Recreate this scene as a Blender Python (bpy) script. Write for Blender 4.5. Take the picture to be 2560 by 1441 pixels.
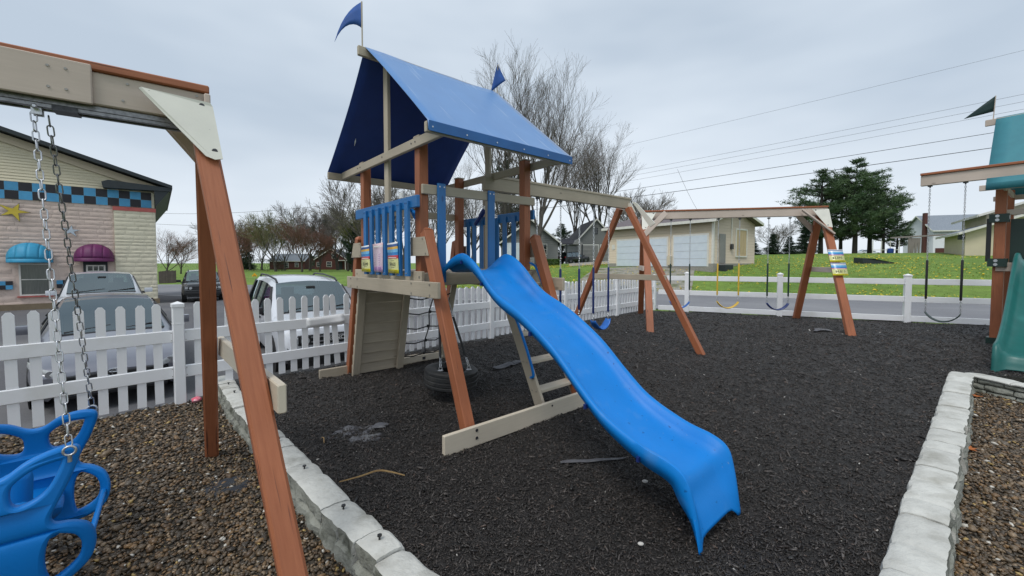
import bpy, bmesh, math, random
import numpy as np
from mathutils import Vector, Matrix, noise as mnoise

# ------------------------------------------------------------------ camera, world, sun, exposure
scene = bpy.context.scene
for o in list(bpy.data.objects):
    bpy.data.objects.remove(o)
COL = scene.collection
random.seed(7)
RNG = np.random.default_rng(7)
rad = math.radians

cam_d = bpy.data.cameras.new('camera')
cam_d.sensor_width = 36.0
cam_d.lens = 1020.0 / 2560.0 * 36.0
cam_d.shift_y = -0.0095
cam_d.clip_start = 0.05
cam_d.clip_end = 2000
cam = bpy.data.objects.new('camera', cam_d)
cam.location = (0, 0, 1.5)
cam.rotation_euler = (rad(90 - 2.2), 0, 0)
COL.objects.link(cam)
scene.camera = cam

SUN_EL, SUN_AZ = rad(58), rad(-150)      # azimuth measured from +Y towards +X (sun behind the camera, to the left)
world = bpy.data.worlds.new('World')
scene.world = world
world.use_nodes = True
wn, wl = world.node_tree.nodes, world.node_tree.links
wn.clear()
w_out = wn.new('ShaderNodeOutputWorld')
w_bg = wn.new('ShaderNodeBackground')
w_sky = wn.new('ShaderNodeTexSky')
w_sky.sky_type = 'NISHITA'
w_sky.sun_disc = False
w_sky.sun_elevation = SUN_EL
w_sky.sun_rotation = SUN_AZ
w_sky.air_density = 1.0
w_sky.dust_density = 2.0
w_tc = wn.new('ShaderNodeTexCoord')
w_map = wn.new('ShaderNodeMapping')
w_map.inputs['Scale'].default_value = (1.0, 1.0, 3.2)
w_noise = wn.new('ShaderNodeTexNoise')
w_noise.inputs['Scale'].default_value = 1.05
w_noise.inputs['Detail'].default_value = 4
w_noise.inputs['Roughness'].default_value = 0.5
w_ramp = wn.new('ShaderNodeValToRGB')
w_ramp.color_ramp.elements[0].position = 0.36
w_ramp.color_ramp.elements[0].color = (4.6, 5.4, 6.35, 1)
w_ramp.color_ramp.elements[1].position = 0.64
w_ramp.color_ramp.elements[1].color = (6.9, 7.6, 8.35, 1)
w_mix = wn.new('ShaderNodeMixRGB')
w_mix.inputs[0].default_value = 0.94
# overcast layer: thinner and whiter toward the horizon
w_sep = wn.new('ShaderNodeSeparateXYZ')
w_hz = wn.new('ShaderNodeMapRange')
w_hz.inputs['From Min'].default_value = 0.0
w_hz.inputs['From Max'].default_value = 0.30
w_hz.inputs['To Min'].default_value = 0.45
w_hz.inputs['To Max'].default_value = 0.0
w_hmix = wn.new('ShaderNodeMixRGB')
w_hmix.inputs[2].default_value = (8.5, 8.9, 9.3, 1)
wl.new(w_tc.outputs['Generated'], w_map.inputs[0])
wl.new(w_map.outputs[0], w_noise.inputs['Vector'])
wl.new(w_noise.outputs['Fac'], w_ramp.inputs[0])
wl.new(w_tc.outputs['Generated'], w_sep.inputs[0])
wl.new(w_sep.outputs['Z'], w_hz.inputs[0])
wl.new(w_hz.outputs[0], w_hmix.inputs[0])
wl.new(w_ramp.outputs[0], w_hmix.inputs[1])
wl.new(w_sky.outputs[0], w_mix.inputs[1])
wl.new(w_hmix.outputs[0], w_mix.inputs[2])
wl.new(w_mix.outputs[0], w_bg.inputs[0])
w_bg.inputs[1].default_value = 0.10
wl.new(w_bg.outputs[0], w_out.inputs[0])

sun_d = bpy.data.lights.new('sun', 'SUN')
sun_d.energy = 1.5
sun_d.angle = rad(22)
sun_d.color = (1.0, 0.97, 0.92)
sun = bpy.data.objects.new('sun', sun_d)
sd = Vector((math.sin(SUN_AZ) * math.cos(SUN_EL), math.cos(SUN_AZ) * math.cos(SUN_EL), math.sin(SUN_EL)))
sun.rotation_euler = sd.to_track_quat('Z', 'Y').to_euler()
sun.location = (0, 0, 30)
COL.objects.link(sun)

vs = scene.view_settings
vs.view_transform = 'Standard'
vs.look = 'None'
vs.exposure = 0.24
vs.gamma = 1.0
vs.use_curve_mapping = False
scene.render.engine = 'CYCLES'
scene.render.resolution_x, scene.render.resolution_y = 1024, 576

# ------------------------------------------------------------------ helpers: mesh building
ORG = {}
def V(*a):
    return Vector(a[0]) if len(a) == 1 else Vector(a)

def link(o):
    COL.objects.link(o)
    return o

def tag(o, label=None, cat=None, group=None, kind=None):
    if label: o['label'] = label
    if cat: o['category'] = cat
    if group: o['group'] = group
    if kind: o['kind'] = kind
    return o

def thing(name, loc, label, cat, group=None):
    o = bpy.data.objects.new(name, None)
    o.empty_display_size = 0.1
    o.location = loc
    link(o)
    ORG[o.name] = Vector(loc)
    return tag(o, label, cat, group)

class MB:
    def __init__(s):
        s.v = []; s.f = []; s.uv = []
    def add(s, verts, faces, uvs=None):
        k = len(s.v)
        s.v += [tuple(p) for p in verts]
        s.f += [tuple(i + k for i in f) for f in faces]
        s.uv += (uvs if uvs else [None] * len(faces))
        return s
    def box(s, c, size, R=None):
        c = Vector(c); hx, hy, hz = size[0] / 2, size[1] / 2, size[2] / 2
        vs_ = [Vector((x, y, z)) for z in (-hz, hz) for y in (-hy, hy) for x in (-hx, hx)]
        if R is not None: vs_ = [R @ p for p in vs_]
        s.add([c + p for p in vs_], [(0, 2, 3, 1), (4, 5, 7, 6), (0, 1, 5, 4), (2, 6, 7, 3), (0, 4, 6, 2), (1, 3, 7, 5)])
        return s
    def bar(s, p0, p1, w, h, up=(0, 0, 1), ch=0.005, off=None):
        """beam from p0 to p1; w across, h along up; edges chamfered; uv runs along the length"""
        p0, p1 = Vector(p0), Vector(p1)
        d = (p1 - p0); L = d.length; d.normalize()
        u = Vector(up); u = (u - d * u.dot(d)).normalized()
        r = d.cross(u)
        a, b = w / 2, h / 2
        c = min(ch, a * .45, b * .45)
        sec = [(-a + c, -b), (a - c, -b), (a, -b + c), (a, b - c), (a - c, b), (-a + c, b), (-a, b - c), (-a, -b + c)]
        vv = []
        for q, e in ((p0, c), (p1, -c)):
            k = (a - c * .9) / a
            kk = (b - c * .9) / b
            cap = [q + r * (x * k) + u * (y * kk) for x, y in sec]
            rim = [q + d * e + r * x + u * y for x, y in sec]
            if q is p0: vv += cap + rim
            else: vv += rim + cap
        f = []; uv = []
        o = random.random() * 7 if off is None else off
        per = [0]
        for i in range(8):
            x0, y0 = sec[i]; x1, y1 = sec[(i + 1) % 8]
            per.append(per[-1] + math.hypot(x1 - x0, y1 - y0))
        lens = [0, c, L - c, L]
        for j in range(3):
            for i in range(8):
                i2 = (i + 1) % 8
                f.append((j * 8 + i, j * 8 + i2, (j + 1) * 8 + i2, (j + 1) * 8 + i))
                uv.append([(lens[j] + o, per[i] + o), (lens[j] + o, per[i + 1] + o), (lens[j + 1] + o, per[i + 1] + o), (lens[j + 1] + o, per[i] + o)])
        f.append(tuple(range(7, -1, -1))); uv.append([(o + .3, o + sec[i][0] + sec[i][1]) for i in range(7, -1, -1)])
        f.append(tuple(range(24, 32))); uv.append([(o + .3, o + sec[i][0] + sec[i][1]) for i in range(8)])
        return s.add(vv, f, uv)
    def tube(s, pts, r, n=8, closed=False, cap=True, flat=1.0, up=None):
        pts = [Vector(p) for p in pts]
        m = len(pts)
        rs = r if isinstance(r, (list, tuple)) else [r] * m
        vv = []; f = []
        ref = Vector(up) if up else None
        for i in range(m):
            if closed: t = pts[(i + 1) % m] - pts[i - 1]
            else: t = pts[min(i + 1, m - 1)] - pts[max(i - 1, 0)]
            t.normalize()
            if ref is None:
                ref = Vector((0, 0, 1)) if abs(t.z) < .9 else Vector((1, 0, 0))
            a = (ref - t * ref.dot(t))
            if a.length < 1e-6: a = t.orthogonal()
            a.normalize()
            if up is None: ref = a
            b = t.cross(a)
            for k in range(n):
                an = 2 * math.pi * k / n
                vv.append(pts[i] + a * (math.cos(an) * rs[i]) + b * (math.sin(an) * rs[i] * flat))
        for i in range(m if closed else m - 1):
            j = (i + 1) % m
            for k in range(n):
                k2 = (k + 1) % n
                f.append((i * n + k, i * n + k2, j * n + k2, j * n + k))
        if cap and not closed:
            f.append(tuple(range(n - 1, -1, -1))); f.append(tuple((m - 1) * n + k for k in range(n)))
        return s.add(vv, f)
    def prism(s, poly, off):
        """closed polygon (list of 3d points) extruded by vector off"""
        poly = [Vector(p) for p in poly]; off = Vector(off); n = len(poly)
        nrm = Vector((0, 0, 0))
        for i in range(n): nrm += poly[i].cross(poly[(i + 1) % n])
        if nrm.dot(off) > 0: poly = poly[::-1]
        vv = poly + [p + off for p in poly]
        f = [tuple(range(n)), tuple(range(2 * n - 1, n - 1, -1))]
        for i in range(n):
            j = (i + 1) % n
            f.append((i, i + n, j + n, j))
        return s.add(vv, f)
    def grid(s, P, closed_u=False):
        """P[i][j] points"""
        m, n = len(P), len(P[0])
        vv = [p for row in P for p in row]
        f = []
        for i in range(m - (0 if closed_u else 1)):
            i2 = (i + 1) % m
            for j in range(n - 1):
                f.append((i * n + j, i2 * n + j, i2 * n + j + 1, i * n + j + 1))
        return s.add(vv, f)
    def disc(s, c, nrm, r, n=10, th=0.004):
        c = Vector(c); nrm = Vector(nrm).normalized(); a = nrm.orthogonal().normalized(); b = nrm.cross(a)
        poly = [c + a * (math.cos(2 * math.pi * k / n) * r) + b * (math.sin(2 * math.pi * k / n) * r) for k in range(n)]
        return s.prism(poly, nrm * th)
    def mesh(s, name, org=(0, 0, 0), smooth=None):
        me = bpy.data.meshes.new(name)
        ox, oy, oz = org
        me.from_pydata([(x - ox, y - oy, z - oz) for x, y, z in s.v], [], s.f)
        uvl = me.uv_layers.new(name='UVMap')
        data = []
        for p, u in zip(me.polygons, s.uv):
            if u is None:
                n = p.normal
                ax = max(range(3), key=lambda i: abs(n[i]))
                for vi in p.vertices:
                    q = s.v[vi]
                    data += [q[1], q[2]] if ax == 0 else ([q[0], q[2]] if ax == 1 else [q[0], q[1]])
            else:
                for a, b in u: data += [a, b]
        uvl.data.foreach_set('uv', data)
        if smooth is not None:
            me.polygons.foreach_set('use_smooth', [True] * len(me.polygons))
            me.set_sharp_from_angle(angle=rad(smooth))
        me.update()
        return me
    def build(s, name, mat, parent=None, smooth=None, origin=None):
        if parent is not None: org = ORG[parent.name]
        elif origin is not None: org = Vector(origin)
        else:
            A = np.array(s.v); mn, mx = A.min(0), A.max(0)
            org = Vector(((mn[0] + mx[0]) / 2, (mn[1] + mx[1]) / 2, mn[2]))
        me = s.mesh(name, org, smooth)
        o = bpy.data.objects.new(name, me)
        if mat is not None:
            for m in (mat if isinstance(mat, (list, tuple)) else [mat]): me.materials.append(m)
        link(o)
        if parent is not None: o.parent = parent
        else: o.location = org
        ORG[o.name] = Vector(org)
        return o

def inst(name, me, parent, loc, M=None, scale=1.0):
    """another object on shared mesh data, placed in world space under a parent"""
    o = bpy.data.objects.new(name, me)
    link(o)
    o.parent = parent
    base = ORG[parent.name] if parent is not None else Vector((0, 0, 0))
    T = Matrix.Translation(Vector(loc) - base)
    o.matrix_local = T @ (M.to_4x4() if M is not None else Matrix.Identity(4)) @ Matrix.Scale(scale, 4)
    ORG[o.name] = Vector(loc)
    return o

def frame(x, z):
    """3x3 matrix whose X column is x and Z column close to z"""
    x = Vector(x).normalized(); z = Vector(z); y = z.cross(x).normalized(); z = x.cross(y)
    return Matrix((x, y, z)).transposed()

# ------------------------------------------------------------------ helpers: materials
def new_mat(name):
    m = bpy.data.materials.new(name); m.use_nodes = True
    n = m.node_tree.nodes; l = m.node_tree.links
    b = n['Principled BSDF']
    return m, n, l, b

def pm(name, c1, c2=None, scale=8, rough=.6, bump=0, bscale=None, metal=0, stretch=(1, 1, 1), coord='Object', spec=.5,
       detail=4, var=0, clear=0, lo=.35, hi=.7, rvar=0, coat_rough=.1, c3=None, s3=3.0, lo3=.55, hi3=.7, bdist=.01, tri=None):
    """procedural material: two tones mixed by noise, optional third large patch tone, bump, per object variation"""
    m, n, l, b = new_mat(name)
    tc = n.new('ShaderNodeTexCoord'); mp = n.new('ShaderNodeMapping')
    mp.inputs['Scale'].default_value = stretch
    l.new(tc.outputs[coord], mp.inputs[0])
    nz = n.new('ShaderNodeTexNoise'); nz.inputs['Scale'].default_value = scale; nz.inputs['Detail'].default_value = detail
    l.new(mp.outputs[0], nz.inputs['Vector'])
    rp = n.new('ShaderNodeValToRGB')
    rp.color_ramp.elements[0].position = lo; rp.color_ramp.elements[1].position = hi
    c2 = c2 or tuple(x * .85 for x in c1)
    rp.color_ramp.elements[0].color = (*c1, 1); rp.color_ramp.elements[1].color = (*c2, 1)
    l.new(nz.outputs['Fac'], rp.inputs[0])
    out = rp.outputs[0]
    if c3:
        n3 = n.new('ShaderNodeTexNoise'); n3.inputs['Scale'].default_value = s3; n3.inputs['Detail'].default_value = 6
        l.new(tc.outputs[coord], n3.inputs['Vector'])
        r3 = n.new('ShaderNodeMapRange'); r3.inputs['From Min'].default_value = lo3; r3.inputs['From Max'].default_value = hi3
        l.new(n3.outputs['Fac'], r3.inputs[0])
        mx = n.new('ShaderNodeMixRGB'); mx.inputs[2].default_value = (*c3, 1)
        l.new(r3.outputs[0], mx.inputs[0]); l.new(out, mx.inputs[1]); out = mx.outputs[0]
    if var:
        oi = n.new('ShaderNodeObjectInfo'); hs = n.new('ShaderNodeHueSaturation')
        mr = n.new('ShaderNodeMapRange'); mr.inputs['To Min'].default_value = 1 - var; mr.inputs['To Max'].default_value = 1 + var
        l.new(oi.outputs['Random'], mr.inputs[0]); l.new(mr.outputs[0], hs.inputs['Value']); l.new(out, hs.inputs['Color']); out = hs.outputs[0]
    l.new(out, b.inputs['Base Color'])
    b.inputs['Roughness'].default_value = rough
    if rvar:
        rr = n.new('ShaderNodeMapRange'); rr.inputs['To Min'].default_value = rough - rvar; rr.inputs['To Max'].default_value = rough + rvar
        l.new(nz.outputs['Fac'], rr.inputs[0]); l.new(rr.outputs[0], b.inputs['Roughness'])
    b.inputs['Metallic'].default_value = metal
    b.inputs['Specular IOR Level'].default_value = spec
    if clear:
        b.inputs['Coat Weight'].default_value = clear; b.inputs['Coat Roughness'].default_value = coat_rough
    if bump:
        bn = n.new('ShaderNodeTexNoise'); bn.inputs['Scale'].default_value = bscale or scale * 3; bn.inputs['Detail'].default_value = 5
        l.new(mp.outputs[0], bn.inputs['Vector'])
        bp = n.new('ShaderNodeBump'); bp.inputs['Strength'].default_value = bump; bp.inputs['Distance'].default_value = bdist
        l.new(bn.outputs['Fac'], bp.inputs['Height']); l.new(bp.outputs[0], b.inputs['Normal'])
    return m

def wood_mat(name, c1, c2, crack, rough=.55, crack_amt=.66, var=.07, bump=.25):
    """stained timber: long grain along the board (uv x), fine dark checks, knots"""
    m, n, l, b = new_mat(name)
    uv = n.new('ShaderNodeUVMap')
    mp = n.new('ShaderNodeMapping'); mp.inputs['Scale'].default_value = (1.6, 26, 1)
    l.new(uv.outputs[0], mp.inputs[0])
    g = n.new('ShaderNodeTexNoise'); g.inputs['Scale'].default_value = 2.2; g.inputs['Detail'].default_value = 7; g.inputs['Roughness'].default_value = .65
    l.new(mp.outputs[0], g.inputs['Vector'])
    rp = n.new('ShaderNodeValToRGB'); rp.color_ramp.elements[0].position = .3; rp.color_ramp.elements[1].position = .72
    rp.color_ramp.elements[0].color = (*c1, 1); rp.color_ramp.elements[1].color = (*c2, 1)
    l.new(g.outputs['Fac'], rp.inputs[0])
    mp2 = n.new('ShaderNodeMapping'); mp2.inputs['Scale'].default_value = (1.1, 42, 1); mp2.inputs['Location'].default_value = (3.1, 1.7, 0)
    l.new(uv.outputs[0], mp2.inputs[0])
    ck = n.new('ShaderNodeTexNoise'); ck.inputs['Scale'].default_value = 1.5; ck.inputs['Detail'].default_value = 3
    l.new(mp2.outputs[0], ck.inputs['Vector'])
    cr = n.new('ShaderNodeMapRange'); cr.inputs['From Min'].default_value = crack_amt; cr.inputs['From Max'].default_value = crack_amt + .05
    l.new(ck.outputs['Fac'], cr.inputs[0])
    mx = n.new('ShaderNodeMixRGB'); mx.inputs[2].default_value = (*crack, 1)
    l.new(cr.outputs[0], mx.inputs[0]); l.new(rp.outputs[0], mx.inputs[1])
    vm = n.new('ShaderNodeMapping'); vm.inputs['Scale'].default_value = (2.2, 5.5, 1)
    l.new(uv.outputs[0], vm.inputs[0])
    vo = n.new('ShaderNodeTexVoronoi'); vo.inputs['Scale'].default_value = 1.0; l.new(vm.outputs[0], vo.inputs['Vector'])
    kr = n.new('ShaderNodeMapRange'); kr.inputs['From Min'].default_value = .085; kr.inputs['From Max'].default_value = .05; kr.inputs['To Max'].default_value = .75
    l.new(vo.outputs['Distance'], kr.inputs[0])
    mk = n.new('ShaderNodeMixRGB'); mk.inputs[2].default_value = (*crack, 1)
    l.new(kr.outputs[0], mk.inputs[0]); l.new(mx.outputs[0], mk.inputs[1])
    # broad weathering: sun bleached and damp patches along the board
    wz = n.new('ShaderNodeTexNoise'); wz.inputs['Scale'].default_value = 1.3; wz.inputs['Detail'].default_value = 4; l.new(uv.outputs[0], wz.inputs['Vector'])
    wr = n.new('ShaderNodeMapRange'); wr.inputs['From Min'].default_value = .3; wr.inputs['From Max'].default_value = .7; wr.inputs['To Min'].default_value = .86; wr.inputs['To Max'].default_value = 1.12
    l.new(wz.outputs['Fac'], wr.inputs[0])
    hw = n.new('ShaderNodeHueSaturation'); l.new(wr.outputs[0], hw.inputs['Value']); l.new(mk.outputs[0], hw.inputs['Color'])
    oi = n.new('ShaderNodeObjectInfo'); hs = n.new('ShaderNodeHueSaturation')
    mr = n.new('ShaderNodeMapRange'); mr.inputs['To Min'].default_value = 1 - var; mr.inputs['To Max'].default_value = 1 + var
    l.new(oi.outputs['Random'], mr.inputs[0]); l.new(mr.outputs[0], hs.inputs['Value']); l.new(hw.outputs[0], hs.inputs['Color'])
    l.new(hs.outputs[0], b.inputs['Base Color'])
    b.inputs['Roughness'].default_value = rough
    bp = n.new('ShaderNodeBump'); bp.inputs['Strength'].default_value = bump; bp.inputs['Distance'].default_value = .004
    su = n.new('ShaderNodeMath'); su.operation = 'SUBTRACT'
    l.new(g.outputs['Fac'], su.inputs[0]); l.new(cr.outputs[0], su.inputs[1])
    l.new(su.outputs[0], bp.inputs['Height']); l.new(bp.outputs[0], b.inputs['Normal'])
    return m

def attr_mat(name, rough=.55, bump=.3, bscale=120, spec=.5, wet=0):
    m, n, l, b = new_mat(name)
    at = n.new('ShaderNodeVertexColor'); at.layer_name = 'Col'
    tc = n.new('ShaderNodeTexCoord')
    nz = n.new('ShaderNodeTexNoise'); nz.inputs['Scale'].default_value = bscale
    l.new(tc.outputs['Object'], nz.inputs['Vector'])
    hs = n.new('ShaderNodeHueSaturation')
    mr = n.new('ShaderNodeMapRange'); mr.inputs['To Min'].default_value = .65; mr.inputs['To Max'].default_value = 1.3
    l.new(nz.outputs['Fac'], mr.inputs[0]); l.new(mr.outputs[0], hs.inputs['Value']); l.new(at.outputs[0], hs.inputs['Color'])
    l.new(hs.outputs[0], b.inputs['Base Color'])
    b.inputs['Roughness'].default_value = rough
    b.inputs['Specular IOR Level'].default_value = spec
    bp = n.new('ShaderNodeBump'); bp.inputs['Strength'].default_value = bump; bp.inputs['Distance'].default_value = .003
    l.new(nz.outputs['Fac'], bp.inputs['Height']); l.new(bp.outputs[0], b.inputs['Normal'])
    return m

M = {}
M['red_wood'] = wood_mat('red stained timber', (.37, .128, .056), (.285, .088, .036), (.11, .036, .02), crack_amt=.645)
M['beige_wood'] = wood_mat('beige stained timber', (.45, .385, .295), (.39, .335, .255), (.18, .15, .115), rough=.6, crack_amt=.74, bump=.15)
M['tan_wood'] = wood_mat('light tan painted timber', (.56, .465, .40), (.50, .415, .355), (.25, .2, .16), rough=.6, crack_amt=.76, bump=.1)
M['cream_wood'] = wood_mat('cream painted timber', (.60, .53, .42), (.55, .48, .38), (.35, .28, .22), rough=.55, crack_amt=.76, bump=.1)
M['blue_wood'] = wood_mat('blue painted timber', (.014, .155, .42), (.012, .13, .36), (.01, .06, .2), rough=.38, crack_amt=.78, bump=.1, var=.05)
M['white_vinyl'] = pm('white vinyl', (.86, .865, .88), (.82, .825, .84), 3, .32, .03, 60, c3=(.72, .715, .68), s3=2.2, lo3=.58, hi3=.8, var=.02)
M['gusset'] = pm('off white gusset plate', (.68, .67, .60), (.62, .61, .55), 6, .45, .05, 60, var=.03)
M['blue_plastic'] = pm('blue moulded plastic', (.003, .18, .57), (.003, .165, .52), 5, .45, .08, 90, spec=.28, rvar=.07, c3=(.003, .135, .44), s3=1.6, lo3=.6, hi3=.8)
M['navy_plastic'] = pm('navy plastic', (.012, .03, .16), (.01, .025, .13), 5, .35, .05, 80)
M['blue_belt'] = pm('blue rubber belt', (.012, .14, .52), (.01, .11, .42), 6, .4, .05, 80)
M['green_plastic'] = pm('green moulded plastic', (.010, .125, .112), (.008, .105, .095), 5, .4, .06, 90, rvar=.08, c3=(.06, .26, .24), s3=2, lo3=.55, hi3=.8)
M['dark_green'] = pm('dark green powder coat', (.012, .035, .028), (.01, .03, .024), 6, .4)
M['yellow_plastic'] = pm('yellow plastic', (.75, .48, .05), (.65, .4, .04), 6, .4)
M['black_rubber'] = pm('black rubber', (.018, .019, .02), (.012, .012, .013), 30, .55, .2, 120, c3=(.05, .048, .045), s3=6, lo3=.5, hi3=.8)
M['black_plastic'] = pm('black plastic', (.015, .015, .016), (.011, .011, .012), 10, .42)
M['galv'] = pm('galvanised steel', (.62, .63, .65), (.45, .46, .48), 60, .35, .05, 200, metal=.9)
M['galv_dark'] = pm('dull galvanised steel', (.30, .30, .31), (.18, .18, .19), 60, .4, .05, 200, metal=.85)
M['tarp_inner'] = pm('navy tarp underside', (.010, .045, .25), (.008, .038, .21), 5, .6)  # inner faces of the roof tarp, a deeper blue than its outside
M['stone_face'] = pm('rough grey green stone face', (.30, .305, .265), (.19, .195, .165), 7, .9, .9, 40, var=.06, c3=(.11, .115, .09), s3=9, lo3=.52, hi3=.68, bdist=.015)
M['dark_steel'] = pm('dark steel', (.09, .09, .10), (.05, .05, .055), 60, .45, .1, 150, metal=.7)
M['screw'] = pm('zinc screw', (.35, .33, .30), (.25, .24, .22), 80, .4, metal=.8)
M['rope'] = pm('black rope', (.018, .018, .02), (.03, .03, .032), 120, .8, .6, 300)
M['canvas_green'] = pm('green canvas', (.036, .205, .25), (.032, .18, .225), 6, .6, .2, 400)
M['flag_green'] = pm('dark green flag', (.008, .03, .03), (.006, .025, .026), 10, .7)
M['flag_blue'] = pm('blue flag cloth', (.015, .085, .34), (.012, .07, .28), 10, .6)
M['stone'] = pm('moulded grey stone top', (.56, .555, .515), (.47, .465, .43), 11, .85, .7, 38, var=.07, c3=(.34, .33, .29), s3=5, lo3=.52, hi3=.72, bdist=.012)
M['fabric'] = pm('grey weed fabric', (.10, .10, .11), (.07, .07, .08), 10, .75, .2, 200, c3=(.2, .2, .2), s3=9, lo3=.5, hi3=.75)
M['black_fabric'] = pm('black weed fabric', (.02, .022, .028), (.014, .015, .02), 10, .5, .2, 120)
M['straw'] = pm('dry straw', (.36, .24, .10), (.26, .16, .07), 20, .8)
M['leaf_dry'] = pm('dry orange leaf', (.45, .15, .04), (.36, .11, .03), 30, .7)
M['pink'] = pm('pink plastic', (.70, .06, .13), (.75, .45, .5), 25, .4)
M['asphalt'] = pm('asphalt', (.115, .115, .125), (.085, .085, .092), 40, .85, .4, 120, c3=(.17, .165, .165), s3=.35, lo3=.45, hi3=.75)
M['road'] = pm('road asphalt', (.19, .19, .205), (.15, .15, .165), 40, .8, .3, 120, c3=(.24, .24, .25), s3=.3, lo3=.45, hi3=.75)
M['concrete'] = pm('concrete', (.32, .30, .27), (.25, .235, .21), 12, .85, .3, 60)
M['gravel_drive'] = pm('gravel drive', (.33, .31, .27), (.2, .19, .16), 14, .9, .6, 30, c3=(.12, .13, .06), s3=1.4, lo3=.5, hi3=.65)
M['glass_dark'] = pm('dark window glass', (.02, .025, .028), (.015, .018, .02), 3, .05, spec=.8)
M['white_paint'] = pm('white paint', (.78, .78, .77), (.72, .72, .70), 8, .5)
M['bark'] = pm('bark', (.085, .075, .065), (.05, .044, .038), 3, .9, .7, 14, stretch=(3, 3, .6), bdist=.05)
M['twig'] = pm('bare twigs', (.13, .112, .10), (.09, .078, .07), 3, .9)
M['twig_red'] = pm('budding red brown twigs', (.17, .085, .06), (.115, .06, .045), 3, .9)
M['twig_green'] = pm('budding green twigs', (.17, .165, .07), (.11, .105, .05), 2, .9)
M['pine_bark'] = pm('pine bark', (.05, .042, .036), (.03, .026, .022), 4, .9, .6, 12, stretch=(3, 3, .6))
def tarp_mat():
    m, n, l, b = new_mat('blue coated tarp')
    tc = n.new('ShaderNodeTexCoord')
    nz = n.new('ShaderNodeTexNoise'); nz.inputs['Scale'].default_value = 2.5; nz.inputs['Detail'].default_value = 6
    l.new(tc.outputs['UV'], nz.inputs['Vector'])
    rp = n.new('ShaderNodeValToRGB'); rp.color_ramp.elements[0].position = .35; rp.color_ramp.elements[1].position = .75
    rp.color_ramp.elements[0].color = (.050, .190, .47, 1); rp.color_ramp.elements[1].color = (.070, .225, .52, 1)
    l.new(nz.outputs['Fac'], rp.inputs[0])
    # pale scuff streaks running down the slope near the eave
    mp = n.new('ShaderNodeMapping'); mp.inputs['Scale'].default_value = (22, 1.1, 1); mp.inputs['Rotation'].default_value = (0, 0, .12)
    l.new(tc.outputs['UV'], mp.inputs[0])
    st = n.new('ShaderNodeTexNoise'); st.inputs['Scale'].default_value = 1.0; st.inputs['Detail'].default_value = 2
    l.new(mp.outputs[0], st.inputs['Vector'])
    sr = n.new('ShaderNodeMapRange'); sr.inputs['From Min'].default_value = .635; sr.inputs['From Max'].default_value = .70; sr.inputs['To Max'].default_value = .4
    l.new(st.outputs['Fac'], sr.inputs[0])
    mx = n.new('ShaderNodeMixRGB'); mx.inputs[2].default_value = (.42, .52, .66, 1)
    l.new(sr.outputs[0], mx.inputs[0]); l.new(rp.outputs[0], mx.inputs[1])
    l.new(mx.outputs[0], b.inputs['Base Color'])
    b.inputs['Roughness'].default_value = .42
    b.inputs['Sheen Weight'].default_value = .25
    wv = n.new('ShaderNodeTexNoise'); wv.inputs['Scale'].default_value = 500
    l.new(tc.outputs['UV'], wv.inputs['Vector'])
    bp = n.new('ShaderNodeBump'); bp.inputs['Strength'].default_value = .06; bp.inputs['Distance'].default_value = .002
    l.new(wv.outputs['Fac'], bp.inputs['Height']); l.new(bp.outputs[0], b.inputs['Normal'])
    return m
M['tarp'] = tarp_mat()

def slide_mat():
    m = pm('blue slide plastic', (.003, .20, .62), (.003, .185, .57), 5, .45, .08, 90, spec=.28, rvar=.07, c3=(.003, .135, .44), s3=1.6, lo3=.6, hi3=.8)
    n, l = m.node_tree.nodes, m.node_tree.links; b = n['Principled BSDF']; src = b.inputs['Base Color'].links[0].from_socket
    tc = n.new('ShaderNodeTexCoord')
    def lay(scale, lo, hi, amt, col, src, stretch=(1, 1, 1), det=3):
        mp = n.new('ShaderNodeMapping'); mp.inputs['Scale'].default_value = stretch; l.new(tc.outputs['Object'], mp.inputs[0])
        z = n.new('ShaderNodeTexNoise'); z.inputs['Scale'].default_value = scale; z.inputs['Detail'].default_value = det; l.new(mp.outputs[0], z.inputs['Vector'])
        r = n.new('ShaderNodeMapRange'); r.inputs['From Min'].default_value = lo; r.inputs['From Max'].default_value = hi; r.inputs['To Max'].default_value = amt; l.new(z.outputs['Fac'], r.inputs[0])
        x = n.new('ShaderNodeMixRGB'); x.inputs[2].default_value = (*col, 1); l.new(r.outputs[0], x.inputs[0]); l.new(src, x.inputs[1]); return x.outputs[0]
    src = lay(26, .69, .74, .75, (.003, .06, .22), src)          # small dark scuffs
    src = lay(6, .60, .80, .35, (.10, .26, .55), src, (1, 1, 1), 8)   # dusty haze
    src = lay(60, .72, .76, .5, (.25, .33, .45), src)            # grit
    l.new(src, b.inputs['Base Color']); return m
M['slide_plastic'] = slide_mat()

# ------------------------------------------------------------------ the lie of the land
PO, PD, PN = Vector((-3.858, 4.626)), Vector((.6996, .7146)), Vector((-.7146, .6996))   # picket fence line
RO, RD, RN = Vector((7.539, 11.463)), Vector((.903, -.430)), Vector((.430, .903))       # rail fence line
def sstep(a, b, x):
    t = min(1, max(0, (x - a) / (b - a))); return t * t * (3 - 2 * t)
def land(x, y):
    """height of paving and lawns outside the play beds"""
    q = Vector((x, y)); a = q - PO; c = q - RO
    s, nd = a.dot(PD), a.dot(PN)
    u, md = c.dot(RD), c.dot(RN)
    z = -.12
    if nd > 0:
        k0 = 1 - sstep(3, 9, s)
        z -= k0 * (.55 * sstep(0, .8, nd) - .22 * sstep(2.2, 8, nd)) + .014 * max(0, min(nd, 40) - 6)
    k = sstep(-60, 5, u)
    rise = 1.4 * sstep(9.5, 20, md) + 1.25 * sstep(14, 46, md) + .4 * sstep(40, 100, md)
    return z + rise * k + .05 * mnoise.noise(Vector((x * .06, y * .06, 0))) * sstep(11, 20, md)
def G(p):
    return Vector((p[0], p[1], land(p[0], p[1])))
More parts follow.
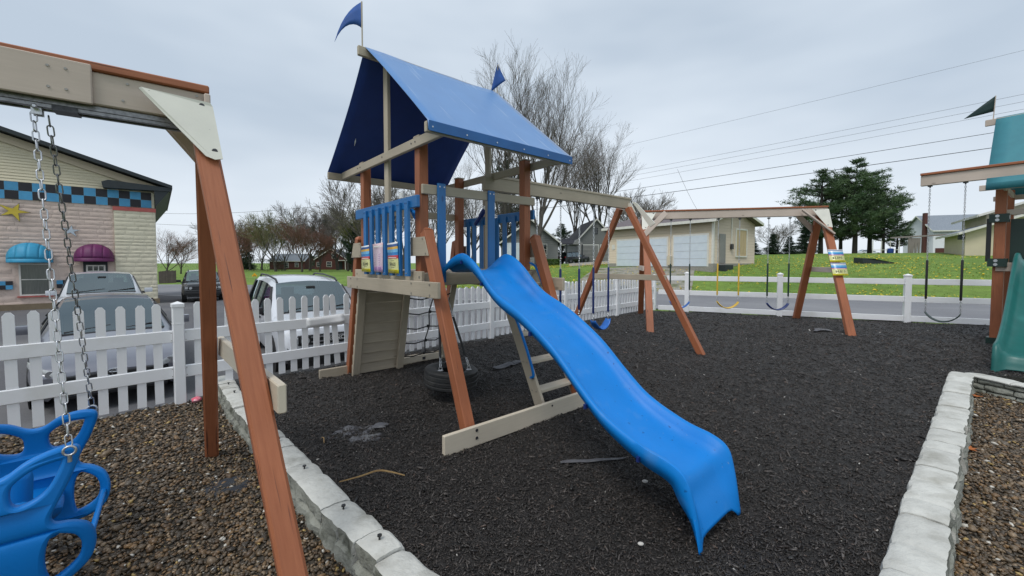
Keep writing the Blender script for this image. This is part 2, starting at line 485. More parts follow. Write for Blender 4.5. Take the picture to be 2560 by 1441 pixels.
A2, B2 = Vector((.7536, .6574)), Vector((-.6574, .7536))
def T(a, b, z):
    """playset coordinates: a along the ridge, b across it"""
    return Vector((a * A2.x + b * B2.x, a * A2.y + b * B2.y, z))
TA, TB, UP = Vector((A2.x, A2.y, 0)), Vector((B2.x, B2.y, 0)), Vector((0, 0, 1))
# ------------------------------------------------------------------ setting: ground, lot, road, beds
def lawn_mat():
    m, n, l, b = new_mat('spring lawn')
    tc = n.new('ShaderNodeTexCoord')
    def nz(sc, det=5):
        x = n.new('ShaderNodeTexNoise'); x.inputs['Scale'].default_value = sc; x.inputs['Detail'].default_value = det
        l.new(tc.outputs['Object'], x.inputs['Vector']); return x
    a, c, d = nz(.16), nz(2.2), nz(24)
    r1 = n.new('ShaderNodeValToRGB'); r1.color_ramp.elements[0].position = .3; r1.color_ramp.elements[1].position = .7
    r1.color_ramp.elements[0].color = (.115, .200, .032, 1); r1.color_ramp.elements[1].color = (.180, .265, .050, 1)
    l.new(a.outputs['Fac'], r1.inputs[0])
    mx = n.new('ShaderNodeMixRGB'); mx.blend_type = 'OVERLAY'; mx.inputs[0].default_value = .55
    l.new(r1.outputs[0], mx.inputs[1]); l.new(c.outputs['Fac'], mx.inputs[2])
    mx2 = n.new('ShaderNodeMixRGB'); mx2.blend_type = 'OVERLAY'; mx2.inputs[0].default_value = .6
    l.new(mx.outputs[0], mx2.inputs[1]); l.new(d.outputs['Fac'], mx2.inputs[2])
    l.new(mx2.outputs[0], b.inputs['Base Color'])
    b.inputs['Roughness'].default_value = .85; b.inputs['Specular IOR Level'].default_value = .25
    bp = n.new('ShaderNodeBump'); bp.inputs['Strength'].default_value = .9; bp.inputs['Distance'].default_value = .05
    l.new(d.outputs['Fac'], bp.inputs['Height']); l.new(bp.outputs[0], b.inputs['Normal'])
    return m
M['lawn'] = lawn_mat()

def axis(lo, hi, fine_lo, fine_hi, step):
    xs = list(np.arange(fine_lo, fine_hi + 1e-6, step)); d = step
    x = fine_hi
    while x < hi: d *= 1.22; x += d; xs.append(x)
    d = step; x = fine_lo
    while x > lo: d *= 1.22; x -= d; xs.insert(0, x)
    return xs
xs, ys = axis(-900, 900, -34, 60, 1.0), axis(-120, 1500, -6, 70, 1.0)
def terrain(x, y):
    q = Vector((x, y)); nd = (q - PO).dot(PN); md = (q - RO).dot(RN); s = (q - PO).dot(PD)
    z = land(x, y)
    inside = sstep(.2, -.8, nd) * sstep(.6, -.6, md)
    lot = sstep(.2, 1.0, nd) * sstep(2.6, 1.2, md)
    rd = sstep(1.2, 2.4, md) * sstep(10.2, 9.2, md)
    drop = max(inside * .5, max(lot, rd) * .16)
    return z - drop
mb = MB(); mb.grid([[(x, y, terrain(x, y)) for y in ys] for x in xs])
gr = mb.build('ground', M['lawn'], smooth=60, origin=(0, 0, 0)); tag(gr, 'green lawn rising beyond the road toward the houses', 'lawn', kind='structure')

def lot_pt(s, nd):
    q = PO + PD * s + PN * nd; return (q.x, q.y, land(q.x, q.y) + .004)
rows = []
for s in np.linspace(-14, 12.5, 36):
    top = min(46, (12.75 - .947 * s) / .325)
    rows.append([lot_pt(s, .32 + (top - .32) * t) for t in np.linspace(0, 1, 50)])
mb = MB(); mb.grid(rows); lot = mb.build('parking_lot', M['asphalt'], smooth=60, origin=(0, 0, 0)); tag(lot, kind='structure')
def road_pt(u, md):
    q = RO + RD * u + RN * md; return (q.x, q.y, land(q.x, q.y) + .012)
mb = MB(); mb.grid([[road_pt(u, md) for md in np.linspace(1.45, 10, 12)] for u in np.linspace(-140, 70, 160)])
road = mb.build('road', M['road'], smooth=60, origin=(0, 0, 0)); tag(road, kind='structure')
M['road_line'] = pm('worn road paint', (.6, .6, .58), (.35, .35, .34), 14, .7)
for md in (1.9, 9.55):
    mb = MB(); mb.grid([[(*road_pt(u, md + w)[:2], road_pt(u, md + w)[2] + .006) for w in (-.06, .06)] for u in np.linspace(-140, 70, 160)])
    tag(mb.build('road_marking', M['road_line'], origin=(0, 0, 0)), kind='structure')
mb = MB()
rows = []
for u in np.linspace(-9.8, -2.6, 14):
    rows.append([(*road_pt(u, md)[:2], road_pt(u, md)[2] + .012) for md in np.linspace(9.9, 18.9, 14)])
mb.grid(rows); tag(mb.build('driveway', M['gravel_drive'], smooth=60, origin=(0, 0, 0)), kind='structure')
rows = []
for i in range(30):
    t = .5 + .5 * i / 29
    c = Vector((5.2, 24.5)).lerp(Vector((9.5, 57)), t) + Vector((.0, 0)); 
    rows.append([(c.x + w, c.y, land(c.x + w, c.y) + .03) for w in np.linspace(-1.6, 1.6 + 3.5 * t * t, 6)])
mb = MB(); mb.grid(rows); tag(mb.build('driveway', M['concrete'], smooth=60, origin=(0, 0, 0)), kind='structure')

# bed outlines
KL_R = [(-3.653, 5.27), (-2.90, 4.42), (-2.134, 3.635), (-1.594, 3.104), (-1.291, 2.796), (-.982, 2.48), (-.834, 2.342), (-.519, 2.044), (-.359, 1.893), (.0, 1.60), (.42, 1.35)]
KR_L = [(5.926, 5.488), (4.86, 4.57), (3.896, 3.739), (3.212, 3.158), (2.452, 2.511), (1.698, 1.846), (1.3, 1.52), (.9, 1.36)]
def offset(pts, d):
    out = []
    for i, p in enumerate(pts):
        a = Vector(pts[max(i - 1, 0)]); b = Vector(pts[min(i + 1, len(pts) - 1)])
        t = (b - a).normalized(); out.append(tuple(Vector(p) + Vector((-t.y, t.x)) * d))
    return out
KL_L = offset(KL_R, -.20)
KR_R = offset(KR_L, .235)
fence = lambda t, nd=0: tuple(PO + PD * t + PN * nd)
rail = lambda t, md=0: tuple(RO - RD * t + RN * md)
mulch_poly = [fence(.62, .04)] + KL_R + KR_L[::-1] + [(7.2, 5.2), (9.2, 4.2), (16.0, 4.0), rail(-9.5, .05)] + [rail(3.41, .05), fence(11.85, .04)]
left_poly = KL_L[::-1] + [fence(.4, .06), fence(-7, .06), (-9, -1.5), (.75, -1.5), (.75, 1.15)]
right_poly = KR_R + [(1.05, 1.1), (1.05, -1.5), (9, -1.5), (6.62, 2.8), (6.2, 4.7), (6.02, 5.3)]
def poly_mask(P, pts):
    P = np.asarray(P); x, y = pts[:, 0], pts[:, 1]; m = np.zeros(len(pts), bool); n = len(P); j = n - 1
    for i in range(n):
        xi, yi, xj, yj = *P[i], *P[j]
        c = ((yi > y) != (yj > y)) & (x < (xj - xi) * (y - yi) / (yj - yi + 1e-12) + xi)
        m ^= c; j = i
    return m
HOLLOWS = [(*T(5.05, 4.36, 0).xy, .5, .05), (*T(5.88, 4.36, 0).xy, .5, .05), (*T(2.4, .72, 0).xy, .34, .035), (*T(2.53, 3.97, 0).xy, .5, .04), (4.2, 10.4, .5, .05), (5.3, 10.2, .5, .05), (6.5, 10.0, .5, .05), (8.4, 7.7, .5, .05)]
def hollow(x, y):
    """scooped out places under the swings and the slide foot, low ridges where feet push the rubber up"""
    z = .022 * mnoise.noise(Vector((x * .45, y * .45, 7.7)))
    for hx, hy, r, d in HOLLOWS:
        q = ((x - hx) ** 2 + (y - hy) ** 2) / (r * r)
        if q < 6: z += -d * math.exp(-q) + d * .45 * math.exp(-(math.sqrt(q) - 1.5) ** 2 * 4)
    return z
def bed(name, poly, z, mat, amp, label):
    bm = bmesh.new()
    vs_ = [bm.verts.new((p[0], p[1], z)) for p in poly]
    f = bm.faces.new(vs_)
    bmesh.ops.triangulate(bm, faces=[f])
    for i in range(7):
        ed = [e for e in bm.edges if e.calc_length() > (.16 if (e.verts[0].co.xy.length < 9) else .5)]
        if not ed: break
        bmesh.ops.subdivide_edges(bm, edges=ed, cuts=1, use_grid_fill=False)
        bmesh.ops.triangulate(bm, faces=[f for f in bm.faces if len(f.verts) > 3])
        if len(bm.faces) > 60000: break
    for v in bm.verts:
        if amp > .015: v.co.z += hollow(v.co.x, v.co.y)
        v.co.z += amp * (mnoise.noise(v.co * 1.3) + .5 * mnoise.noise(v.co * 4.1))
    bd = [e for e in bm.edges if e.is_boundary]
    r = bmesh.ops.extrude_edge_only(bm, edges=bd)
    for v in [g for g in r['geom'] if isinstance(g, bmesh.types.BMVert)]: v.co.z -= .42
    bmesh.ops.recalc_face_normals(bm, faces=bm.faces)
    me = bpy.data.meshes.new(name); bm.to_mesh(me); bm.free()
    me.polygons.foreach_set('use_smooth', [True] * len(me.polygons)); me.set_sharp_from_angle(angle=rad(60))
    me.materials.append(mat)
    o = link(bpy.data.objects.new(name, me)); tag(o, label, kind='structure'); ORG[o.name] = Vector((0, 0, 0))
    return o
M['mulch_bed'] = pm('black rubber mulch', (.021, .019, .018), (.038, .033, .030), 75, .62, 1.0, 95, detail=6, bdist=.03, c3=(.042, .036, .033), s3=1.2, lo3=.45, hi3=.75)
M['pebble_bed'] = pm('dirt under pebbles', (.035, .03, .024), (.07, .058, .042), 60, .9, .8, 80)
bed('mulch_bed', mulch_poly, -.012, M['mulch_bed'], .018, 'black rubber mulch filling the play area')
bed('pebble_bed', left_poly, -.135, M['pebble_bed'], .01, 'pebble bed under the near swing frame')
bed('pebble_bed', right_poly, -.175, M['pebble_bed'], .01, 'pebble bed inside the right hand stone border')
def bed_h(x, y, z, amp):
    c = Vector((x, y, z)); return (z + hollow(x, y) if amp > .015 else z) + amp * (mnoise.noise(c * 1.3) + .5 * mnoise.noise(c * 4.1))

def scatter(name, pts, zf, proto_v, proto_f, sizes, cols, mat, label, tilt=.5, lift=.3, squash=None, smooth=True, parent=None):
    """one mesh of many small solid pieces"""
    N = len(pts); nv = len(proto_v)
    pv = np.asarray(proto_v)
    ang = RNG.uniform(0, 2 * np.pi, N); tx = RNG.normal(0, tilt, N); ty = RNG.normal(0, tilt, N)
    jig = RNG.uniform(.75, 1.25, (N, nv, 1))
    P = pv[None] * jig * sizes[:, None, :]
    c, s_ = np.cos(tx)[:, None], np.sin(tx)[:, None]
    P = np.stack([P[..., 0], P[..., 1] * c - P[..., 2] * s_, P[..., 1] * s_ + P[..., 2] * c], -1)
    c, s_ = np.cos(ty)[:, None], np.sin(ty)[:, None]
    P = np.stack([P[..., 0] * c + P[..., 2] * s_, P[..., 1], -P[..., 0] * s_ + P[..., 2] * c], -1)
    c, s_ = np.cos(ang)[:, None], np.sin(ang)[:, None]
    P = np.stack([P[..., 0] * c - P[..., 1] * s_, P[..., 0] * s_ + P[..., 1] * c, P[..., 2]], -1)
    z = np.array([zf(x, y) for x, y in pts])
    P[..., 0] += pts[:, 0:1]; P[..., 1] += pts[:, 1:2]; P[..., 2] += (z + sizes[:, 2] * lift)[:, None]
    F = np.asarray(proto_f); nf = len(F)
    idx = (F[None] + (np.arange(N) * nv)[:, None, None]).reshape(-1)
    me = bpy.data.meshes.new(name)
    me.vertices.add(N * nv); me.vertices.foreach_set('co', P.reshape(-1).astype(np.float32))
    me.loops.add(len(idx)); me.loops.foreach_set('vertex_index', idx.astype(np.int32))
    k = F.shape[1]
    me.polygons.add(N * nf)
    me.polygons.foreach_set('loop_start', np.arange(0, len(idx), k, dtype=np.int32))
    try: me.polygons.foreach_set('loop_total', np.full(N * nf, k, np.int32))
    except Exception: pass
    if smooth: me.polygons.foreach_set('use_smooth', np.ones(N * nf, bool))
    me.update(calc_edges=True)
    ca = me.color_attributes.new('Col', 'FLOAT_COLOR', 'POINT')
    C = np.ones((N, nv, 4), np.float32); C[..., :3] = cols[:, None, :]
    ca.data.foreach_set('color', C.reshape(-1))
    me.materials.append(mat)
    o = link(bpy.data.objects.new(name, me)); tag(o, label, kind='stuff'); ORG[o.name] = Vector((0, 0, 0))
    if parent is not None: o.parent = parent
    return o
def sample(poly, n, dens):
    P = np.asarray(poly); lo, hi = P.min(0), P.max(0); out = []
    got = 0
    while got < n:
        q = RNG.uniform(lo, hi, (n * 4, 2))
        d = np.hypot(q[:, 0], q[:, 1]); keep = RNG.uniform(0, 1, len(q)) < dens(q, d)
        q = q[keep]; q = q[poly_mask(P, q)]
        out.append(q); got += len(q)
    return np.concatenate(out)[:n]
def ico(sub):
    bm = bmesh.new(); bmesh.ops.create_icosphere(bm, subdivisions=sub, radius=1.0)
    v = [tuple(x.co) for x in bm.verts]; f = [tuple(x.index for x in y.verts) for y in bm.faces]; bm.free(); return v, f
ICO1, ICO2 = ico(1), ico(2)
PEB = np.array([(.105, .088, .065), (.075, .062, .045), (.15, .125, .09), (.055, .048, .038), (.20, .17, .13), (.12, .085, .05), (.09, .085, .075), (.17, .12, .065)])
def pebbles(name, poly, z, label, n, seed_bias):
    dens = lambda q, d: np.clip((2.6 / np.maximum(d, 1.2)) ** 1.2, .05, 1) * (d > 1.0) * (q[:, 1] > .5) * (np.abs(q[:, 0]) < 1.31 * q[:, 1] + 1.6)
    pts = sample(poly, n, dens)
    col = PEB[RNG.integers(0, len(PEB), n)] * np.array((1.02, .85, .68)) * RNG.uniform(.5, 1.4, (n, 1))
    w = RNG.uniform(0, 1, n)
    col[w > .982] = (.55, .52, .46); col[(w > .965) & (w <= .982)] = (.40, .28, .10)
    base = RNG.lognormal(math.log(.0088), .33, n) * (1 + .07 * np.clip(np.hypot(pts[:, 0], pts[:, 1]) - 2, 0, 4))
    sz = np.stack([base * RNG.uniform(1.0, 1.5, n), base * RNG.uniform(.75, 1.05, n), base * RNG.uniform(.45, .7, n)], -1)
    scatter(name, pts, lambda x, y: bed_h(x, y, z, .01) + random.uniform(0, .012), ICO1[0], ICO1[1], sz, col, M['pebble'], label, tilt=.35, lift=.55)
M['pebble'] = attr_mat('river pebbles', rough=.42, bump=.15, bscale=90)
pebbles('pebbles', left_poly, -.135, 'loose brown and grey river pebbles under the near swing', 38000, 0)
pebbles('pebbles', right_poly, -.175, 'loose brown river pebbles inside the right stone border', 33000, 1)
# shredded rubber: bent three sided slivers
chip_v = [(-1, -.5, -.35), (-.95, .45, -.3), (-.6, .05, .55), (1, -.4, -.3), (.95, .5, -.4), (.6, -.05, .6)]
chip_f = [(0, 2, 1), (3, 4, 5)] + [t for i in range(3) for t in ((i, (i + 1) % 3, 3 + (i + 1) % 3), (i, 3 + (i + 1) % 3, 3 + i))]
M['chip'] = attr_mat('shredded rubber', rough=.38, bump=.2, bscale=150)
N = 180000
pts = sample(mulch_poly, N, lambda q, d: np.clip((2.6 / np.maximum(d, 1.5)) ** 2.0, .004, 1) * (np.abs(q[:, 0]) < 1.32 * q[:, 1] + 1.4) * (q[:, 1] > 1.0))
dd = np.hypot(pts[:, 0], pts[:, 1])
base = RNG.lognormal(math.log(.0053), .40, N) * (1 + .13 * np.clip(dd - 2.4, 0, 8))
sz = np.stack([base * RNG.uniform(.9, 1.9, N), base * RNG.uniform(.55, .95, N), base * RNG.uniform(.4, .7, N)], -1)
g = np.exp(RNG.uniform(math.log(.010), math.log(.085), N)); col = np.stack([g * 1.14, g * .97, g * .87], -1)
w = RNG.uniform(0, 1, N); col[w > .9970] = (.55, .52, .48); col[(w > .93) & (w < .97)] *= np.array((1.7, 1.4, 1.25))
pale = w > .9970; sz[pale] = sz[pale] * np.array((.6, .9, .8))
scatter('rubber_mulch', pts, lambda x, y: bed_h(x, y, -.012, .018) + random.uniform(-.002, .012), chip_v, chip_f, sz, col, M['chip'], 'shredded black rubber mulch chips covering the play area', tilt=.4, lift=.4, smooth=False)

# lawn flowers and tufts
def lawn_pts(n, umin, umax, m0, m1, clump=1.0):
    out = []
    while len(out) < n:
        u, md = random.uniform(umin, umax), m0 + (m1 - m0) * random.random() ** 1.6
        q = RO + RD * u + RN * md
        if mnoise.noise(Vector((q.x * .16, q.y * .16, 3))) + .35 * mnoise.noise(Vector((q.x * .7, q.y * .7, 9))) > random.uniform(-.35, .5) * clump: out.append((q.x, q.y))
    return np.array(out)
n = 7500
pts = lawn_pts(n, -26, 30, 10.2, 34)
fv = [(math.cos(a), math.sin(a), 0) for a in np.linspace(0, 2 * math.pi, 7)[:-1]] + [(0, 0, .45)]
ff = [(i, (i + 1) % 6, 6) for i in range(6)]
M['dandelion'] = attr_mat('dandelion petals', rough=.7, bump=0)
r_ = RNG.uniform(.022, .046, n); col = np.tile(np.array([.72, .52, .02]), (n, 1)) * RNG.uniform(.7, 1.15, (n, 1))
scatter('dandelions', pts, lambda x, y: land(x, y) + .05, fv, ff, np.stack([r_, r_, r_], -1), col, M['dandelion'], 'yellow dandelions dotted over the lawn across the road', tilt=.35)
n = 26000
pts = lawn_pts(n, -30, 32, 10.1, 30, 1.2)
gv = [(-.16, 0, 0), (.16, 0, 0), (.22, .05, 1), (-.1, -.16, 0), (.1, .16, 0), (-.3, .1, .85), (.05, -.1, 0), (-.12, .12, 0), (.05, -.3, .75)]
gf = [(0, 1, 2), (3, 4, 5), (6, 7, 8)]
M['grass_blade'] = attr_mat('grass blades', rough=.7, bump=0)
hgt = RNG.uniform(.03, .075, n); col = np.stack([RNG.uniform(.11, .19, n), RNG.uniform(.20, .29, n), RNG.uniform(.02, .045, n)], -1)
scatter('grass', pts, lambda x, y: land(x, y) - .01, gv, gf, np.stack([hgt * 1.3, hgt * 1.3, hgt], -1), col, M['grass_blade'], 'short grass tufts on the lawn across the road', tilt=.2, lift=0, smooth=False)
# ------------------------------------------------------------------ stone borders
def catmull(pts, n=10):
    P = [Vector(p) for p in pts]; P = [P[0] * 2 - P[1]] + P + [P[-1] * 2 - P[-2]]; out = []
    for i in range(1, len(P) - 2):
        for k in range(n):
            t = k / n; a, b, c, d = P[i - 1], P[i], P[i + 1], P[i + 2]
            out.append(.5 * ((2 * b) + (c - a) * t + (2 * a - 5 * b + 4 * c - d) * t * t + (3 * b - a - 3 * c + d) * t ** 3))
    out.append(P[-2]); return out
class Path:
    def __init__(s, pts):
        s.p = catmull(pts, 8); s.c = [0]
        for a, b in zip(s.p, s.p[1:]): s.c.append(s.c[-1] + (b - a).length)
        s.L = s.c[-1]
    def at(s, d):
        d = min(max(d, 0), s.L - 1e-6); i = max(k for k in range(len(s.c)) if s.c[k] <= d); i = min(i, len(s.p) - 2)
        f = (d - s.c[i]) / (s.c[i + 1] - s.c[i] + 1e-9); q = s.p[i].lerp(s.p[i + 1], f); t = (s.p[i + 1] - s.p[i]).normalized()
        return q, t
def stone_border(label, pts, side, widths, lengths, zface, zmulch, ztop, peg_every):
    """moulded stone edging; side +1 puts the exposed face on the left of the path"""
    path = Path(pts)
    q0 = path.at(path.L * .5)[0]
    root = thing('stone_border', (q0.x, q0.y, zface), label, 'stone border')
    d = 0; i = 0
    while d < path.L - .08:
        L = lengths[i % len(lengths)] * random.uniform(.93, 1.07); L = min(L, path.L - d)
        W = widths * random.uniform(.95, 1.06); top = ztop + random.uniform(-.008, .008)
        groove = random.uniform(.35, .6)
        ns = max(6, int(L / .035)); sec = []
        hh = top - zface
        prof = [(0.0, zmulch - .06), (.0, top - .05), (.008, top - .022), (.03, top - .006), (.07, top), (.11, top + .002), (.15, top), (W - .015, top + .001), (W + .002, top - .005),
                (W + .006, top - .03), (W + .008, top - hh * .38), (W - .012, top - hh * groove), (W + .016, top - hh * (groove + .1)), (W + .022, top - hh * .8), (W + .02, zface - .05)]
        rows = []
        for k in range(ns + 1):
            t = k / ns; dd_ = d + .004 + (L - .008) * t
            q, tg = path.at(dd_); nrm = Vector((-tg.y, tg.x)) * side
            e = min(k, ns - k); inset = (.010, .001, 0)[min(e, 2)]
            row = []
            for j, (w, z) in enumerate(prof):
                if e == 0: w = W * .5 + (w - W * .5) * .95
                z2 = z - (inset if z > top - .06 else 0)
                nz = mnoise.noise(Vector((dd_ * 9, j * .7, i * 3.3 + side))) * (.018 if j >= 8 else .0035)
                nz += mnoise.noise(Vector((dd_ * 27, j * 1.9, i))) * (.010 if j >= 8 else .0018)
                if j >= 9: w += nz * 1.3 - abs(mnoise.noise(Vector((dd_ * 14, z * 22, i * 1.7)))) * .016; z2 += nz * .5
                elif j == 8: w += nz * .7
                else:
                    z2 += nz
                    if j < 3: w += mnoise.noise(Vector((dd_ * 6, 5.0, i))) * .012
                row.append((q.x + nrm.x * w, q.y + nrm.y * w, z2))
            rows.append(row)
        b = MB(); b.grid(rows if side > 0 else rows[::-1])
        n = len(prof); base = 0
        capA = tuple(range(n)); capB = tuple((ns) * n + j for j in range(n))
        b.f += [capA[::-1], capB]; b.uv += [None, None]
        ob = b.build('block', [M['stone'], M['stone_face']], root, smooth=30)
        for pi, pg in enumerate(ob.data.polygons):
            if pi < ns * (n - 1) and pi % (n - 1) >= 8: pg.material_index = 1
        if peg_every and i % peg_every == 1:
            q, tg = path.at(d + L * .45); nrm = Vector((-tg.y, tg.x)) * side; c = q + nrm * (W * .52)
            pb = MB(); pb.tube([(c.x, c.y, top - .02), (c.x + .002, c.y, top + .022)], .0055, 8)
            pb.tube([(c.x + .002, c.y, top + .020), (c.x + .002, c.y, top + .027)], .0125, 10)
            pb.build('peg', M['black_plastic'], root, smooth=40)
        d += L; i += 1
    return root
stone_border('curved pale stone border between the pebbles and the black mulch', KL_R, -1, .185, [.43, .23, .21, .22, .42, .24], -.165, .0, .045, 2)
stone_border('pale stone border around the right hand pebble bed', KR_L, 1, .215, [.30, .36, .24, .40], -.2, .0, .05, 1)
# return wall with three courses of long stones
rw = thing('stone_border', (6.15, 4.9, -.2), 'low three course stone border in front of the green slide', 'stone border')
rp = Path([(5.97, 5.36), (6.08, 4.85), (6.25, 4.2), (6.55, 3.2), (6.7, 2.4)])
for c, (z0, z1) in enumerate(((-.2, -.125), (-.125, -.05), (-.05, .02))):
    d = -.1 * c
    while d < rp.L:
        L = random.uniform(.24, .46); a, b_ = max(d, 0), min(d + L, rp.L)
        if b_ - a > .05:
            rows = []
            for k in range(7):
                t = k / 6; q, tg = rp.at(a + .006 + (b_ - a - .012) * t); nrm = Vector((-tg.y, tg.x))
                row = []
                for w, z in ((.17, z0), (.0, z0 + .004), (-.012, z0 + .012), (-.018, (z0 + z1) / 2), (-.010, z1 - .014), (.004, z1 - .004), (.17, z1 - .002)):
                    e = .008 if k in (0, 6) else 0
                    nz = mnoise.noise(Vector((q.x * 9, q.y * 9, z * 30))) * .012
                    row.append((q.x + nrm.x * (w + e + nz), q.y + nrm.y * (w + e + nz), z))
                rows.append(row)
            b = MB(); b.grid(rows); n = 7; b.f += [tuple(range(n))[::-1], tuple(6 * n + j for j in range(n))]; b.uv += [None, None]
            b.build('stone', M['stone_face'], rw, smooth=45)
        d += L
d = 0
while d < rp.L - .05:
    L = random.uniform(.3, .5); b_ = min(d + L, rp.L); rows = []
    for k in range(7):
        q, tg = rp.at(d + .004 + (b_ - d - .008) * k / 6); nrm = Vector((-tg.y, tg.x)); e = .01 if k in (0, 6) else 0
        nz = mnoise.noise(Vector((q.x * 8, q.y * 8, 1))) * .012
        rows.append([(q.x + nrm.x * w, q.y + nrm.y * w, z - e) for w, z in ((-.03 + nz, .016), (-.035 + nz, .03), (-.02 + nz, .045), (.05, .05), (.13, .047), (.19, .04), (.2, -.05))])
    b = MB(); b.grid(rows); b.f += [tuple(range(7))[::-1], tuple(42 + j for j in range(7))]; b.uv += [None, None]
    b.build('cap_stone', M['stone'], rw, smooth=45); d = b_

# ------------------------------------------------------------------ fences
def picket_fence():
    root = thing('picket_fence', (PO.x, PO.y, -.12), 'white vinyl picket fence with dog ear pickets along the parking lot', 'fence')
    p3 = Vector((PD.x, PD.y, 0)); n3 = Vector((PN.x, PN.y, 0))
    at = lambda t, z, nd=0: Vector((PO.x + PD.x * t + PN.x * nd, PO.y + PD.y * t + PN.y * nd, z))
    # picket mesh in local frame: x along fence, y thickness, z up from the foot, unit height variants
    def pick_mesh(h):
        b = MB(); w, th, c = .038, .011, .022
        sec = [(-w, 0), (w, 0), (w, h - .032), (w - c, h), (-w + c, h), (-w, h - .032)]
        b.prism([(x, -th, z) for x, z in sec], (0, th * 2, 0)); me = b.mesh('picket', (0, 0, 0)); me.materials.append(M['white_vinyl']); return me
    mesh_low, mesh_hi = pick_mesh(1.12), pick_mesh(1.02)
    R = frame(p3, UP)
    posts = [-4.83, -2.395, .04, 2.475, 4.91, 7.345, 9.78, 12.15]
    for t in posts:
        z0 = -.16 if t < 1 else -.05
        zt = 1.04 if t < 11 else 1.10
        b = MB(); b.bar(at(t, z0), at(t, zt - .03), .102, .102, up=p3, ch=.006); b.build('post', M['white_vinyl'], root)
        b = MB(); b.bar(at(t, zt - .05), at(t, zt - .006), .116, .116, up=p3, ch=.005)
        q = [at(t, zt - .006) + p3 * sx * .05 + n3 * sy * .05 for sx, sy in ((-1, -1), (1, -1), (1, 1), (-1, 1))]
        b.add(q + [at(t, zt + .018)], [(0, 1, 4), (1, 2, 4), (2, 3, 4), (3, 0, 4)]); b.build('post_cap', M['white_vinyl'], root)
        b = MB(); b.bar(at(t, .80), at(t, .806), .106, .106, up=p3, ch=.001); b.build('post_seam', M['white_vinyl'], root)
    for k in range(len(posts) - 1):
        a, c = posts[k] + .052, posts[k + 1] - .052
        for z in (.245, .66):
            if k == 3 - 1 and z > .5:
                continue
            b = MB(); b.bar(at(a, z), at(c, z + (.01 if k == 6 else 0)), .044, .135, up=UP, ch=.006); b.build('rail', M['white_vinyl'], root)
        n = max(1, int(round((c - a) / .1485)) - 1)
        for i in range(n):
            t = a + (c - a) * (i + .85) / (n + .7)
            low = t < 1.0
            z0 = (-.085 if low else .015) + random.uniform(-.006, .006)
            tilt = random.gauss(0, .011)
            if k == 2 and i == n - 4: tilt = -.07
            Rt = R @ Matrix.Rotation(tilt, 3, 'Y')
            o = inst('picket', mesh_low if low else mesh_hi, root, at(t, z0), Rt)
            o.name = 'picket'
    # cracked upper rail beside the leaning picket: two ends with a split sleeve lapped over the break
    a, c = posts[2] + .052, posts[3] - .052
    b = MB(); b.bar(at(a, .66), at(1.93, .655), .044, .135, ch=.006); b.build('rail', M['white_vinyl'], root)
    b = MB(); b.bar(at(1.935, .66), at(c, .665), .044, .135, ch=.006); b.build('rail', M['white_vinyl'], root)
    b = MB()
    P = []
    for x in np.linspace(1.42, 1.93, 9):
        f_ = (x - 1.42) / .51; curl = .05 * max(0, f_ - .6) ** 1.3 * 4
        P.append([at(x, .66 - .068 + .03 * f_ * f_ + (0 if j == 0 else .136 * j / 3), -.024 - .003 - curl * (1 if j < 2 else .4)) for j in range(4)])
    b.grid(P); o = b.build('split_rail_sleeve', M['white_vinyl'], root, smooth=40); sm = o.modifiers.new('thick', 'SOLIDIFY'); sm.thickness = .004
    # small bracket screws on the near posts
    for t in (.04, 2.475):
        for dz in (.29, .205, .70, .615):
            for s_ in (-.065, .065):
                b = MB(); b.disc(at(t + s_, dz, -.026), -n3, .005, 6, .003); b.build('screw', M['screw'], root)
    return root
picket_fence()
def rail_fence():
    root = thing('rail_fence', (RO.x, RO.y, -.1), 'white vinyl three rail fence between the mulch and the road', 'fence')
    r3 = Vector((RD.x, RD.y, 0)); at = lambda t, z: Vector((RO.x - RD.x * t, RO.y - RD.y * t, z))
    posts = [2.406, 0, -2.72, -5.3, -7.8, -10.3]
    for t in posts:
        b = MB(); b.bar(at(t, -.1), at(t, 1.17), .127, .127, up=r3, ch=.006); b.build('post', M['white_vinyl'], root)
        b = MB(); b.bar(at(t, 1.15), at(t, 1.19), .145, .145, up=r3, ch=.006)
        n3 = Vector((RN.x, RN.y, 0)); q = [at(t, 1.188) + r3 * sx * .066 + n3 * sy * .066 for sx, sy in ((-1, -1), (1, -1), (1, 1), (-1, 1))]
        b.add(q + [at(t, 1.22)], [(0, 1, 4), (1, 2, 4), (2, 3, 4), (3, 0, 4)]); b.build('post_cap', M['white_vinyl'], root)
    ends = [3.28] + posts
    for a, c in zip(ends, ends[1:]):
        a2 = a - (.05 if a > 3 else .064); c2 = c + .064
        for z in (.085, .575, 1.02):
            b = MB(); b.bar(at(a2, z), at(c2, z), .05, .145, ch=.006); b.build('rail', M['white_vinyl'], root)
    return root
rail_fence()

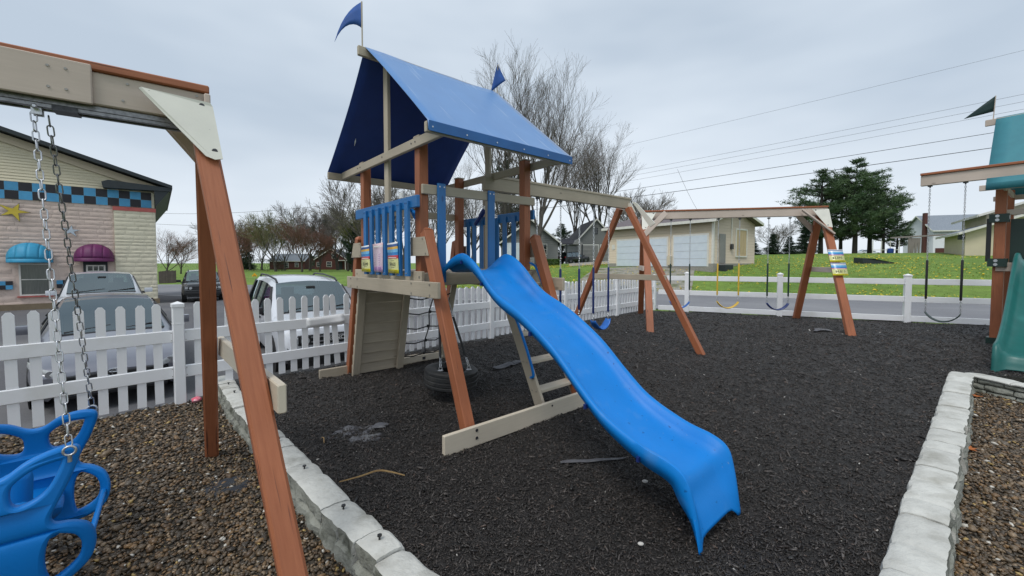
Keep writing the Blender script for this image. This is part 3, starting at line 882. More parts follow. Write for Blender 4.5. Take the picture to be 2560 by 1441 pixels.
# ------------------------------------------------------------------ hardware
def screw(parent, p, n, r=.007, mat='screw'):
    r = r * 1.25
    b = MB(); b.disc(p, n, r, 8, .003); return b.build('screw', M[mat], parent)
def link_geo(L, W, r, n=6, seg=5):
    """stadium shaped chain link in the xz plane, long axis z"""
    pts = []
    h = L / 2 - W / 2
    for k in range(seg): a = math.pi * k / (seg - 1); pts.append((W / 2 * math.cos(a), 0, h + W / 2 * math.sin(a)))
    for k in range(seg): a = math.pi + math.pi * k / (seg - 1); pts.append((W / 2 * math.cos(a), 0, -h + W / 2 * math.sin(a)))
    b = MB(); b.tube(pts, r, n, closed=True); return b
LINK_FAR = link_geo(.052, .02, .0042, 4, 3)
def chain_into(b, p0, p1, pitch=.038, scale=1.0):
    p0, p1 = Vector(p0), Vector(p1); d = p1 - p0; n = max(1, int(round(d.length / (pitch * scale)))); ax = frame(d.orthogonal(), d)
    for i in range(n):
        c = p0 + d * ((i + .5) / n); Rz = Matrix.Rotation(math.pi / 2 * (i % 2) + .25 * math.sin(i * .9), 3, 'Z')
        b.add([c + ax @ (Rz @ (Vector(v) * scale)) for v in LINK_FAR.v], LINK_FAR.f)
def belt_swing(label, t1, t2, zseat, grip_top, grip_bot, seat_m, grip_m, group, sway=(0, 0), edge_m=None):
    t1, t2 = Vector(t1), Vector(t2); mid = (t1 + t2) / 2
    root = thing('belt_swing', (mid.x + sway[0], mid.y + sway[1], zseat), label, 'swing', group)
    ends = []
    for t in (t1, t2):
        b = MB(); b.box((t.x, t.y, t.z - .01), (.05, .05, .03)); b.tube([(t.x, t.y, t.z - .02), (t.x, t.y, t.z - .05)], .012, 6); b.build('hanger', M['dark_steel'], root)
        bot = Vector((t.x + sway[0], t.y + sway[1], zseat + .20))
        q = lambda z: t.lerp(bot, (t.z - z) / (t.z - bot.z))
        b = MB(); chain_into(b, q(t.z - .04), q(grip_top - .02)); b.build('chain', M['galv'], root)
        b = MB(); chain_into(b, q(grip_bot + .01), bot); b.build('chain', M['galv'], root)
        b = MB(); b.tube([q(grip_top), q(grip_top - .02), q(grip_bot + .02), q(grip_bot)], [.014, .019, .019, .014], 8); b.build('grip', M[grip_m], root, smooth=50)
        b = MB(); tri = [bot + Vector((0, 0, .005)), bot + Vector((.0, .0, -.05))]; b.tube(tri, .008, 6); b.build('clip', M['galv'], root)
        ends.append(bot - Vector((0, 0, .04)))
    d = ends[1] - ends[0]; nrm = Vector((-d.y, d.x, 0)).normalized()
    rows = []
    for k in range(21):
        t = k / 20; p = ends[0].lerp(ends[1], t); s_ = 4 * t * (1 - t); p = p - Vector((0, 0, 1)) * .165 * s_ ** .8
        tw = .25 * (1 - 2 * t)
        w = .05 + .022 * min(1, s_ * 2.5)
        rows.append([p - nrm * w + Vector((0, 0, .012 + .3 * tw * .03)), p - nrm * w * .5, p, p + nrm * w * .5, p + nrm * w + Vector((0, 0, .012))])
    b = MB(); b.grid(rows); o = b.build('seat', M[seat_m], root, smooth=60); m = o.modifiers.new('thick', 'SOLIDIFY'); m.thickness = .012
    return root

# ------------------------------------------------------------------ the blue and cedar playset
tower = thing('playset_tower', T(2.68, 4.35, 0), 'blue tarp roofed cedar playset with wavy blue slide in the black mulch', 'playset')
def tb(name, p0, p1, w, h, mat, up=UP, parent=None, ch=.005):
    b = MB(); b.bar(p0, p1, w, h, up=up, ch=ch); return b.build(name, M[mat], parent or tower)
aL, aR, bF, bK = 1.995, 3.385, 3.645, 5.06
for a in (aL, aR):
    for bb in (bF, bK):
        tb('post', T(a, bb, 1.30), T(a, bb, 2.72), .098, .098, 'red_wood', up=TA)
        b = MB(); q = [T(a + sx * .056, bb + sy * .056, 2.721) for sx, sy in ((-1, -1), (1, -1), (1, 1), (-1, 1))]
        b.prism(q, (0, 0, .014)); b.build('post_cap', M['beige_wood'], tower)
for a, tag_ in ((1.965, 0), (3.415, 1)):
    for b0, b1 in ((3.50, 2.76), (5.19, 5.62)):
        L = tb('leg', T(a, b1, -.08), T(a, b0, 1.80), .098, .098, 'red_wood', up=TA)
        d = (T(a, b0, 1.80) - T(a, b1, -.08)).normalized()
        u = TA; r = d.cross(u)
        top = T(a, b0, 1.80)
        b = MB(); q = [top + u * sx * .049 + r * sy * .049 for sx, sy in ((-1, -1), (1, -1), (1, 1), (-1, 1))]
        b.add(q + [top + d * .03 + u * sx * .02 + r * sy * .02 for sx, sy in ((-1, -1), (1, -1), (1, 1), (-1, 1))], [(0, 1, 5, 4), (1, 2, 6, 5), (2, 3, 7, 6), (3, 0, 4, 7), (4, 5, 6, 7)])
        b.build('leg_cap', M['red_wood'], tower)
    # gusset plates tying legs to posts
    sgn = -1 if a < 2.5 else 1
    for b0, b1 in ((3.70, 3.40), (5.02, 5.29)):
        oa = a + sgn * .053
        pl = [T(oa, b0, 1.745), T(oa, b1 + (.04 if b1 < 4 else -.04), 1.745), T(oa, b1 - (.035 if b1 < 4 else -.035), 1.565), T(oa, b0, 1.565)]
        b = MB(); b.prism(pl, TA * sgn * .012); pt = b.build('gusset_plate', M['beige_wood'], tower)
        for p in pl: screw(pt, p * .78 + sum(pl, Vector()) / 4 * .22 + TA * sgn * .0125, TA * sgn, .007)
# deck frame and boards
for a, s_ in ((1.925, -1), (3.455, 1)):
    o = tb('rim_board', T(a, 3.50, 1.345), T(a, 5.22, 1.345), .038, .14, 'beige_wood')
    o2 = tb('tie_board', T(a + s_ * .055, 3.12, 1.252), T(a + s_ * .055, 5.36, 1.252), .038, .146, 'beige_wood')
    for bb in (3.25, 3.60, 5.0, 5.22):
        for z in (1.205, 1.30): screw(o2, T(a + s_ * .0755, bb, z), TA * s_, .008)
    for bb in (3.54, 5.15): screw(o, T(a + s_ * .0205, bb, 1.36), TA * s_, .009)
for bb in (3.575, 5.13): tb('rim_board', T(1.905, bb, 1.335), T(3.475, bb, 1.335), .038, .13, 'beige_wood')
for k in range(10):
    bb = 3.67 + k * .153; tb('deck_board', T(1.95, bb, 1.395), T(3.43, bb, 1.395), .144, .03, 'beige_wood')
for a in (2.35, 3.0): tb('joist', T(a, 3.6, 1.31), T(a, 5.1, 1.31), .038, .09, 'beige_wood')
# roof frame
for bb in (3.10, 5.68): tb('eave_board', T(1.735, bb, 2.645), T(3.575, bb, 2.645), .038, .09, 'beige_wood')
tb('ridge_beam', T(1.665, 4.39, 3.745), T(3.62, 4.39, 3.745), .04, .10, 'beige_wood')
for a in (1.925, 3.455):
    s_ = -1 if a < 2.5 else 1
    o = tb('gable_beam', T(a, 3.12, 2.655), T(a, 5.66, 2.655), .038, .092, 'beige_wood')
    for bb in (3.6, 3.68, 4.36, 5.0, 5.08): screw(o, T(a + s_ * .0205, bb, 2.66), TA * s_, .007, 'dark_steel')
for a in (1.98, 3.40): tb('king_post', T(a, 4.385, 1.40), T(a, 4.385, 3.70), .04, .10, 'beige_wood', up=TB)
tb('upper_rail', T(1.96, 3.578, 2.215), T(3.475, 3.578, 2.235), .038, .095, 'beige_wood')
tb('upper_rail', T(1.95, 5.125, 2.16), T(3.44, 5.125, 2.16), .038, .09, 'beige_wood')
for a in (2.16, 2.79):
    o = tb('slide_side_board', T(a, 3.545, 1.30), T(a, 3.545, 2.285), .024, .092, 'blue_wood', up=TA)
    for s_ in (-.025, .025): screw(o, T(a + s_, 3.532, 2.25), -TB, .006, 'galv')
# tarp roof
def tarp(label, a0, a1, bR, zR, eaves, mat):
    root = MB(); P = []
    NU, NV = 16, 12
    for (bE, zE) in eaves:
        rows = []
        for i in range(NU + 1):
            u = i / NU; row = []
            for j in range(NV + 1):
                v = j / NV
                sag = -.022 * math.sin(math.pi * u) * math.sin(math.pi * v) + .010 * mnoise.noise(Vector((u * 4, v * 2, bE))) + .010 * math.exp(-((u - .93) / .04) ** 2) * (1 - v) - .006 * abs(math.sin(u * 14 + v * 3)) * math.exp(-((v - .95) / .12) ** 2)
                ins = .02 * math.sin(math.pi * v)
                aa = a0 + ins + (a1 - a0 - 2 * ins) * u
                row.append((aa, bR + (bE - bR) * v, zR + (zE - zR) * v + sag, u * (a1 - a0), v * 1.7))
            sgn = -1 if bE < bR else 1
            row.append((row[-1][0], bE + sgn * .010, zE - .045, row[-1][3], 1.75)); row.append((row[-1][0], bE + sgn * .008, zE - .085, row[-1][3], 1.8))
            rows.append(row)
        if bE > bR: rows = rows[::-1]
        k = len(root.v); n = len(rows[0])
        root.v += [tuple(T(*q[:3])) for r in rows for q in r]
        for i in range(NU):
            for j in range(n - 1):
                ids = (i * n + j, i * n + j + 1, (i + 1) * n + j + 1, (i + 1) * n + j)
                root.f.append(tuple(x + k for x in ids))
                root.uv.append([rows[x // n][x % n][3:5] for x in ids])
    return root
tp = tarp('', 1.742, 3.568, 4.39, 3.803, ((3.074, 2.697), (5.706, 2.697)), 'tarp')
roof = tp.build('tarp_roof', M['tarp'], tower, smooth=35)
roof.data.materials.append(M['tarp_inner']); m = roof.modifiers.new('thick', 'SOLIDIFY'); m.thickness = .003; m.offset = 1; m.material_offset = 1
M['tarp_hem'] = pm('blue tarp hem', (.016, .12, .36), (.014, .10, .31), 6, .5, .1, 200)
b = MB(); b.bar(T(1.745, 3.0555, 2.648), T(3.566, 3.0555, 2.648), .006, .086, ch=.002); hem = b.build('hem', M['tarp_hem'], roof)
for k in range(6): screw(hem, T(1.78 + k * .348, 3.052, 2.64), -TB, .006, 'galv')
b = MB(); b.bar(T(1.745, 5.7245, 2.648), T(3.566, 5.7245, 2.648), .006, .086, ch=.002); b.build('hem', M['tarp_hem'], roof)
b = MB(); b.prism([T(1.95, 5.30, 2.99), T(1.95, 5.255, 3.03), T(1.95, 5.25, 3.10), T(1.95, 5.29, 3.09)], TA * .003); b.build('care_tag', M['white_paint'], roof)
# flags: cloth triangles on thin dowels
def flag(parent, base, top, fl, tip, mat, pole_mat='beige_wood', droop=.06, wav=.02):
    base, top, tip = Vector(base), Vector(top), Vector(tip)
    b = MB(); b.tube([base, top], .008, 6); b.build('flag_pole', M[pole_mat], parent)
    lo = top.lerp(base, fl); rows = []
    side = (tip - top).cross(UP).normalized()
    for i in range(9):
        t = i / 8; a, c = top.lerp(tip, t), lo.lerp(tip, t); off = side * (wav * math.sin(t * 5.2)) - UP * (droop * math.sin(t * math.pi) * -1)
        rows.append([a.lerp(c, s_ / 3) + off for s_ in range(4)])
    b = MB(); b.grid(rows); o = b.build('flag', M[mat], parent, smooth=60); m = o.modifiers.new('thick', 'SOLIDIFY'); m.thickness = .003
flag(tower, T(1.715, 4.39, 3.77), T(1.715, 4.39, 4.265), .56, T(1.54, 4.69, 3.90), 'flag_blue', droop=.12)
b = MB(); f0 = T(3.56, 4.39, 3.77); b.tube([f0, f0 + UP * .22, f0 + Vector((.012, 0, .42))], .008, 6); b.build('flag_pole', M['beige_wood'], tower)
rows = []
for i in range(9):
    t = i / 8; a_ = Vector((.005, -.012, .435)).lerp(Vector((.115, .02, .205)), t); c_ = Vector((.0, -.012, .40)).lerp(Vector((-.085, -.03, .045)), t)
    rows.append([f0 + a_.lerp(c_, s_ / 5) + Vector((0, .018 * math.sin(t * 4 + s_ * .7), 0)) for s_ in range(6)])
b = MB(); b.grid(rows); o = b.build('flag', M['flag_blue'], tower, smooth=60); m = o.modifiers.new('thick', 'SOLIDIFY'); m.thickness = .003
# railings: left wall of slats and right wall of slats
tb('top_rail', T(1.888, 3.51, 2.085), T(1.888, 5.08, 2.085), .034, .115, 'blue_wood')
for k in range(7):
    bb = 4.725 - k * .1735
    o = tb('slat', T(1.858, bb, 1.365), T(1.858, bb, 2.10), .032, .074, 'blue_wood', up=TB, ch=.004)
    for s_ in (-.015, .015): screw(o, T(1.841, bb + s_, 1.395), -TA, .004, 'galv'); screw(o, T(1.841, bb + s_, 2.075), -TA, .004, 'navy_plastic')
for b0, b1 in ((3.60, 4.30), (4.46, 5.10)):
    tb('top_rail', T(3.50, b0, 2.085), T(3.50, b1, 2.085), .034, .115, 'blue_wood')
for bb in (3.78, 3.95, 4.13, 4.29, 4.47, 4.64, 4.81, 4.96): tb('slat', T(3.475, bb, 1.37), T(3.475, bb, 2.10), .024, .075, 'blue_wood', up=TB, ch=.004)
# steering wheel and telescope
c = T(2.06, 3.86, 2.02); ax = (TA * .9 - TB * .1 + UP * .45).normalized(); Rr = frame(ax.orthogonal(), ax)
b = MB(); b.tube([c + Rr @ Vector((math.cos(x) * .13, math.sin(x) * .13, 0)) for x in np.linspace(0, 2 * math.pi, 21)[:-1]], .013, 8, closed=True)
for k in range(3):
    x = k * 2.094; b.tube([c - ax * .02, c + Rr @ Vector((math.cos(x) * .125, math.sin(x) * .125, 0))], .010, 6)
b.tube([c - ax * .05, c + ax * .01], .03, 10); b.build('steering_wheel', M['blue_plastic'], tower, smooth=45)
c = T(3.44, 4.60, 2.16); dd = (TA * .25 - TB * .5 + UP * .75).normalized()
b = MB(); b.tube([c - dd * .16, c - dd * .02, c - dd * .015, c + dd * .10], [.026, .026, .034, .036], 12); ts = b.build('telescope', M['navy_plastic'], tower, smooth=40)
b = MB(); b.tube([c + dd * .10, c + dd * .13], [.042, .042], 12); b.build('eyepiece', M['white_paint'], ts, smooth=40)
c = T(2.05, 4.18, 2.10); b = MB(); b.tube([c, c + UP * .12], .022, 10); b.tube([c + UP * .10, c + UP * .16], .034, 10); b.build('periscope', M['white_paint'], tower, smooth=40)
# ground boards
o = tb('ground_board', T(1.655, 2.715, .065), T(3.50, 2.715, .065), .038, .165, 'cream_wood')
for z in (.05, .115): screw(o, T(1.965, 2.695, z), -TB, .011, 'dark_steel')
screw(o, T(2.87, 2.695, .11), -TB, .008, 'dark_steel')
tb('ground_board', T(1.56, 5.60, .04), T(3.62, 5.60, .04), .038, .13, 'beige_wood')
# climbing ramp at the back: planks between two rails
def ramp_pt(a, z, off=0): return T(a, 5.17 + (1.30 - z) * .235 + off, z)
for a in (1.99, 2.62): tb('ramp_rail', ramp_pt(a, -.05), ramp_pt(a, 1.30), .10, .04, 'beige_wood', up=TB)
for k in range(9):
    z = .06 + k * .14; tb('ramp_plank', ramp_pt(1.95, z, .045), ramp_pt(2.66, z, .045), .137, .022, 'beige_wood', up=TB)
# cargo net of knotted rope
def net_pt(a, z): return T(a, 5.15 + (1.25 - z) * .30, z)
zs = [1.24, 1.0, .78, .56, .34, .14]
cx = 3.02
for i in range(len(zs) - 1):
    b = MB(); b.tube([net_pt(cx + (.05 if i % 2 else -.05) * .4, zs[i]), net_pt(cx + (-.05 if i % 2 else .05) * .4, zs[i + 1])], .009, 6); b.build('rope', M['rope'], tower)
for i, z in enumerate(zs):
    b = MB(); c0 = net_pt(cx, z)
    b.tube([net_pt(2.66, z - .0), net_pt(2.84, z - .03), c0], .009, 6); b.tube([c0, net_pt(3.18, z - .02), net_pt(3.36, z + .06)], .009, 6)
    b.tube([c0 - UP * .02, c0 + UP * .02], .018, 6)
    b.build('rope', M['rope'], tower)
for i in (1, 2, 3):
    b = MB(); b.tube([net_pt(3.33, zs[i] + .05), net_pt(3.30, zs[i + 1] + .05)], .009, 6); b.build('rope', M['rope'], tower)
b = MB(); c0 = net_pt(cx, .08); b.tube([c0, c0 - UP * .04], .03, 8); b.build('rope_anchor', M['dark_steel'], tower)
tb('net_rail', net_pt(3.36, -.02), net_pt(3.36, 1.28), .09, .038, 'beige_wood', up=TB)
tb('net_sill', net_pt(2.62, .06), net_pt(3.36, .06), .038, .09, 'cream_wood')
# ladder beside the slide
def lad(a, z): return T(a, 2.83 + z * .505, z)
for a in (2.875, 3.43):
    o = tb('ladder_rail', lad(a, -.06), lad(a, 1.36), .038, .125, 'beige_wood', up=TB)
    if a < 3:
        for z in (.2, .47, .74, 1.0):
            for s_ in (-.03, .03): screw(o, lad(a, z) + TB * s_ - TA * .0195, -TA, .006)
for z in (.20, .47, .74, 1.01, 1.25): tb('tread', lad(2.895, z), lad(3.41, z), .13, .036, 'cream_wood')
for a, z0, z1, s_ in ((2.84, .33, .98, -1), (3.40, .95, 1.50, -1)):
    pts = catmull([lad(a, z0) - TB * .03, lad(a, z0 + .04) - TB * .09, lad(a, z0 + .2) - TB * .11, lad(a, z1 - .2) - TB * .11, lad(a, z1 - .05) - TB * .09, lad(a, z1) - TB * .02], 5)
    b = MB(); b.tube(pts, .0145, 8); o = b.build('grab_handle', M['blue_plastic'], tower, smooth=50)
    for p in (pts[0], pts[-1]): b = MB(); b.disc(p - TB * .012, -TB, .014, 8, .008); b.build('bolt', M['galv'], o)
# slide
PR = [(3.50, 1.46, 3.53, 1.405), (3.40, 1.53, 3.44, 1.42), (3.24, 1.585, 3.26, 1.425), (3.10, 1.55, 3.11, 1.39), (2.95, 1.455, 2.93, 1.29), (2.69, 1.245, 2.65, 1.115), (2.36, 1.10, 2.32, .97), (2.02, .895, 1.97, .755),
      (1.77, .685, 1.72, .54), (1.56, .53, 1.52, .415), (1.29, .425, 1.28, .325), (1.10, .388, 1.12, .298), (1.005, .335, 1.06, .268), (.962, .22, 1.020, .18), (.935, .10, .975, .10), (.915, -.03, .938, .025)]
PC = catmull([Vector(p) for p in PR], 6)
rows = []
for i, q in enumerate(PC):
    t = i / (len(PC) - 1); ac = 2.475 - .10 * t
    fl = .035 * sstep(.16, .02, t)
    rb, rz, fb, fz = q
    tg = PC[min(i + 1, len(PC) - 1)] - PC[max(i - 1, 0)]
    dn = Vector((rb - fb, rz - fz)); dn = dn / max(dn.length, 1e-6)
    k = sstep(.80, .95, t)
    row = []
    for o_, h, dr in ((-.290, 1, -.10), (-.298, 1, -.025), (-.288, 1, .0), (-.270, 1, .004), (-.252, 1, -.012), (-.232, .55, 0), (-.20, .14, 0), (-.15, .02, 0), (-.075, .0, 0), (0, 0, 0),
                      (.075, .0, 0), (.15, .02, 0), (.20, .14, 0), (.232, .55, 0), (.252, 1, -.012), (.270, 1, .004), (.288, 1, .0), (.298, 1, -.025), (.290, 1, -.10)):
        dr *= 1 - .75 * k
        oo = o_ * (1 + fl * (2 if h == 1 else .5)) * (1 - .05 * k)
        bb = fb + (rb - fb) * h + dn.x * dr; zz = fz + (rz - fz) * h + dn.y * dr
        row.append(T(ac + oo, bb, zz))
    rows.append(row)
b = MB(); b.grid(rows); slide = b.build('slide', M['slide_plastic'], tower, smooth=55)
m = slide.modifiers.new('thick', 'SOLIDIFY'); m.thickness = .008
for i in (14, 26, 38, 50, 60):
    q = rows[i][1]; b = MB(); b.box(q - UP * .055 + TA * .012, (.016, .05, .03), frame(-TB, UP)); b.build('moulded_rib', M['navy_plastic'], slide)
# swing beam with its A frame
tb('swing_beam', T(3.30, 4.36, 2.555), T(6.70, 4.36, 2.585), .075, .175, 'beige_wood')
tb('beam_cap', T(3.42, 4.36, 2.655), T(6.72, 4.36, 2.685), .095, .035, 'beige_wood')
apex = lambda bb, z: T(6.66, bb, z)
for s_, bf in ((-1, 2.92), (1, 5.82)):
    tb('leg', T(6.70, bf, -.08), T(6.55, 4.36 + s_ * .09, 2.50), .098, .098, 'red_wood', up=TA)
f_ = .505
tb('cross_tie', T(6.60, 4.36 - 1.44 * .53 - .06, 1.235), T(6.60, 4.36 + 1.46 * .53 + .06, 1.235), .038, .10, 'beige_wood')
b = MB(); b.prism([T(6.715, 4.20, 2.60), T(6.715, 4.30, 2.64), T(6.725, 3.93, 2.14), T(6.725, 3.83, 2.20)], TA * .02); b.build('gusset_plate', M['gusset'], tower)
b = MB(); b.prism([T(6.63, 4.45, 2.60), T(6.63, 4.55, 2.42), T(6.63, 4.36, 2.40), T(6.63, 4.17, 2.42), T(6.63, 4.27, 2.60)], TA * .02); b.build('gusset_plate', M['gusset'], tower)
gsw = 'blue belt swings on the blue roofed playset'
belt_swing('blue belt swing on the long beige beam, nearer the slide', T(4.82, 4.36, 2.47), T(5.28, 4.36, 2.475), .34, 1.40, .72, 'blue_belt', 'navy_plastic', gsw)
belt_swing('blue belt swing on the long beige beam, beside the A frame', T(5.66, 4.36, 2.48), T(6.09, 4.36, 2.485), .335, 1.42, .62, 'blue_belt', 'navy_plastic', gsw)
belt_swing('navy rope swing hanging close behind the right playset post', T(4.00, 4.36, 2.465), T(4.30, 4.36, 2.47), .60, 1.62, .95, 'navy_plastic', 'navy_plastic', gsw)
# tyre swing
tc = T(2.53, 3.97, .19)
tyre = thing('tire_swing', (tc.x, tc.y, .05), 'black tire hung flat on three chains under the playset deck', 'tire swing')
prof = [(.165, -.085), (.20, -.10), (.255, -.108), (.29, -.098), (.303, -.085), (.307, -.062), (.299, -.058), (.299, -.05), (.308, -.046), (.309, -.012), (.300, -.008), (.300, .008), (.309, .012), (.308, .046), (.299, .05), (.299, .058), (.307, .062), (.303, .085),
        (.29, .098), (.255, .108), (.20, .10), (.165, .085), (.158, .06), (.19, .05), (.25, .055), (.255, -.055), (.19, -.05), (.158, -.06)]
tilt = Matrix.Rotation(rad(4), 3, 'Y')
NR = 48; rows = []
for i in range(NR):
    an = 2 * math.pi * i / NR; row = []
    for (r, z) in prof + prof[:1]:
        if r > .306: r -= .006 * (i % 2)
        row.append(tc + tilt @ Vector((math.cos(an) * r, math.sin(an) * r, z)))
    rows.append(row)
b = MB(); b.grid(rows, closed_u=True); tr = b.build('tire', M['black_rubber'], tyre, smooth=40)
for k, an in enumerate((rad(110), rad(-20), rad(-115))):
    p = tc + tilt @ Vector((math.cos(an) * .22, math.sin(an) * .22, .115)); top = T(2.50, 4.15, 1.27) + Vector((math.cos(an), math.sin(an), 0)) * .03
    b = MB(); b.tube([p + Vector((math.cos(x) * .018, 0, math.sin(x) * .018 + .02)) for x in np.linspace(0, 2 * math.pi, 13)[:-1]], .005, 6, closed=True); b.disc(p - UP * .002, UP, .03, 12, .005); b.build('eye_bolt', M['galv'], tyre, smooth=50)
    q = lambda t: (p + UP * .04).lerp(top, t)
    b = MB(); chain_into(b, q(0), q(.12)); b.build('chain', M['galv'], tyre)
    b = MB(); chain_into(b, q(.56), q(1.0)); b.build('chain', M['galv'], tyre)
    b = MB(); b.tube([q(.10), q(.58)], .014, 8); b.build('sleeve', M['black_plastic'], tyre, smooth=50)
b = MB(); b.tube([T(2.50, 4.15, 1.31), T(2.50, 4.15, 1.25)], .03, 10); b.build('swivel', M['dark_steel'], tyre, smooth=40)

# price signs
def sign_mat(name, style):
    """printed card: bands by height (uv v runs 0 to 1 up the card)"""
    m, n, l, b = new_mat(name)
    uv = n.new('ShaderNodeUVMap'); sp = n.new('ShaderNodeSeparateXYZ'); l.new(uv.outputs[0], sp.inputs[0])
    rp = n.new('ShaderNodeValToRGB'); rp.color_ramp.interpolation = 'CONSTANT'
    e = rp.color_ramp.elements
    for i, (p, c) in enumerate(style):
        x = e[i] if i < 2 else e.new(p)
        x.position = p; x.color = (*c, 1)
    l.new(sp.outputs['Y'], rp.inputs[0])
    nz = n.new('ShaderNodeTexNoise'); nz.inputs['Scale'].default_value = 7; mp = n.new('ShaderNodeMapping'); mp.inputs['Scale'].default_value = (1, 3, 1)
    l.new(uv.outputs[0], mp.inputs[0]); l.new(mp.outputs[0], nz.inputs['Vector'])
    mx = n.new('ShaderNodeMixRGB'); mx.blend_type = 'OVERLAY'; mx.inputs[0].default_value = .35
    l.new(rp.outputs[0], mx.inputs[1]); l.new(nz.outputs['Fac'], mx.inputs[2])
    l.new(mx.outputs[0], b.inputs['Base Color']); b.inputs['Roughness'].default_value = .25
    return m
YEL, YEL2, RED_, BLU, LBL, ORA, NAV, WHI = (.66, .66, .30), (.78, .68, .03), (.55, .06, .08), (.03, .22, .55), (.15, .45, .72), (.75, .45, .08), (.04, .1, .28), (.75, .75, .74)
M['sign_tall'] = sign_mat('tall price card print', [(0, YEL2), (.12, YEL), (.47, RED_), (.58, BLU), (.68, LBL), (.78, ORA), (.86, NAV), (.95, WHI)])
M['sign_pink'] = sign_mat('pink info card print', [(0, (.62, .42, .62)), (.22, (.66, .52, .62)), (.85, (.72, .66, .68)), (.92, (.70, .50, .52))])
M['sign_wide'] = sign_mat('wide price card print', [(0, YEL2), (.13, YEL), (.50, (.6, .2, .22)), (.58, BLU), (.70, LBL), (.82, WHI), (.90, NAV), (.96, WHI)])
M['ink'] = pm('printed ink', (.02, .02, .025), (.03, .03, .03), 10, .5)
M['ink_red'] = pm('pale print', (.75, .62, .60), (.7, .55, .55), 10, .5)
M['ink_purple'] = pm('purple print', (.28, .08, .36), (.3, .1, .38), 10, .5)
def text_mesh(body, size):
    cu = bpy.data.curves.new('t', 'FONT'); cu.body = body; cu.size = size; cu.align_x = 'CENTER'; cu.align_y = 'CENTER'; cu.extrude = .0004; cu.resolution_u = 2
    o = bpy.data.objects.new('t', cu); COL.objects.link(o)
    bpy.context.view_layer.update()
    me = bpy.data.meshes.new_from_object(o.evaluated_get(bpy.context.evaluated_depsgraph_get()))
    bpy.data.objects.remove(o); bpy.data.curves.remove(cu)
    return me
def card(label, bl, br, tl, tr, mat, price, small=None, psize=.3, group='price cards', sx=1.0):
    """flat laminated card; four corners; price lettering laid on its face"""
    bl, br, tl, tr = map(Vector, (bl, br, tl, tr))
    X = (br - bl); Y = (tl - bl); Nn = X.cross(Y).normalized()
    c = (bl + br + tl + tr) / 4
    root = thing('price_sign' if price else 'information_sign', c - Y / 2, label, 'sign', group)
    vs_ = [bl, br, tr, tl]; b = MB()
    mid = [(bl + br) / 2, (tl + tr) / 2]
    rows = []
    for j in range(9):
        v = j / 8; L, R = bl.lerp(tl, v), br.lerp(tr, v)
        rows.append([L, L.lerp(R, .5) + Nn * .006 * math.sin(v * 4 + 1), R])
    k = 3
    vv = [p for r in rows for p in r]; f, u = [], []
    for j in range(8):
        for i in range(2):
            ids = (j * 3 + i, j * 3 + i + 1, (j + 1) * 3 + i + 1, (j + 1) * 3 + i); f.append(ids); u.append([((x % 3) / 2, (x // 3) / 8) for x in ids])
    b.add(vv, f, u); o = b.build('card', M[mat], root, smooth=60); m = o.modifiers.new('thick', 'SOLIDIFY'); m.thickness = .0015; m.offset = -1
    Rm = frame(X, Nn)
    # frame(): X column along the text line, Z column along the card normal
    def put(me, pos, mt, nm):
        me.materials.clear(); me.materials.append(M[mt])
        inst(nm, me, root, pos + Nn * .0085, Rm)
    if price:
        put(text_mesh(price, X.length * psize), bl + X * .52 + Y * .30, 'ink', 'price_lettering')
    b = MB(); W, H_ = X.length, Y.length
    def strip(x0, x1, y0, h, mt, nm='print_line'):
        b = MB(); p = bl + X * x0 + Y * y0 + Nn * .0075
        b.add([p, p + X * (x1 - x0), p + X * (x1 - x0) + Y * h, p + Y * h], [(0, 1, 2, 3)]); b.build(nm, M[mt], root)
    if price:
        strip(.36, .68, .19, .012, 'ink'); strip(.36, .66, .415, .010, 'ink'); strip(.08, .94, .095, .008, 'ink'); strip(.2, .85, .045, .008, 'ink'); strip(.14, .88, .505, .03, 'ink_red')
    else:
        for y in (.06, .105, .15): strip(.12, .42, y, .022, 'ink_purple'); strip(.56, .9, y, .022, 'ink_purple')
        for y in np.linspace(.26, .62, 6): strip(.16, .30, y, .012, 'ink_purple'); strip(.66, .85, y, .012, 'ink_purple')
        strip(.25, .75, .90, .03, 'white_paint')
    return root
sgn_a = 1.834
card('left yellow price card on the blue slats reading 5,848', T(sgn_a - .004, 4.80, 1.395), T(sgn_a, 4.545, 1.395), T(sgn_a, 4.815, 1.69), T(sgn_a, 4.585, 1.70), 'sign_tall', '$5,848', psize=.20)
card('pink information card in the middle of the blue slats', T(sgn_a, 4.445, 1.40), T(sgn_a, 4.215, 1.395), T(sgn_a, 4.475, 1.705), T(sgn_a, 4.205, 1.715), 'sign_pink', None)
card('right yellow price card on the blue slats reading 4,625', T(sgn_a, 4.075, 1.395), T(sgn_a, 3.83, 1.39), T(sgn_a, 4.095, 1.70), T(sgn_a, 3.855, 1.71), 'sign_tall', '$4,625', psize=.20)
# ------------------------------------------------------------------ near swing frame on the pebbles
BE = Vector((-1.80, 2.45, 0)); BD = Vector((-.791, -.611, 0)); BP = Vector((-.611, .791, 0))   # beam end, beam direction (to the left), across
near = thing('swing_frame', (BE.x, BE.y, -.12), 'near red A frame swing set with tan beam standing on the pebbles', 'swing frame')
def nb(name, p0, p1, w, h, mat, up=UP, parent=None, ch=.006):
    b = MB(); b.bar(p0, p1, w, h, up=up, ch=ch); return b.build(name, M[mat], parent or near)
BL = 3.4
def be(t, z, w=0): return BE + BD * t + BP * w + UP * z
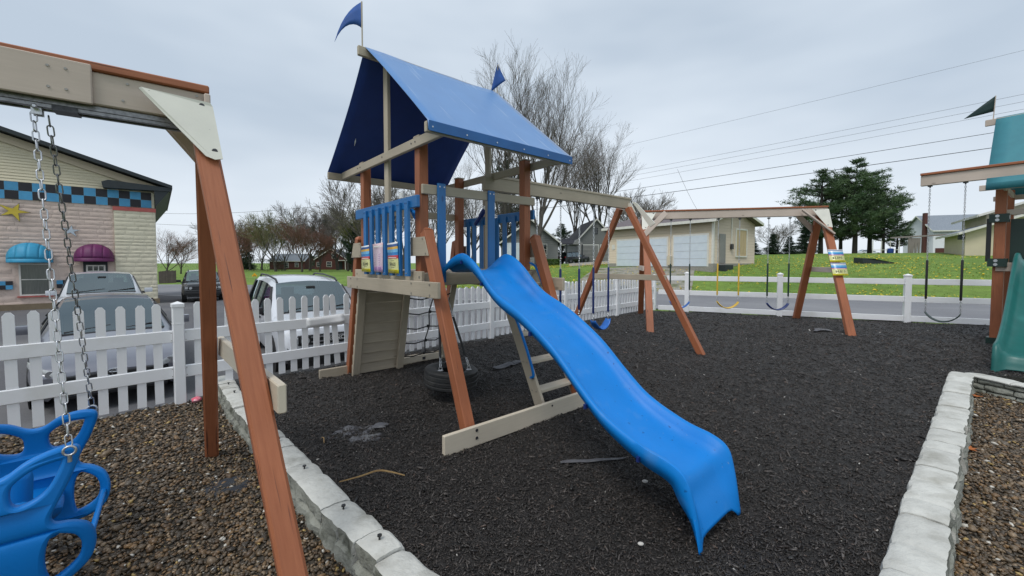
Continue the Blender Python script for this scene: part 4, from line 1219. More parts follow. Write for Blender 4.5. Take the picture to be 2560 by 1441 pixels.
# beam: two boards with a steel track between, red cap board on top, lapped face board
nb('beam_board', be(-.005, 2.39, -.045), be(BL, 2.39, -.045), .04, .165, 'tan_wood')
nb('beam_board', be(0, 2.39, .045), be(BL, 2.39, .045), .04, .165, 'tan_wood')
nb('lap_board', be(.47, 2.398, -.078), be(BL - .4, 2.398, -.078), .022, .20, 'tan_wood')
nb('beam_cap', be(-.008, 2.495, 0), be(BL + .01, 2.495, 0), .17, .042, 'red_wood')
nb('track', be(.12, 2.292, 0), be(BL - .1, 2.292, 0), .085, .03, 'galv_dark', ch=.003)
for w in (-.03, .03): nb('track_lip', be(.12, 2.268, w), be(BL - .1, 2.268, w), .02, .02, 'galv_dark', ch=.002)
for t, z in ((.05, 2.45), (.34, 2.44), (.36, 2.35)):
    screw(near, be(t, z, -.0655), -BP, .005, 'screw')
for t in (.56, .62, 1.05):
    for z in (2.45, 2.35): screw(near, be(t, z, -.0895), -BP, .005, 'screw')
# legs
footF, footB = Vector((-.86, 1.66, -.14)), Vector((-2.545, 3.40, -.15))
topF, topB = be(.035, 2.29, -.09), be(.02, 2.29, .09)
nb('leg', footF, topF, .095, .105, 'red_wood', up=BD, ch=.012)
nb('leg', footB, topB, .09, .095, 'red_wood', up=BD, ch=.012)
# end block and gusset triangles
nb('end_block', be(-.012, 2.385, -.088), be(.018, 2.385, -.088), .03, .16, 'tan_wood')
def gus(w, th, mat):
    g_ = lambda t, z: be(t, z, w * 1.0 + (-.155 - w if False else 0) + (1 if w > 0 else -1) * max(0, 2.34 - z) * .40)
    pl = [g_(.29, 2.402), g_(.275, 2.385), g_(.02, 2.075), g_(-.02, 2.06), g_(-.055, 2.07), g_(-.02, 2.375), g_(-.008, 2.395), g_(.28, 2.41)]
    b = MB(); b.prism(pl, BP * th); return b.build('gusset_plate', M[mat], near)
g1 = gus(-.165, .012, 'gusset'); g2 = gus(.155, .012, 'tan_wood')
for t, z in ((.25, 2.385), (.03, 2.37), (.0, 2.22), (-.02, 2.11)): screw(g1, be(t, z, -.1655 - max(0, 2.34 - z) * .40), -BP, .011, 'dark_steel')
# cross tie near the ground through the A frame
tieA = footB.lerp(topB, .40) + BD * -.01; tieB = footF.lerp(topF, .40)
dir_ = (tieB - tieA); dir_.z = 0; dir_.normalize(); tieA.z = tieB.z = .84
nb('cross_tie', tieA - BD * .07 - dir_ * .06 + UP * .02, tieB - BD * .075 + dir_ * .13 + UP * .02, .04, .14, 'cream_wood')
screw(near, tieB - BD * .10 + dir_ * .08, -BD, .012, 'galv')
# far A frame of the same set, outside the picture
for w, sgn in ((-1, -1), (1, 1)):
    nb('leg', be(BL - .05, -.14, sgn * 1.05), be(BL - .03, 2.34, sgn * .10), .095, .145, 'red_wood', up=BD, ch=.012)
b = MB(); b.prism([be(BL - .28, 2.388, -.155), be(BL - .02, 2.10, -.155), be(BL + .03, 2.10, -.155), be(BL, 2.388, -.155)], BP * .012); b.build('gusset_plate', M['gusset'], near)

# ------------------------------------------------------------------ blue glider hanging on chains
E1, E2 = Vector((-2.055, 1.862, .605)), Vector((-2.505, 2.402, .605))
GP = (E2 - E1); GP.z = 0; gap = GP.length; GP.normalize(); GD = Vector((GP.y * -1, GP.x, 0)); GD = BD.copy(); GD = (GD - GP * GD.dot(GP)).normalized()
# panel local x runs toward +(-GD) i.e. to the right in the photograph
PX = -GD
cen1 = E1 - PX * .225; cen2 = E2 - PX * .225
glider = thing('glider_swing', ((cen1 + cen2) / 2).to_3d() * 1, 'blue moulded plastic two seat glider hanging on galvanised chains', 'glider swing')
half = [(0, .548), (.045, .56), (.10, .60), (.17, .622), (.225, .622), (.238, .606), (.230, .565), (.205, .49), (.170, .41), (.146, .345), (.162, .300), (.215, .278), (.262, .238), (.280, .165), (.264, .085), (.21, .035), (.145, .012), (.10, -.01), (.06, -.05), (.0, -.06)]
holes = [[(.034, .522), (.07, .565), (.125, .595), (.195, .602), (.212, .585), (.198, .53), (.165, .465), (.12, .43), (.065, .42), (.034, .452)],
         [(.168, .280), (.213, .262), (.250, .226), (.266, .165), (.251, .097), (.205, .052), (.150, .030), (.128, .06), (.120, .15), (.135, .24)],
         [(.045, .15), (.115, .13), (.105, .08), (.06, .05), (.02, .06), (.02, .13)]]
def smooth_closed(pts, n=4):
    P = [Vector(p) for p in pts]; m = len(P); out = []
    for i in range(m):
        a, b_, c, d = P[i - 1], P[i], P[(i + 1) % m], P[(i + 2) % m]
        for k in range(n):
            t = k / n; out.append(.5 * ((2 * b_) + (c - a) * t + (2 * a - 5 * b_ + 4 * c - d) * t * t + (3 * b_ - a - 3 * c + d) * t ** 3))
    return out
def panel_mesh():
    cu = bpy.data.curves.new('p', 'CURVE'); cu.dimensions = '2D'; cu.fill_mode = 'BOTH'; cu.extrude = .010; cu.bevel_depth = .016; cu.bevel_resolution = 3
    loops = [smooth_closed([(x, y) for x, y in half] + [(-x, y) for x, y in half[-2:0:-1]])]
    for h in holes[:2]:
        loops.append(smooth_closed(h)); loops.append(smooth_closed([(-x, y) for x, y in h[::-1]]))
    for lp in loops:
        sp = cu.splines.new('POLY'); sp.points.add(len(lp) - 1)
        for p, q in zip(sp.points, lp): p.co = (q.x, q.y, 0, 1)
        sp.use_cyclic_u = True
    o = bpy.data.objects.new('p', cu); COL.objects.link(o); bpy.context.view_layer.update()
    me = bpy.data.meshes.new_from_object(o.evaluated_get(bpy.context.evaluated_depsgraph_get()))
    bpy.data.objects.remove(o); bpy.data.curves.remove(cu)
    for v in me.vertices:
        x, y = v.co.x, v.co.y; v.co.z += .9 * x * x - .035 * math.cos((y - .3) * 5)
    me.polygons.foreach_set('use_smooth', [True] * len(me.polygons)); me.set_sharp_from_angle(angle=rad(50))
    me.materials.clear(); me.materials.append(M['blue_plastic'])
    return me
pmesh = panel_mesh()
def panel(c, outward):
    X = PX; Yv = UP; Z = X.cross(Yv)
    if outward * Z.dot(GP) < 0:
        X = -PX; Z = X.cross(Yv)
    R = Matrix((X, Yv, Z)).transposed()
    return inst('end_panel', pmesh, glider, Vector((c.x, c.y, 0)), R)
panel(cen1, 1); panel(cen2, -1)
midc = (cen1 + cen2) / 2
def gp(y, x, z): return Vector((midc.x, midc.y, 0)) + GP * y + PX * x + UP * z
rows = []
for i, (y, w, z, th) in enumerate([(-gap / 2 + .0, .10, .18, .05), (-.24, .115, .165, .05), (-.16, .12, .16, .045), (-.08, .075, .20, .05), (-.03, .05, .27, .05), (.03, .05, .27, .05), (.08, .075, .20, .05), (.16, .12, .16, .045), (.24, .115, .165, .05), (gap / 2, .10, .18, .05)]):
    rows.append([gp(y, w * math.cos(a), z + th * math.sin(a) * (1 if math.sin(a) > 0 else 1.6)) for a in np.linspace(0, 2 * math.pi, 17)])
b = MB(); b.grid(rows); b.build('seat', M['blue_plastic'], glider, smooth=60)
rows = []
for z, w, th in ((.20, .05, .045), (.32, .045, .032), (.42, .05, .028), (.455, .045, .02), (.462, .02, .01)):
    rows.append([gp(th * math.sin(a), w * math.cos(a), z) for a in np.linspace(0, 2 * math.pi, 15)])
b = MB(); b.grid(rows); b.build('backrest', M['blue_plastic'], glider, smooth=60)
for x in (-.268, .268):
    b = MB(); b.tube([gp(-gap / 2 + .05, x, .145), gp(0, x, .14), gp(gap / 2 - .05, x, .145)], .013, 10); b.build('foot_bar', M['blue_plastic'], glider, smooth=60)
# chains, link by link
lk = link_geo(.055, .022, .0031, 8, 6).mesh('link', (0, 0, 0), 60); lk.materials.append(M['galv'])
lkd = lk.copy(); lkd.materials.clear(); lkd.materials.append(M['galv_dark'])
topc = be(.675, 2.235, 0)
b = MB(); b.box(topc + UP * .035, (.10, .07, .012), frame(BD, UP)); b.box(topc + UP * .015 - BP * .02, (.035, .012, .05), frame(BD, UP)); b.box(topc + UP * .015 + BP * .02, (.035, .012, .05), frame(BD, UP))
b.bar(topc + UP * .02 - BP * .06, topc + UP * .02 + BP * .06, .02, .02); b.build('swing_hanger', M['galv'], glider)
b = MB(); b.box(topc + UP * .03 - BD * .10, (.09, .09, .025), frame(BD, UP)); b.build('swing_hanger', M['dark_steel'], glider)
b = MB(); b.tube([E1 + UP * .0, E1 + UP * .005], .01, 6)
for E, tp_, dark in ((E1, topc - BP * .012 + BD * .012, False), (E2, topc + BP * .03 - BD * .03, True)):
    ch = thing('tmp', (0, 0, 0), None, None); bpy.data.objects.remove(ch)
    ring = MB(); ring.tube([E + PX * (math.cos(a) * .021) + UP * (math.sin(a) * .021 + .022) for a in np.linspace(0, 2 * math.pi, 15)[:-1]], .0055, 8, closed=True); ring.tube([E + UP * .004, E - UP * .03], .008, 8); ring.build('eye_bolt', M['galv'], glider, smooth=50)
    p0 = E + UP * .045; d = tp_ - p0; n = int(round(d.length / .0485)); ax = frame(d.orthogonal(), d)
    cobj = bpy.data.objects.new('chain', None); link(cobj); cobj.parent = glider; cobj.empty_display_size = .05; ORG[cobj.name] = ORG[glider.name].copy()
    for i in range(n):
        Rz = Matrix.Rotation(math.pi / 2 * (i % 2) + .35 * math.sin(i * .55 + (1 if dark else 0)), 3, 'Z')
        useD = dark and i > n * .35
        inst('link', lkd if useD else lk, cobj, p0 + d * ((i + .5) / n), ax @ Rz)
for x in (-.225,):
    for c_ in (cen1, cen2):
        p0 = Vector((c_.x, c_.y, .64)) + PX * x; tp_ = topc + BD * .45 + (c_ - midc).normalized() * .03; tp_.z = 2.25
        b = MB(); chain_into(b, p0, tp_, .04, 1.35); b.build('chain', M['galv'], glider)
b = MB(); b.box(topc + BD * .45 + UP * .03, (.10, .08, .03), frame(BD, UP)); b.build('swing_hanger', M['galv'], glider)

# ------------------------------------------------------------------ red swing frame at the back right
RL, RR = Vector((3.42, 10.60, 0)), Vector((7.44, 9.86, 0)); Rd = (RR - RL).normalized(); Rn = Vector((-Rd.y, Rd.x, 0))
rsw = thing('swing_frame', ((RL + RR) / 2), 'red A frame swing set with tan beam near the white rail fence', 'swing frame')
def rb(name, p0, p1, w, h, mat, up=UP, ch=.006): b = MB(); b.bar(p0, p1, w, h, up=up, ch=ch); return b.build(name, M[mat], rsw)
zb = 2.70
for w in (-.045, .045): rb('beam_board', RL - Rd * .08 + UP * zb + Rn * w, RR + Rd * .10 + UP * (zb + .02) + Rn * w, .04, .19, 'tan_wood')
rb('beam_cap', RL - Rd * .09 + UP * (zb + .115), RR + Rd * .11 + UP * (zb + .135), .17, .04, 'red_wood')
for c, ff, fb, s_ in ((RL, Vector((3.02, 8.86, -.06)), Vector((3.86, 12.2, -.06)), 1), (RR, Vector((7.05, 8.42, -.06)), Vector((7.72, 11.05, -.06)), -1)):
    rb('leg', ff, c + UP * (zb - .02) - Rn * .10, .10, .15, 'red_wood', up=Rd)
    rb('leg', fb, c + UP * (zb - .06) + Rn * .10, .10, .15, 'red_wood', up=Rd)
    dF = (c + UP * zb - ff).normalized()
    tA, tB = ff.lerp(c + UP * zb, .50), fb.lerp(c + UP * zb, .50); tA.z = tB.z = 1.33 if s_ < 0 else 1.36
    rb('cross_tie', tA + (tA - tB).normalized() * .1 - Rd * .09 * s_, tB - Rd * .09 * s_, .04, .12, 'tan_wood')
    o_ = c - Rn * .135 + UP * zb
    dn = (ff - (c + UP * zb - Rn * .1)); dn = dn / abs(dn.z)
    b = MB(); b.prism([o_ - Rd * .08 * s_ + UP * .07, o_ + Rd * .28 * s_ + UP * .07, o_ + Rd * .25 * s_ + UP * .04, o_ + dn * .36 + Rd * .02 * s_, o_ + dn * .38 - Rd * .09 * s_], -Rn * .014); gp_ = b.build('gusset_plate', M['gusset'], rsw)
    for q in (o_ + Rd * .02 * s_ + UP * .04, o_ + Rd * .20 * s_ + UP * .045, o_ + dn * .18, o_ + dn * .33): screw(gp_, q - Rn * .0145, -Rn, .014, 'dark_steel')
    rb('corner_brace', o_ - Rn * .035 + Rd * .50 * s_ + UP * .06, o_ - Rn * .05 + dn * .55 - Rd * .08 * s_, .035, .13, 'tan_wood', up=Rn.cross(Vector((1, 0, 1))))
    rb('corner_brace', c + Rd * .45 * s_ + UP * (zb - .05) + Rn * .135, c + (fb - c - UP * zb) * .18 + UP * zb - Rd * .06 * s_ + Rn * .08, .035, .13, 'tan_wood', up=UP)
def on_beam(px):
    r = (px - 1280) / 1020.; t = (RL.x - r * RL.y) / (r * Rd.y - Rd.x); return RL + Rd * t
g3 = 'belt swings on the red frame by the rail fence'
p1, p2 = on_beam(1676), on_beam(1724)
zt = zb - .10
belt_swing('blue seat swing at the left end of the back swing frame', (*p1[:2], zt), (*p2[:2], zt), .34, 1.47, .80, 'blue_belt', 'dark_green', g3)
p1, p2 = on_beam(1794), on_beam(1847)
belt_swing('yellow belt swing in the middle of the back swing frame', (*p1[:2], zt), (*p2[:2], zt), .36, 1.48, .68, 'yellow_plastic', 'yellow_plastic', g3)
p1, p2 = on_beam(1919), on_beam(1972)
belt_swing('dark green belt swing at the right of the back swing frame', (*p1[:2], zt), (*p2[:2], zt), .34, 1.48, .67, 'navy_plastic', 'dark_green', g3)
# two cards on the right front leg
ffR = Vector((7.05, 8.42, -.06)); tpR = RR + UP * (zb - .02) - Rn * .10
def leg_at(z): return ffR.lerp(tpR, (z - ffR.z) / (tpR.z - ffR.z))
fn = (-Rn).normalized()
for z0, price, lab in ((1.52, '$3,695', 'upper yellow price card on the right leg of the back swing frame'), (1.22, '$4,813', 'lower yellow price card on the right leg of the back swing frame')):
    c0, c1 = leg_at(z0), leg_at(z0 + .275)
    o_ = fn * .115
    card(lab, c0 - Rd * .15 + o_, c0 + Rd * .15 + o_, c1 - Rd * .15 + o_, c1 + Rd * .15 + o_, 'sign_wide', price, psize=.24)

# ------------------------------------------------------------------ green roofed playset at the right edge
gs, ge = Vector((.81, .586, 0)), Vector((.586, -.81, 0))       # away from the slide foot, along the eave
gO = Vector((8.56, 7.40, 0))
gt = thing('playset_tower', gO + gs * 1.2 + ge * .8, 'green canvas roofed playset with dark green slide at the right edge', 'playset')
def gq(s_, e, z): return gO + gs * s_ + ge * e + UP * z
def gb(name, p0, p1, w, h, mat, up=UP, ch=.006): b = MB(); b.bar(p0, p1, w, h, up=up, ch=ch); return b.build(name, M[mat], gt)
for s_ in (.52, 1.95):
    for e in (.13, 1.45):
        gb('post', gq(s_, e, -.05), gq(s_, e, 2.98), .14, .14, 'red_wood', up=gs)
        b = MB(); b.box(gq(s_, e, .04), (.22, .22, .12), frame(gs, UP)); b.build('post_base', M['dark_green'], gt)
b = MB(); rows = []
for i in range(9):
    u = i / 8; r = []
    for s_, z in ((-.03, 2.80), (-.02, 2.92), (.25, 3.27), (.60, 3.72), (.93, 4.15), (1.06, 4.31), (1.2, 4.15), (1.55, 3.72), (1.9, 3.27), (2.15, 2.92), (2.16, 2.80)):
        r.append(gq(s_, -.02 + u * 1.75, z + (.012 * mnoise.noise(Vector((u * 4, z, 0))))))
    rows.append(r)
b.grid(rows[::-1]); o = b.build('canvas_roof', M['canvas_green'], gt, smooth=25); m = o.modifiers.new('t', 'SOLIDIFY'); m.thickness = .004
gb('ridge_beam', gq(1.06, -.16, 4.235), gq(1.06, 1.9, 4.235), .045, .12, 'tan_wood')
for s_ in (.0, 2.13): gb('eave_board', gq(s_, -.10, 2.845), gq(s_, 1.85, 2.845), .04, .10, 'tan_wood')
for e in (.10, 1.5): gb('gable_beam', gq(-.02, e + .08, 2.86), gq(2.15, e + .08, 2.86), .04, .10, 'tan_wood')
gb('rafter_post', gq(.75, .15, 2.75), gq(.75, .15, 3.6), .05, .09, 'tan_wood', up=gs)
flag(gt, gq(1.06, -.06, 4.26), gq(1.06, -.04, 4.74), .62, gq(.75, -.42, 4.33), 'flag_green', 'tan_wood', droop=.0, wav=.01)
gb('swing_beam', gq(.10, -.88, 3.11), gq(.10, 1.75, 3.11), .09, .20, 'tan_wood')
gb('beam_cap', gq(.10, -.885, 3.235), gq(.10, 1.75, 3.235), .15, .045, 'red_wood')
for z in (1.5, 2.32):
    b = MB(); b.box(gq(.50, .12, z), (.24, .24, .15), frame(gs, UP)); o = b.build('post_clamp', M['dark_green'], gt)
    for dz in (-.035, .035): screw(o, gq(.378, .10, z + dz), -gs, .022, 'galv')
b = MB(); b.box(gq(.46, .0, 1.92), (.06, .06, .80), frame(gs, UP)); b.build('side_rail', M['black_plastic'], gt)
b = MB(); b.box(gq(.60, .36, 1.90), (.05, .22, .80), frame(gs, UP)); b.build('side_panel', M['dark_green'], gt)
gb('rail_board', gq(.50, .15, 2.42), gq(.50, 1.45, 2.42), .04, .10, 'tan_wood')
gb('deck_board', gq(.45, .1, 1.42), gq(.45, 1.5, 1.42), .04, .16, 'tan_wood')
for k in range(9): gb('deck_board', gq(.54 + k * .16, .1, 1.48), gq(.54 + k * .16, 1.5, 1.48), .15, .03, 'tan_wood')
# green slide
GPR = [(.45, 1.68, .47, 1.50), (.25, 1.66, .25, 1.48), (.0, 1.56, -.02, 1.36), (-.5, 1.22, -.52, 1.02), (-1.0, .88, -1.02, .70), (-1.5, .60, -1.52, .43), (-2.0, .42, -2.0, .27), (-2.35, .38, -2.33, .235), (-2.50, .36, -2.45, .22), (-2.57, .24, -2.50, .15), (-2.60, .10, -2.53, .08), (-2.62, -.03, -2.55, .04)]
GC = catmull([Vector(p) for p in GPR], 5); rows = []
for q in GC:
    rbk, rz, fb, fz = q; dn = Vector((rbk - fb, rz - fz)); dn = dn / max(dn.length, 1e-6); row = []
    for o_, h, dr in ((-.33, 1, -.06), (-.335, 1, -.02), (-.32, 1, .0), (-.295, 1, .0), (-.275, .9, 0), (-.25, .4, 0), (-.20, .06, 0), (-.1, 0, 0), (0, 0, 0), (.1, 0, 0), (.20, .06, 0), (.25, .4, 0), (.275, .9, 0), (.295, 1, .0), (.32, 1, .0), (.335, 1, -.02), (.33, 1, -.06)):
        row.append(gq(fb + (rbk - fb) * h + dn.x * dr,  .66 + o_, fz + (rz - fz) * h + dn.y * dr))
    rows.append(row)
b = MB(); b.grid(rows); o = b.build('slide', M['green_plastic'], gt, smooth=55); m = o.modifiers.new('t', 'SOLIDIFY'); m.thickness = .01
t1, t2 = gq(.10, -.88 + .13, 3.01), gq(.10, -.88 + .60, 3.01)
belt_swing('black chain swing hanging from the green playset beam end', t1, t2, .36, 1.55, .78, 'dark_green', 'black_plastic', 'swing on the green playset')

# ------------------------------------------------------------------ litter on the beds
def patch(name, pts, z, mat, label, cat, th=.006, crumple=.02):
    c = sum((Vector(p) for p in pts), Vector((0, 0))) / len(pts)
    lp = smooth_closed(pts, 4); rows = []
    b = MB(); n = len(lp); rings = 5; vv = []
    for r in range(rings):
        f_ = 1 - r / rings
        for p in lp:
            q = Vector(c) + (p - Vector(c)) * f_
            vv.append((q.x, q.y, z + crumple * (.5 + mnoise.noise(Vector((q.x * 9, q.y * 9, z)))) * (.4 + .6 * (1 - f_)) + .002))
    vv.append((c[0], c[1], z + crumple * .6)); f = []
    for r in range(rings - 1):
        for i in range(n): j = (i + 1) % n; f.append((r * n + i, r * n + j, (r + 1) * n + j, (r + 1) * n + i))
    for i in range(n): f.append(((rings - 1) * n + i, (rings - 1) * n + (i + 1) % n, rings * n))
    b.add(vv, f); o = b.build(name, M[mat], smooth=60, origin=(c[0], c[1], z)); m = o.modifiers.new('t', 'SOLIDIFY'); m.thickness = .002
    return tag(o, label, cat)
def blob(cx, cy, pts, sx=1, sy=1): return [(cx + x * sx, cy + y * sy) for x, y in pts]
def ragged(cx, cy, rx, ry, zf, mat, label, amp=.030):
    """cloth lying just at the surface so that only ragged islands of it show"""
    b = MB(); P = []
    for i in range(34):
        r_ = []
        for j in range(26):
            x, y = cx + rx * 1.1 * (2 * i / 33 - 1), cy + ry * 1.1 * (2 * j / 25 - 1)
            edge = ((x - cx) / rx) ** 2 + ((y - cy) / ry) ** 2
            r_.append((x, y, zf(x, y) + .008 + amp * mnoise.noise(Vector((x * 11, y * 11, 2.2))) + amp * .4 * mnoise.noise(Vector((x * 30, y * 30, 5))) - .035 * max(0, edge - .35)))
        P.append(r_)
    b.grid(P); o = b.build('fabric_scrap', M[mat], smooth=60, origin=(cx, cy, zf(cx, cy))); m = o.modifiers.new('t', 'SOLIDIFY'); m.thickness = .002; m.offset = -1
    return tag(o, label, 'fabric scrap')
ragged(-1.38, 3.53, .26, .22, lambda x, y: bed_h(x, y, -.012, .018), 'fabric', 'torn grey fabric showing through the mulch in front of the stone border')
ragged(-2.09, 2.93, .20, .15, lambda x, y: bed_h(x, y, -.135, .01) + .008, 'black_fabric', 'black fabric patch showing through the pebbles', .02)
patch('fabric_scrap', blob(-1.20, 3.66, [(-.04, -.05), (.05, -.02), (.06, .06), (-.02, .07), (-.06, .02)]), .012, 'fabric', 'tiny grey fabric scrap beside the torn patch in the mulch', 'fabric scrap')
patch('fabric_strip', [(-.22, 5.62), (-.05, 5.78), (.12, 5.98), (.26, 6.05), (.24, 6.15), (.06, 6.10), (-.10, 5.92), (-.27, 5.72)], .012, 'fabric', 'grey strip of weed fabric lying between the tire and the ladder', 'fabric scrap', crumple=.05)
patch('fabric_scrap', [(6.50, 8.75), (6.75, 8.85), (6.95, 8.80), (6.98, 9.05), (6.82, 9.15), (6.70, 8.98)], .014, 'fabric', 'grey fabric flap on the mulch by the back swing frame leg', 'fabric scrap', crumple=.04)
patch('fabric_scrap', blob(.62, 3.05, [(-.25, -.03), (-.05, -.02), (.2, .03), (.26, .06), (.02, .03), (-.2, .01)]), -.012, 'fabric', 'thin grey fabric edge in the mulch left of the slide foot', 'fabric scrap', crumple=.015)
b = MB(); pts = catmull([(-1.17, 2.71, .015), (-1.05, 2.77, .022), (-.95, 2.83, .03), (-.86, 2.83, .022), (-.75, 2.80, .012)], 6); b.tube(pts, [.004 + .003 * math.sin(i / len(pts) * 3.1) for i in range(len(pts))], 5, flat=.4)
tag(b.build('straw_blade', M['straw'], smooth=60), 'long dry grass blade lying on the mulch by the stone border', 'straw')
b = MB(); pts = catmull([(-1.62, 3.42, .012), (-1.58, 3.37, .03), (-1.55, 3.31, .014)], 5); b.tube(pts, .004, 5)
tag(b.build('straw_blade', M['straw'], smooth=60), 'short curled straw on the mulch near the stone border', 'straw')
lf = [(0, -.05), (.012, -.02), (.04, -.03), (.03, -.005), (.055, .012), (.025, .015), (.02, .05), (0, .028), (-.02, .05), (-.025, .015), (-.055, .012), (-.03, -.005), (-.04, -.03), (-.012, -.02)]
def leaf(x, y, z, s_, rot, label):
    R = Matrix.Rotation(rot, 3, 'Z'); b = MB(); n = len(lf)
    b.add([Vector((x, y, z + .012)) + R @ Vector((p[0] * s_, p[1] * s_, .25 * abs(p[0]) * s_)) for p in lf] + [(x, y, z + .006)], [(i, (i + 1) % n, n) for i in range(n)])
    o = b.build('fallen_leaf', M['leaf_dry']); m = o.modifiers.new('t', 'SOLIDIFY'); m.thickness = .0015; tag(o, label, 'leaf')
leaf(4.05, 3.55, -.16, 1.1, .4, 'orange oak leaf on the right hand pebbles')
leaf(5.75, 4.98, -.16, 1.0, 1.9, 'dry leaf on the right hand pebbles by the low stone wall')
def pebble_thing(x, y, z, r, label, mat):
    b = MB(); v, f = ICO2; b.add([(x + p[0] * r * 1.3, y + p[1] * r, z + p[2] * r * .6) for p in v], f); o = b.build('stone_chip', M[mat], smooth=60); tag(o, label, 'stone')
M['pale_stone'] = pm('pale stone', (.55, .52, .48), (.42, .40, .37), 20, .7)
pebble_thing(.905, 2.72, .014, .016, 'pale stone lying on the mulch left of the slide foot', 'pale_stone')
pebble_thing(.68, 2.10, .016, .013, 'white stone chip on the mulch in front of the slide foot', 'pale_stone')
b = MB(); v, f = ICO2; c0 = Vector((-3.68, 4.70, -.095)); b.add([c0 + Vector((p[0] * .05, p[1] * .05, p[2] * .035)) * (1 + .3 * mnoise.noise(Vector(p) * 2.3)) for p in v], f)
tag(b.build('litter_wrapper', M['pink'], smooth=50), 'crumpled pink wrapper on the pebbles beside the fence post', 'litter')
# ------------------------------------------------------------------ placing things on the land along a line of sight (survey of the site)
TH_ = rad(2.2); PYc = 657 + 1020 * math.tan(TH_)
def sight(px, py):
    x = (px - 1280) / 1020.; y = (PYc - py) / 1020.
    return Vector((x, math.cos(TH_) + math.sin(TH_) * y, -math.sin(TH_) + math.cos(TH_) * y))
def at_dist(px, Y):
    r = (px - 1280) / 1020.; return Vector((r * Y, Y, land(r * Y, Y)))
def z_at(py, Y, px=1280):
    r = sight(px, py); return 1.5 + r.z * Y / r.y

# ------------------------------------------------------------------ vehicles
def paint(name, c, metal=.3):
    return pm(name, c, tuple(x * .93 for x in c), 2, .28, metal=metal, clear=.8, spec=.5, coat_rough=.06, c3=tuple(x * .8 for x in c), s3=3, lo3=.6, hi3=.9)
M['paint_silver'] = paint('silver lilac car paint', (.21, .215, .25), .6)
M['paint_white'] = paint('white car paint', (.62, .64, .68), 0)
M['paint_black'] = paint('black car paint', (.012, .013, .016))
M['paint_dark'] = paint('dark grey car paint', (.03, .031, .034))
def car_glass():
    m, n, l, b = new_mat('car glass')
    tr = n.new('ShaderNodeBsdfTransparent'); tr.inputs[0].default_value = (.42, .54, .55, 1)
    gl = n.new('ShaderNodeBsdfGlossy'); gl.inputs['Color'].default_value = (.78, .92, .96, 1); gl.inputs['Roughness'].default_value = .03
    fr = n.new('ShaderNodeFresnel'); fr.inputs[0].default_value = 1.9
    mr = n.new('ShaderNodeMapRange'); mr.inputs['To Min'].default_value = .12; l.new(fr.outputs[0], mr.inputs[0])
    mx = n.new('ShaderNodeMixShader'); l.new(mr.outputs[0], mx.inputs[0]); l.new(tr.outputs[0], mx.inputs[1]); l.new(gl.outputs[0], mx.inputs[2])
    l.new(mx.outputs[0], n['Material Output'].inputs[0])
    return m
M['car_glass'] = car_glass()
M['lens'] = pm('headlamp lens', (.55, .57, .58), (.30, .31, .32), 14, .08, spec=.8, clear=1)
M['tail'] = pm('red tail lamp', (.45, .01, .02), (.3, .008, .015), 12, .15, clear=.8)
M['amber'] = pm('amber lens', (.8, .3, .03), None, 5, .2)
M['rim'] = pm('alloy wheel', (.42, .42, .44), (.3, .3, .31), 10, .3, metal=.8)
M['chrome'] = pm('chrome', (.75, .76, .78), (.65, .66, .68), 5, .12, metal=1)
M['plate'] = pm('number plate', (.6, .58, .6), (.55, .2, .22), 8, .5)
M['interior'] = pm('dark car interior', (.035, .036, .04), (.02, .02, .022), 6, .8)
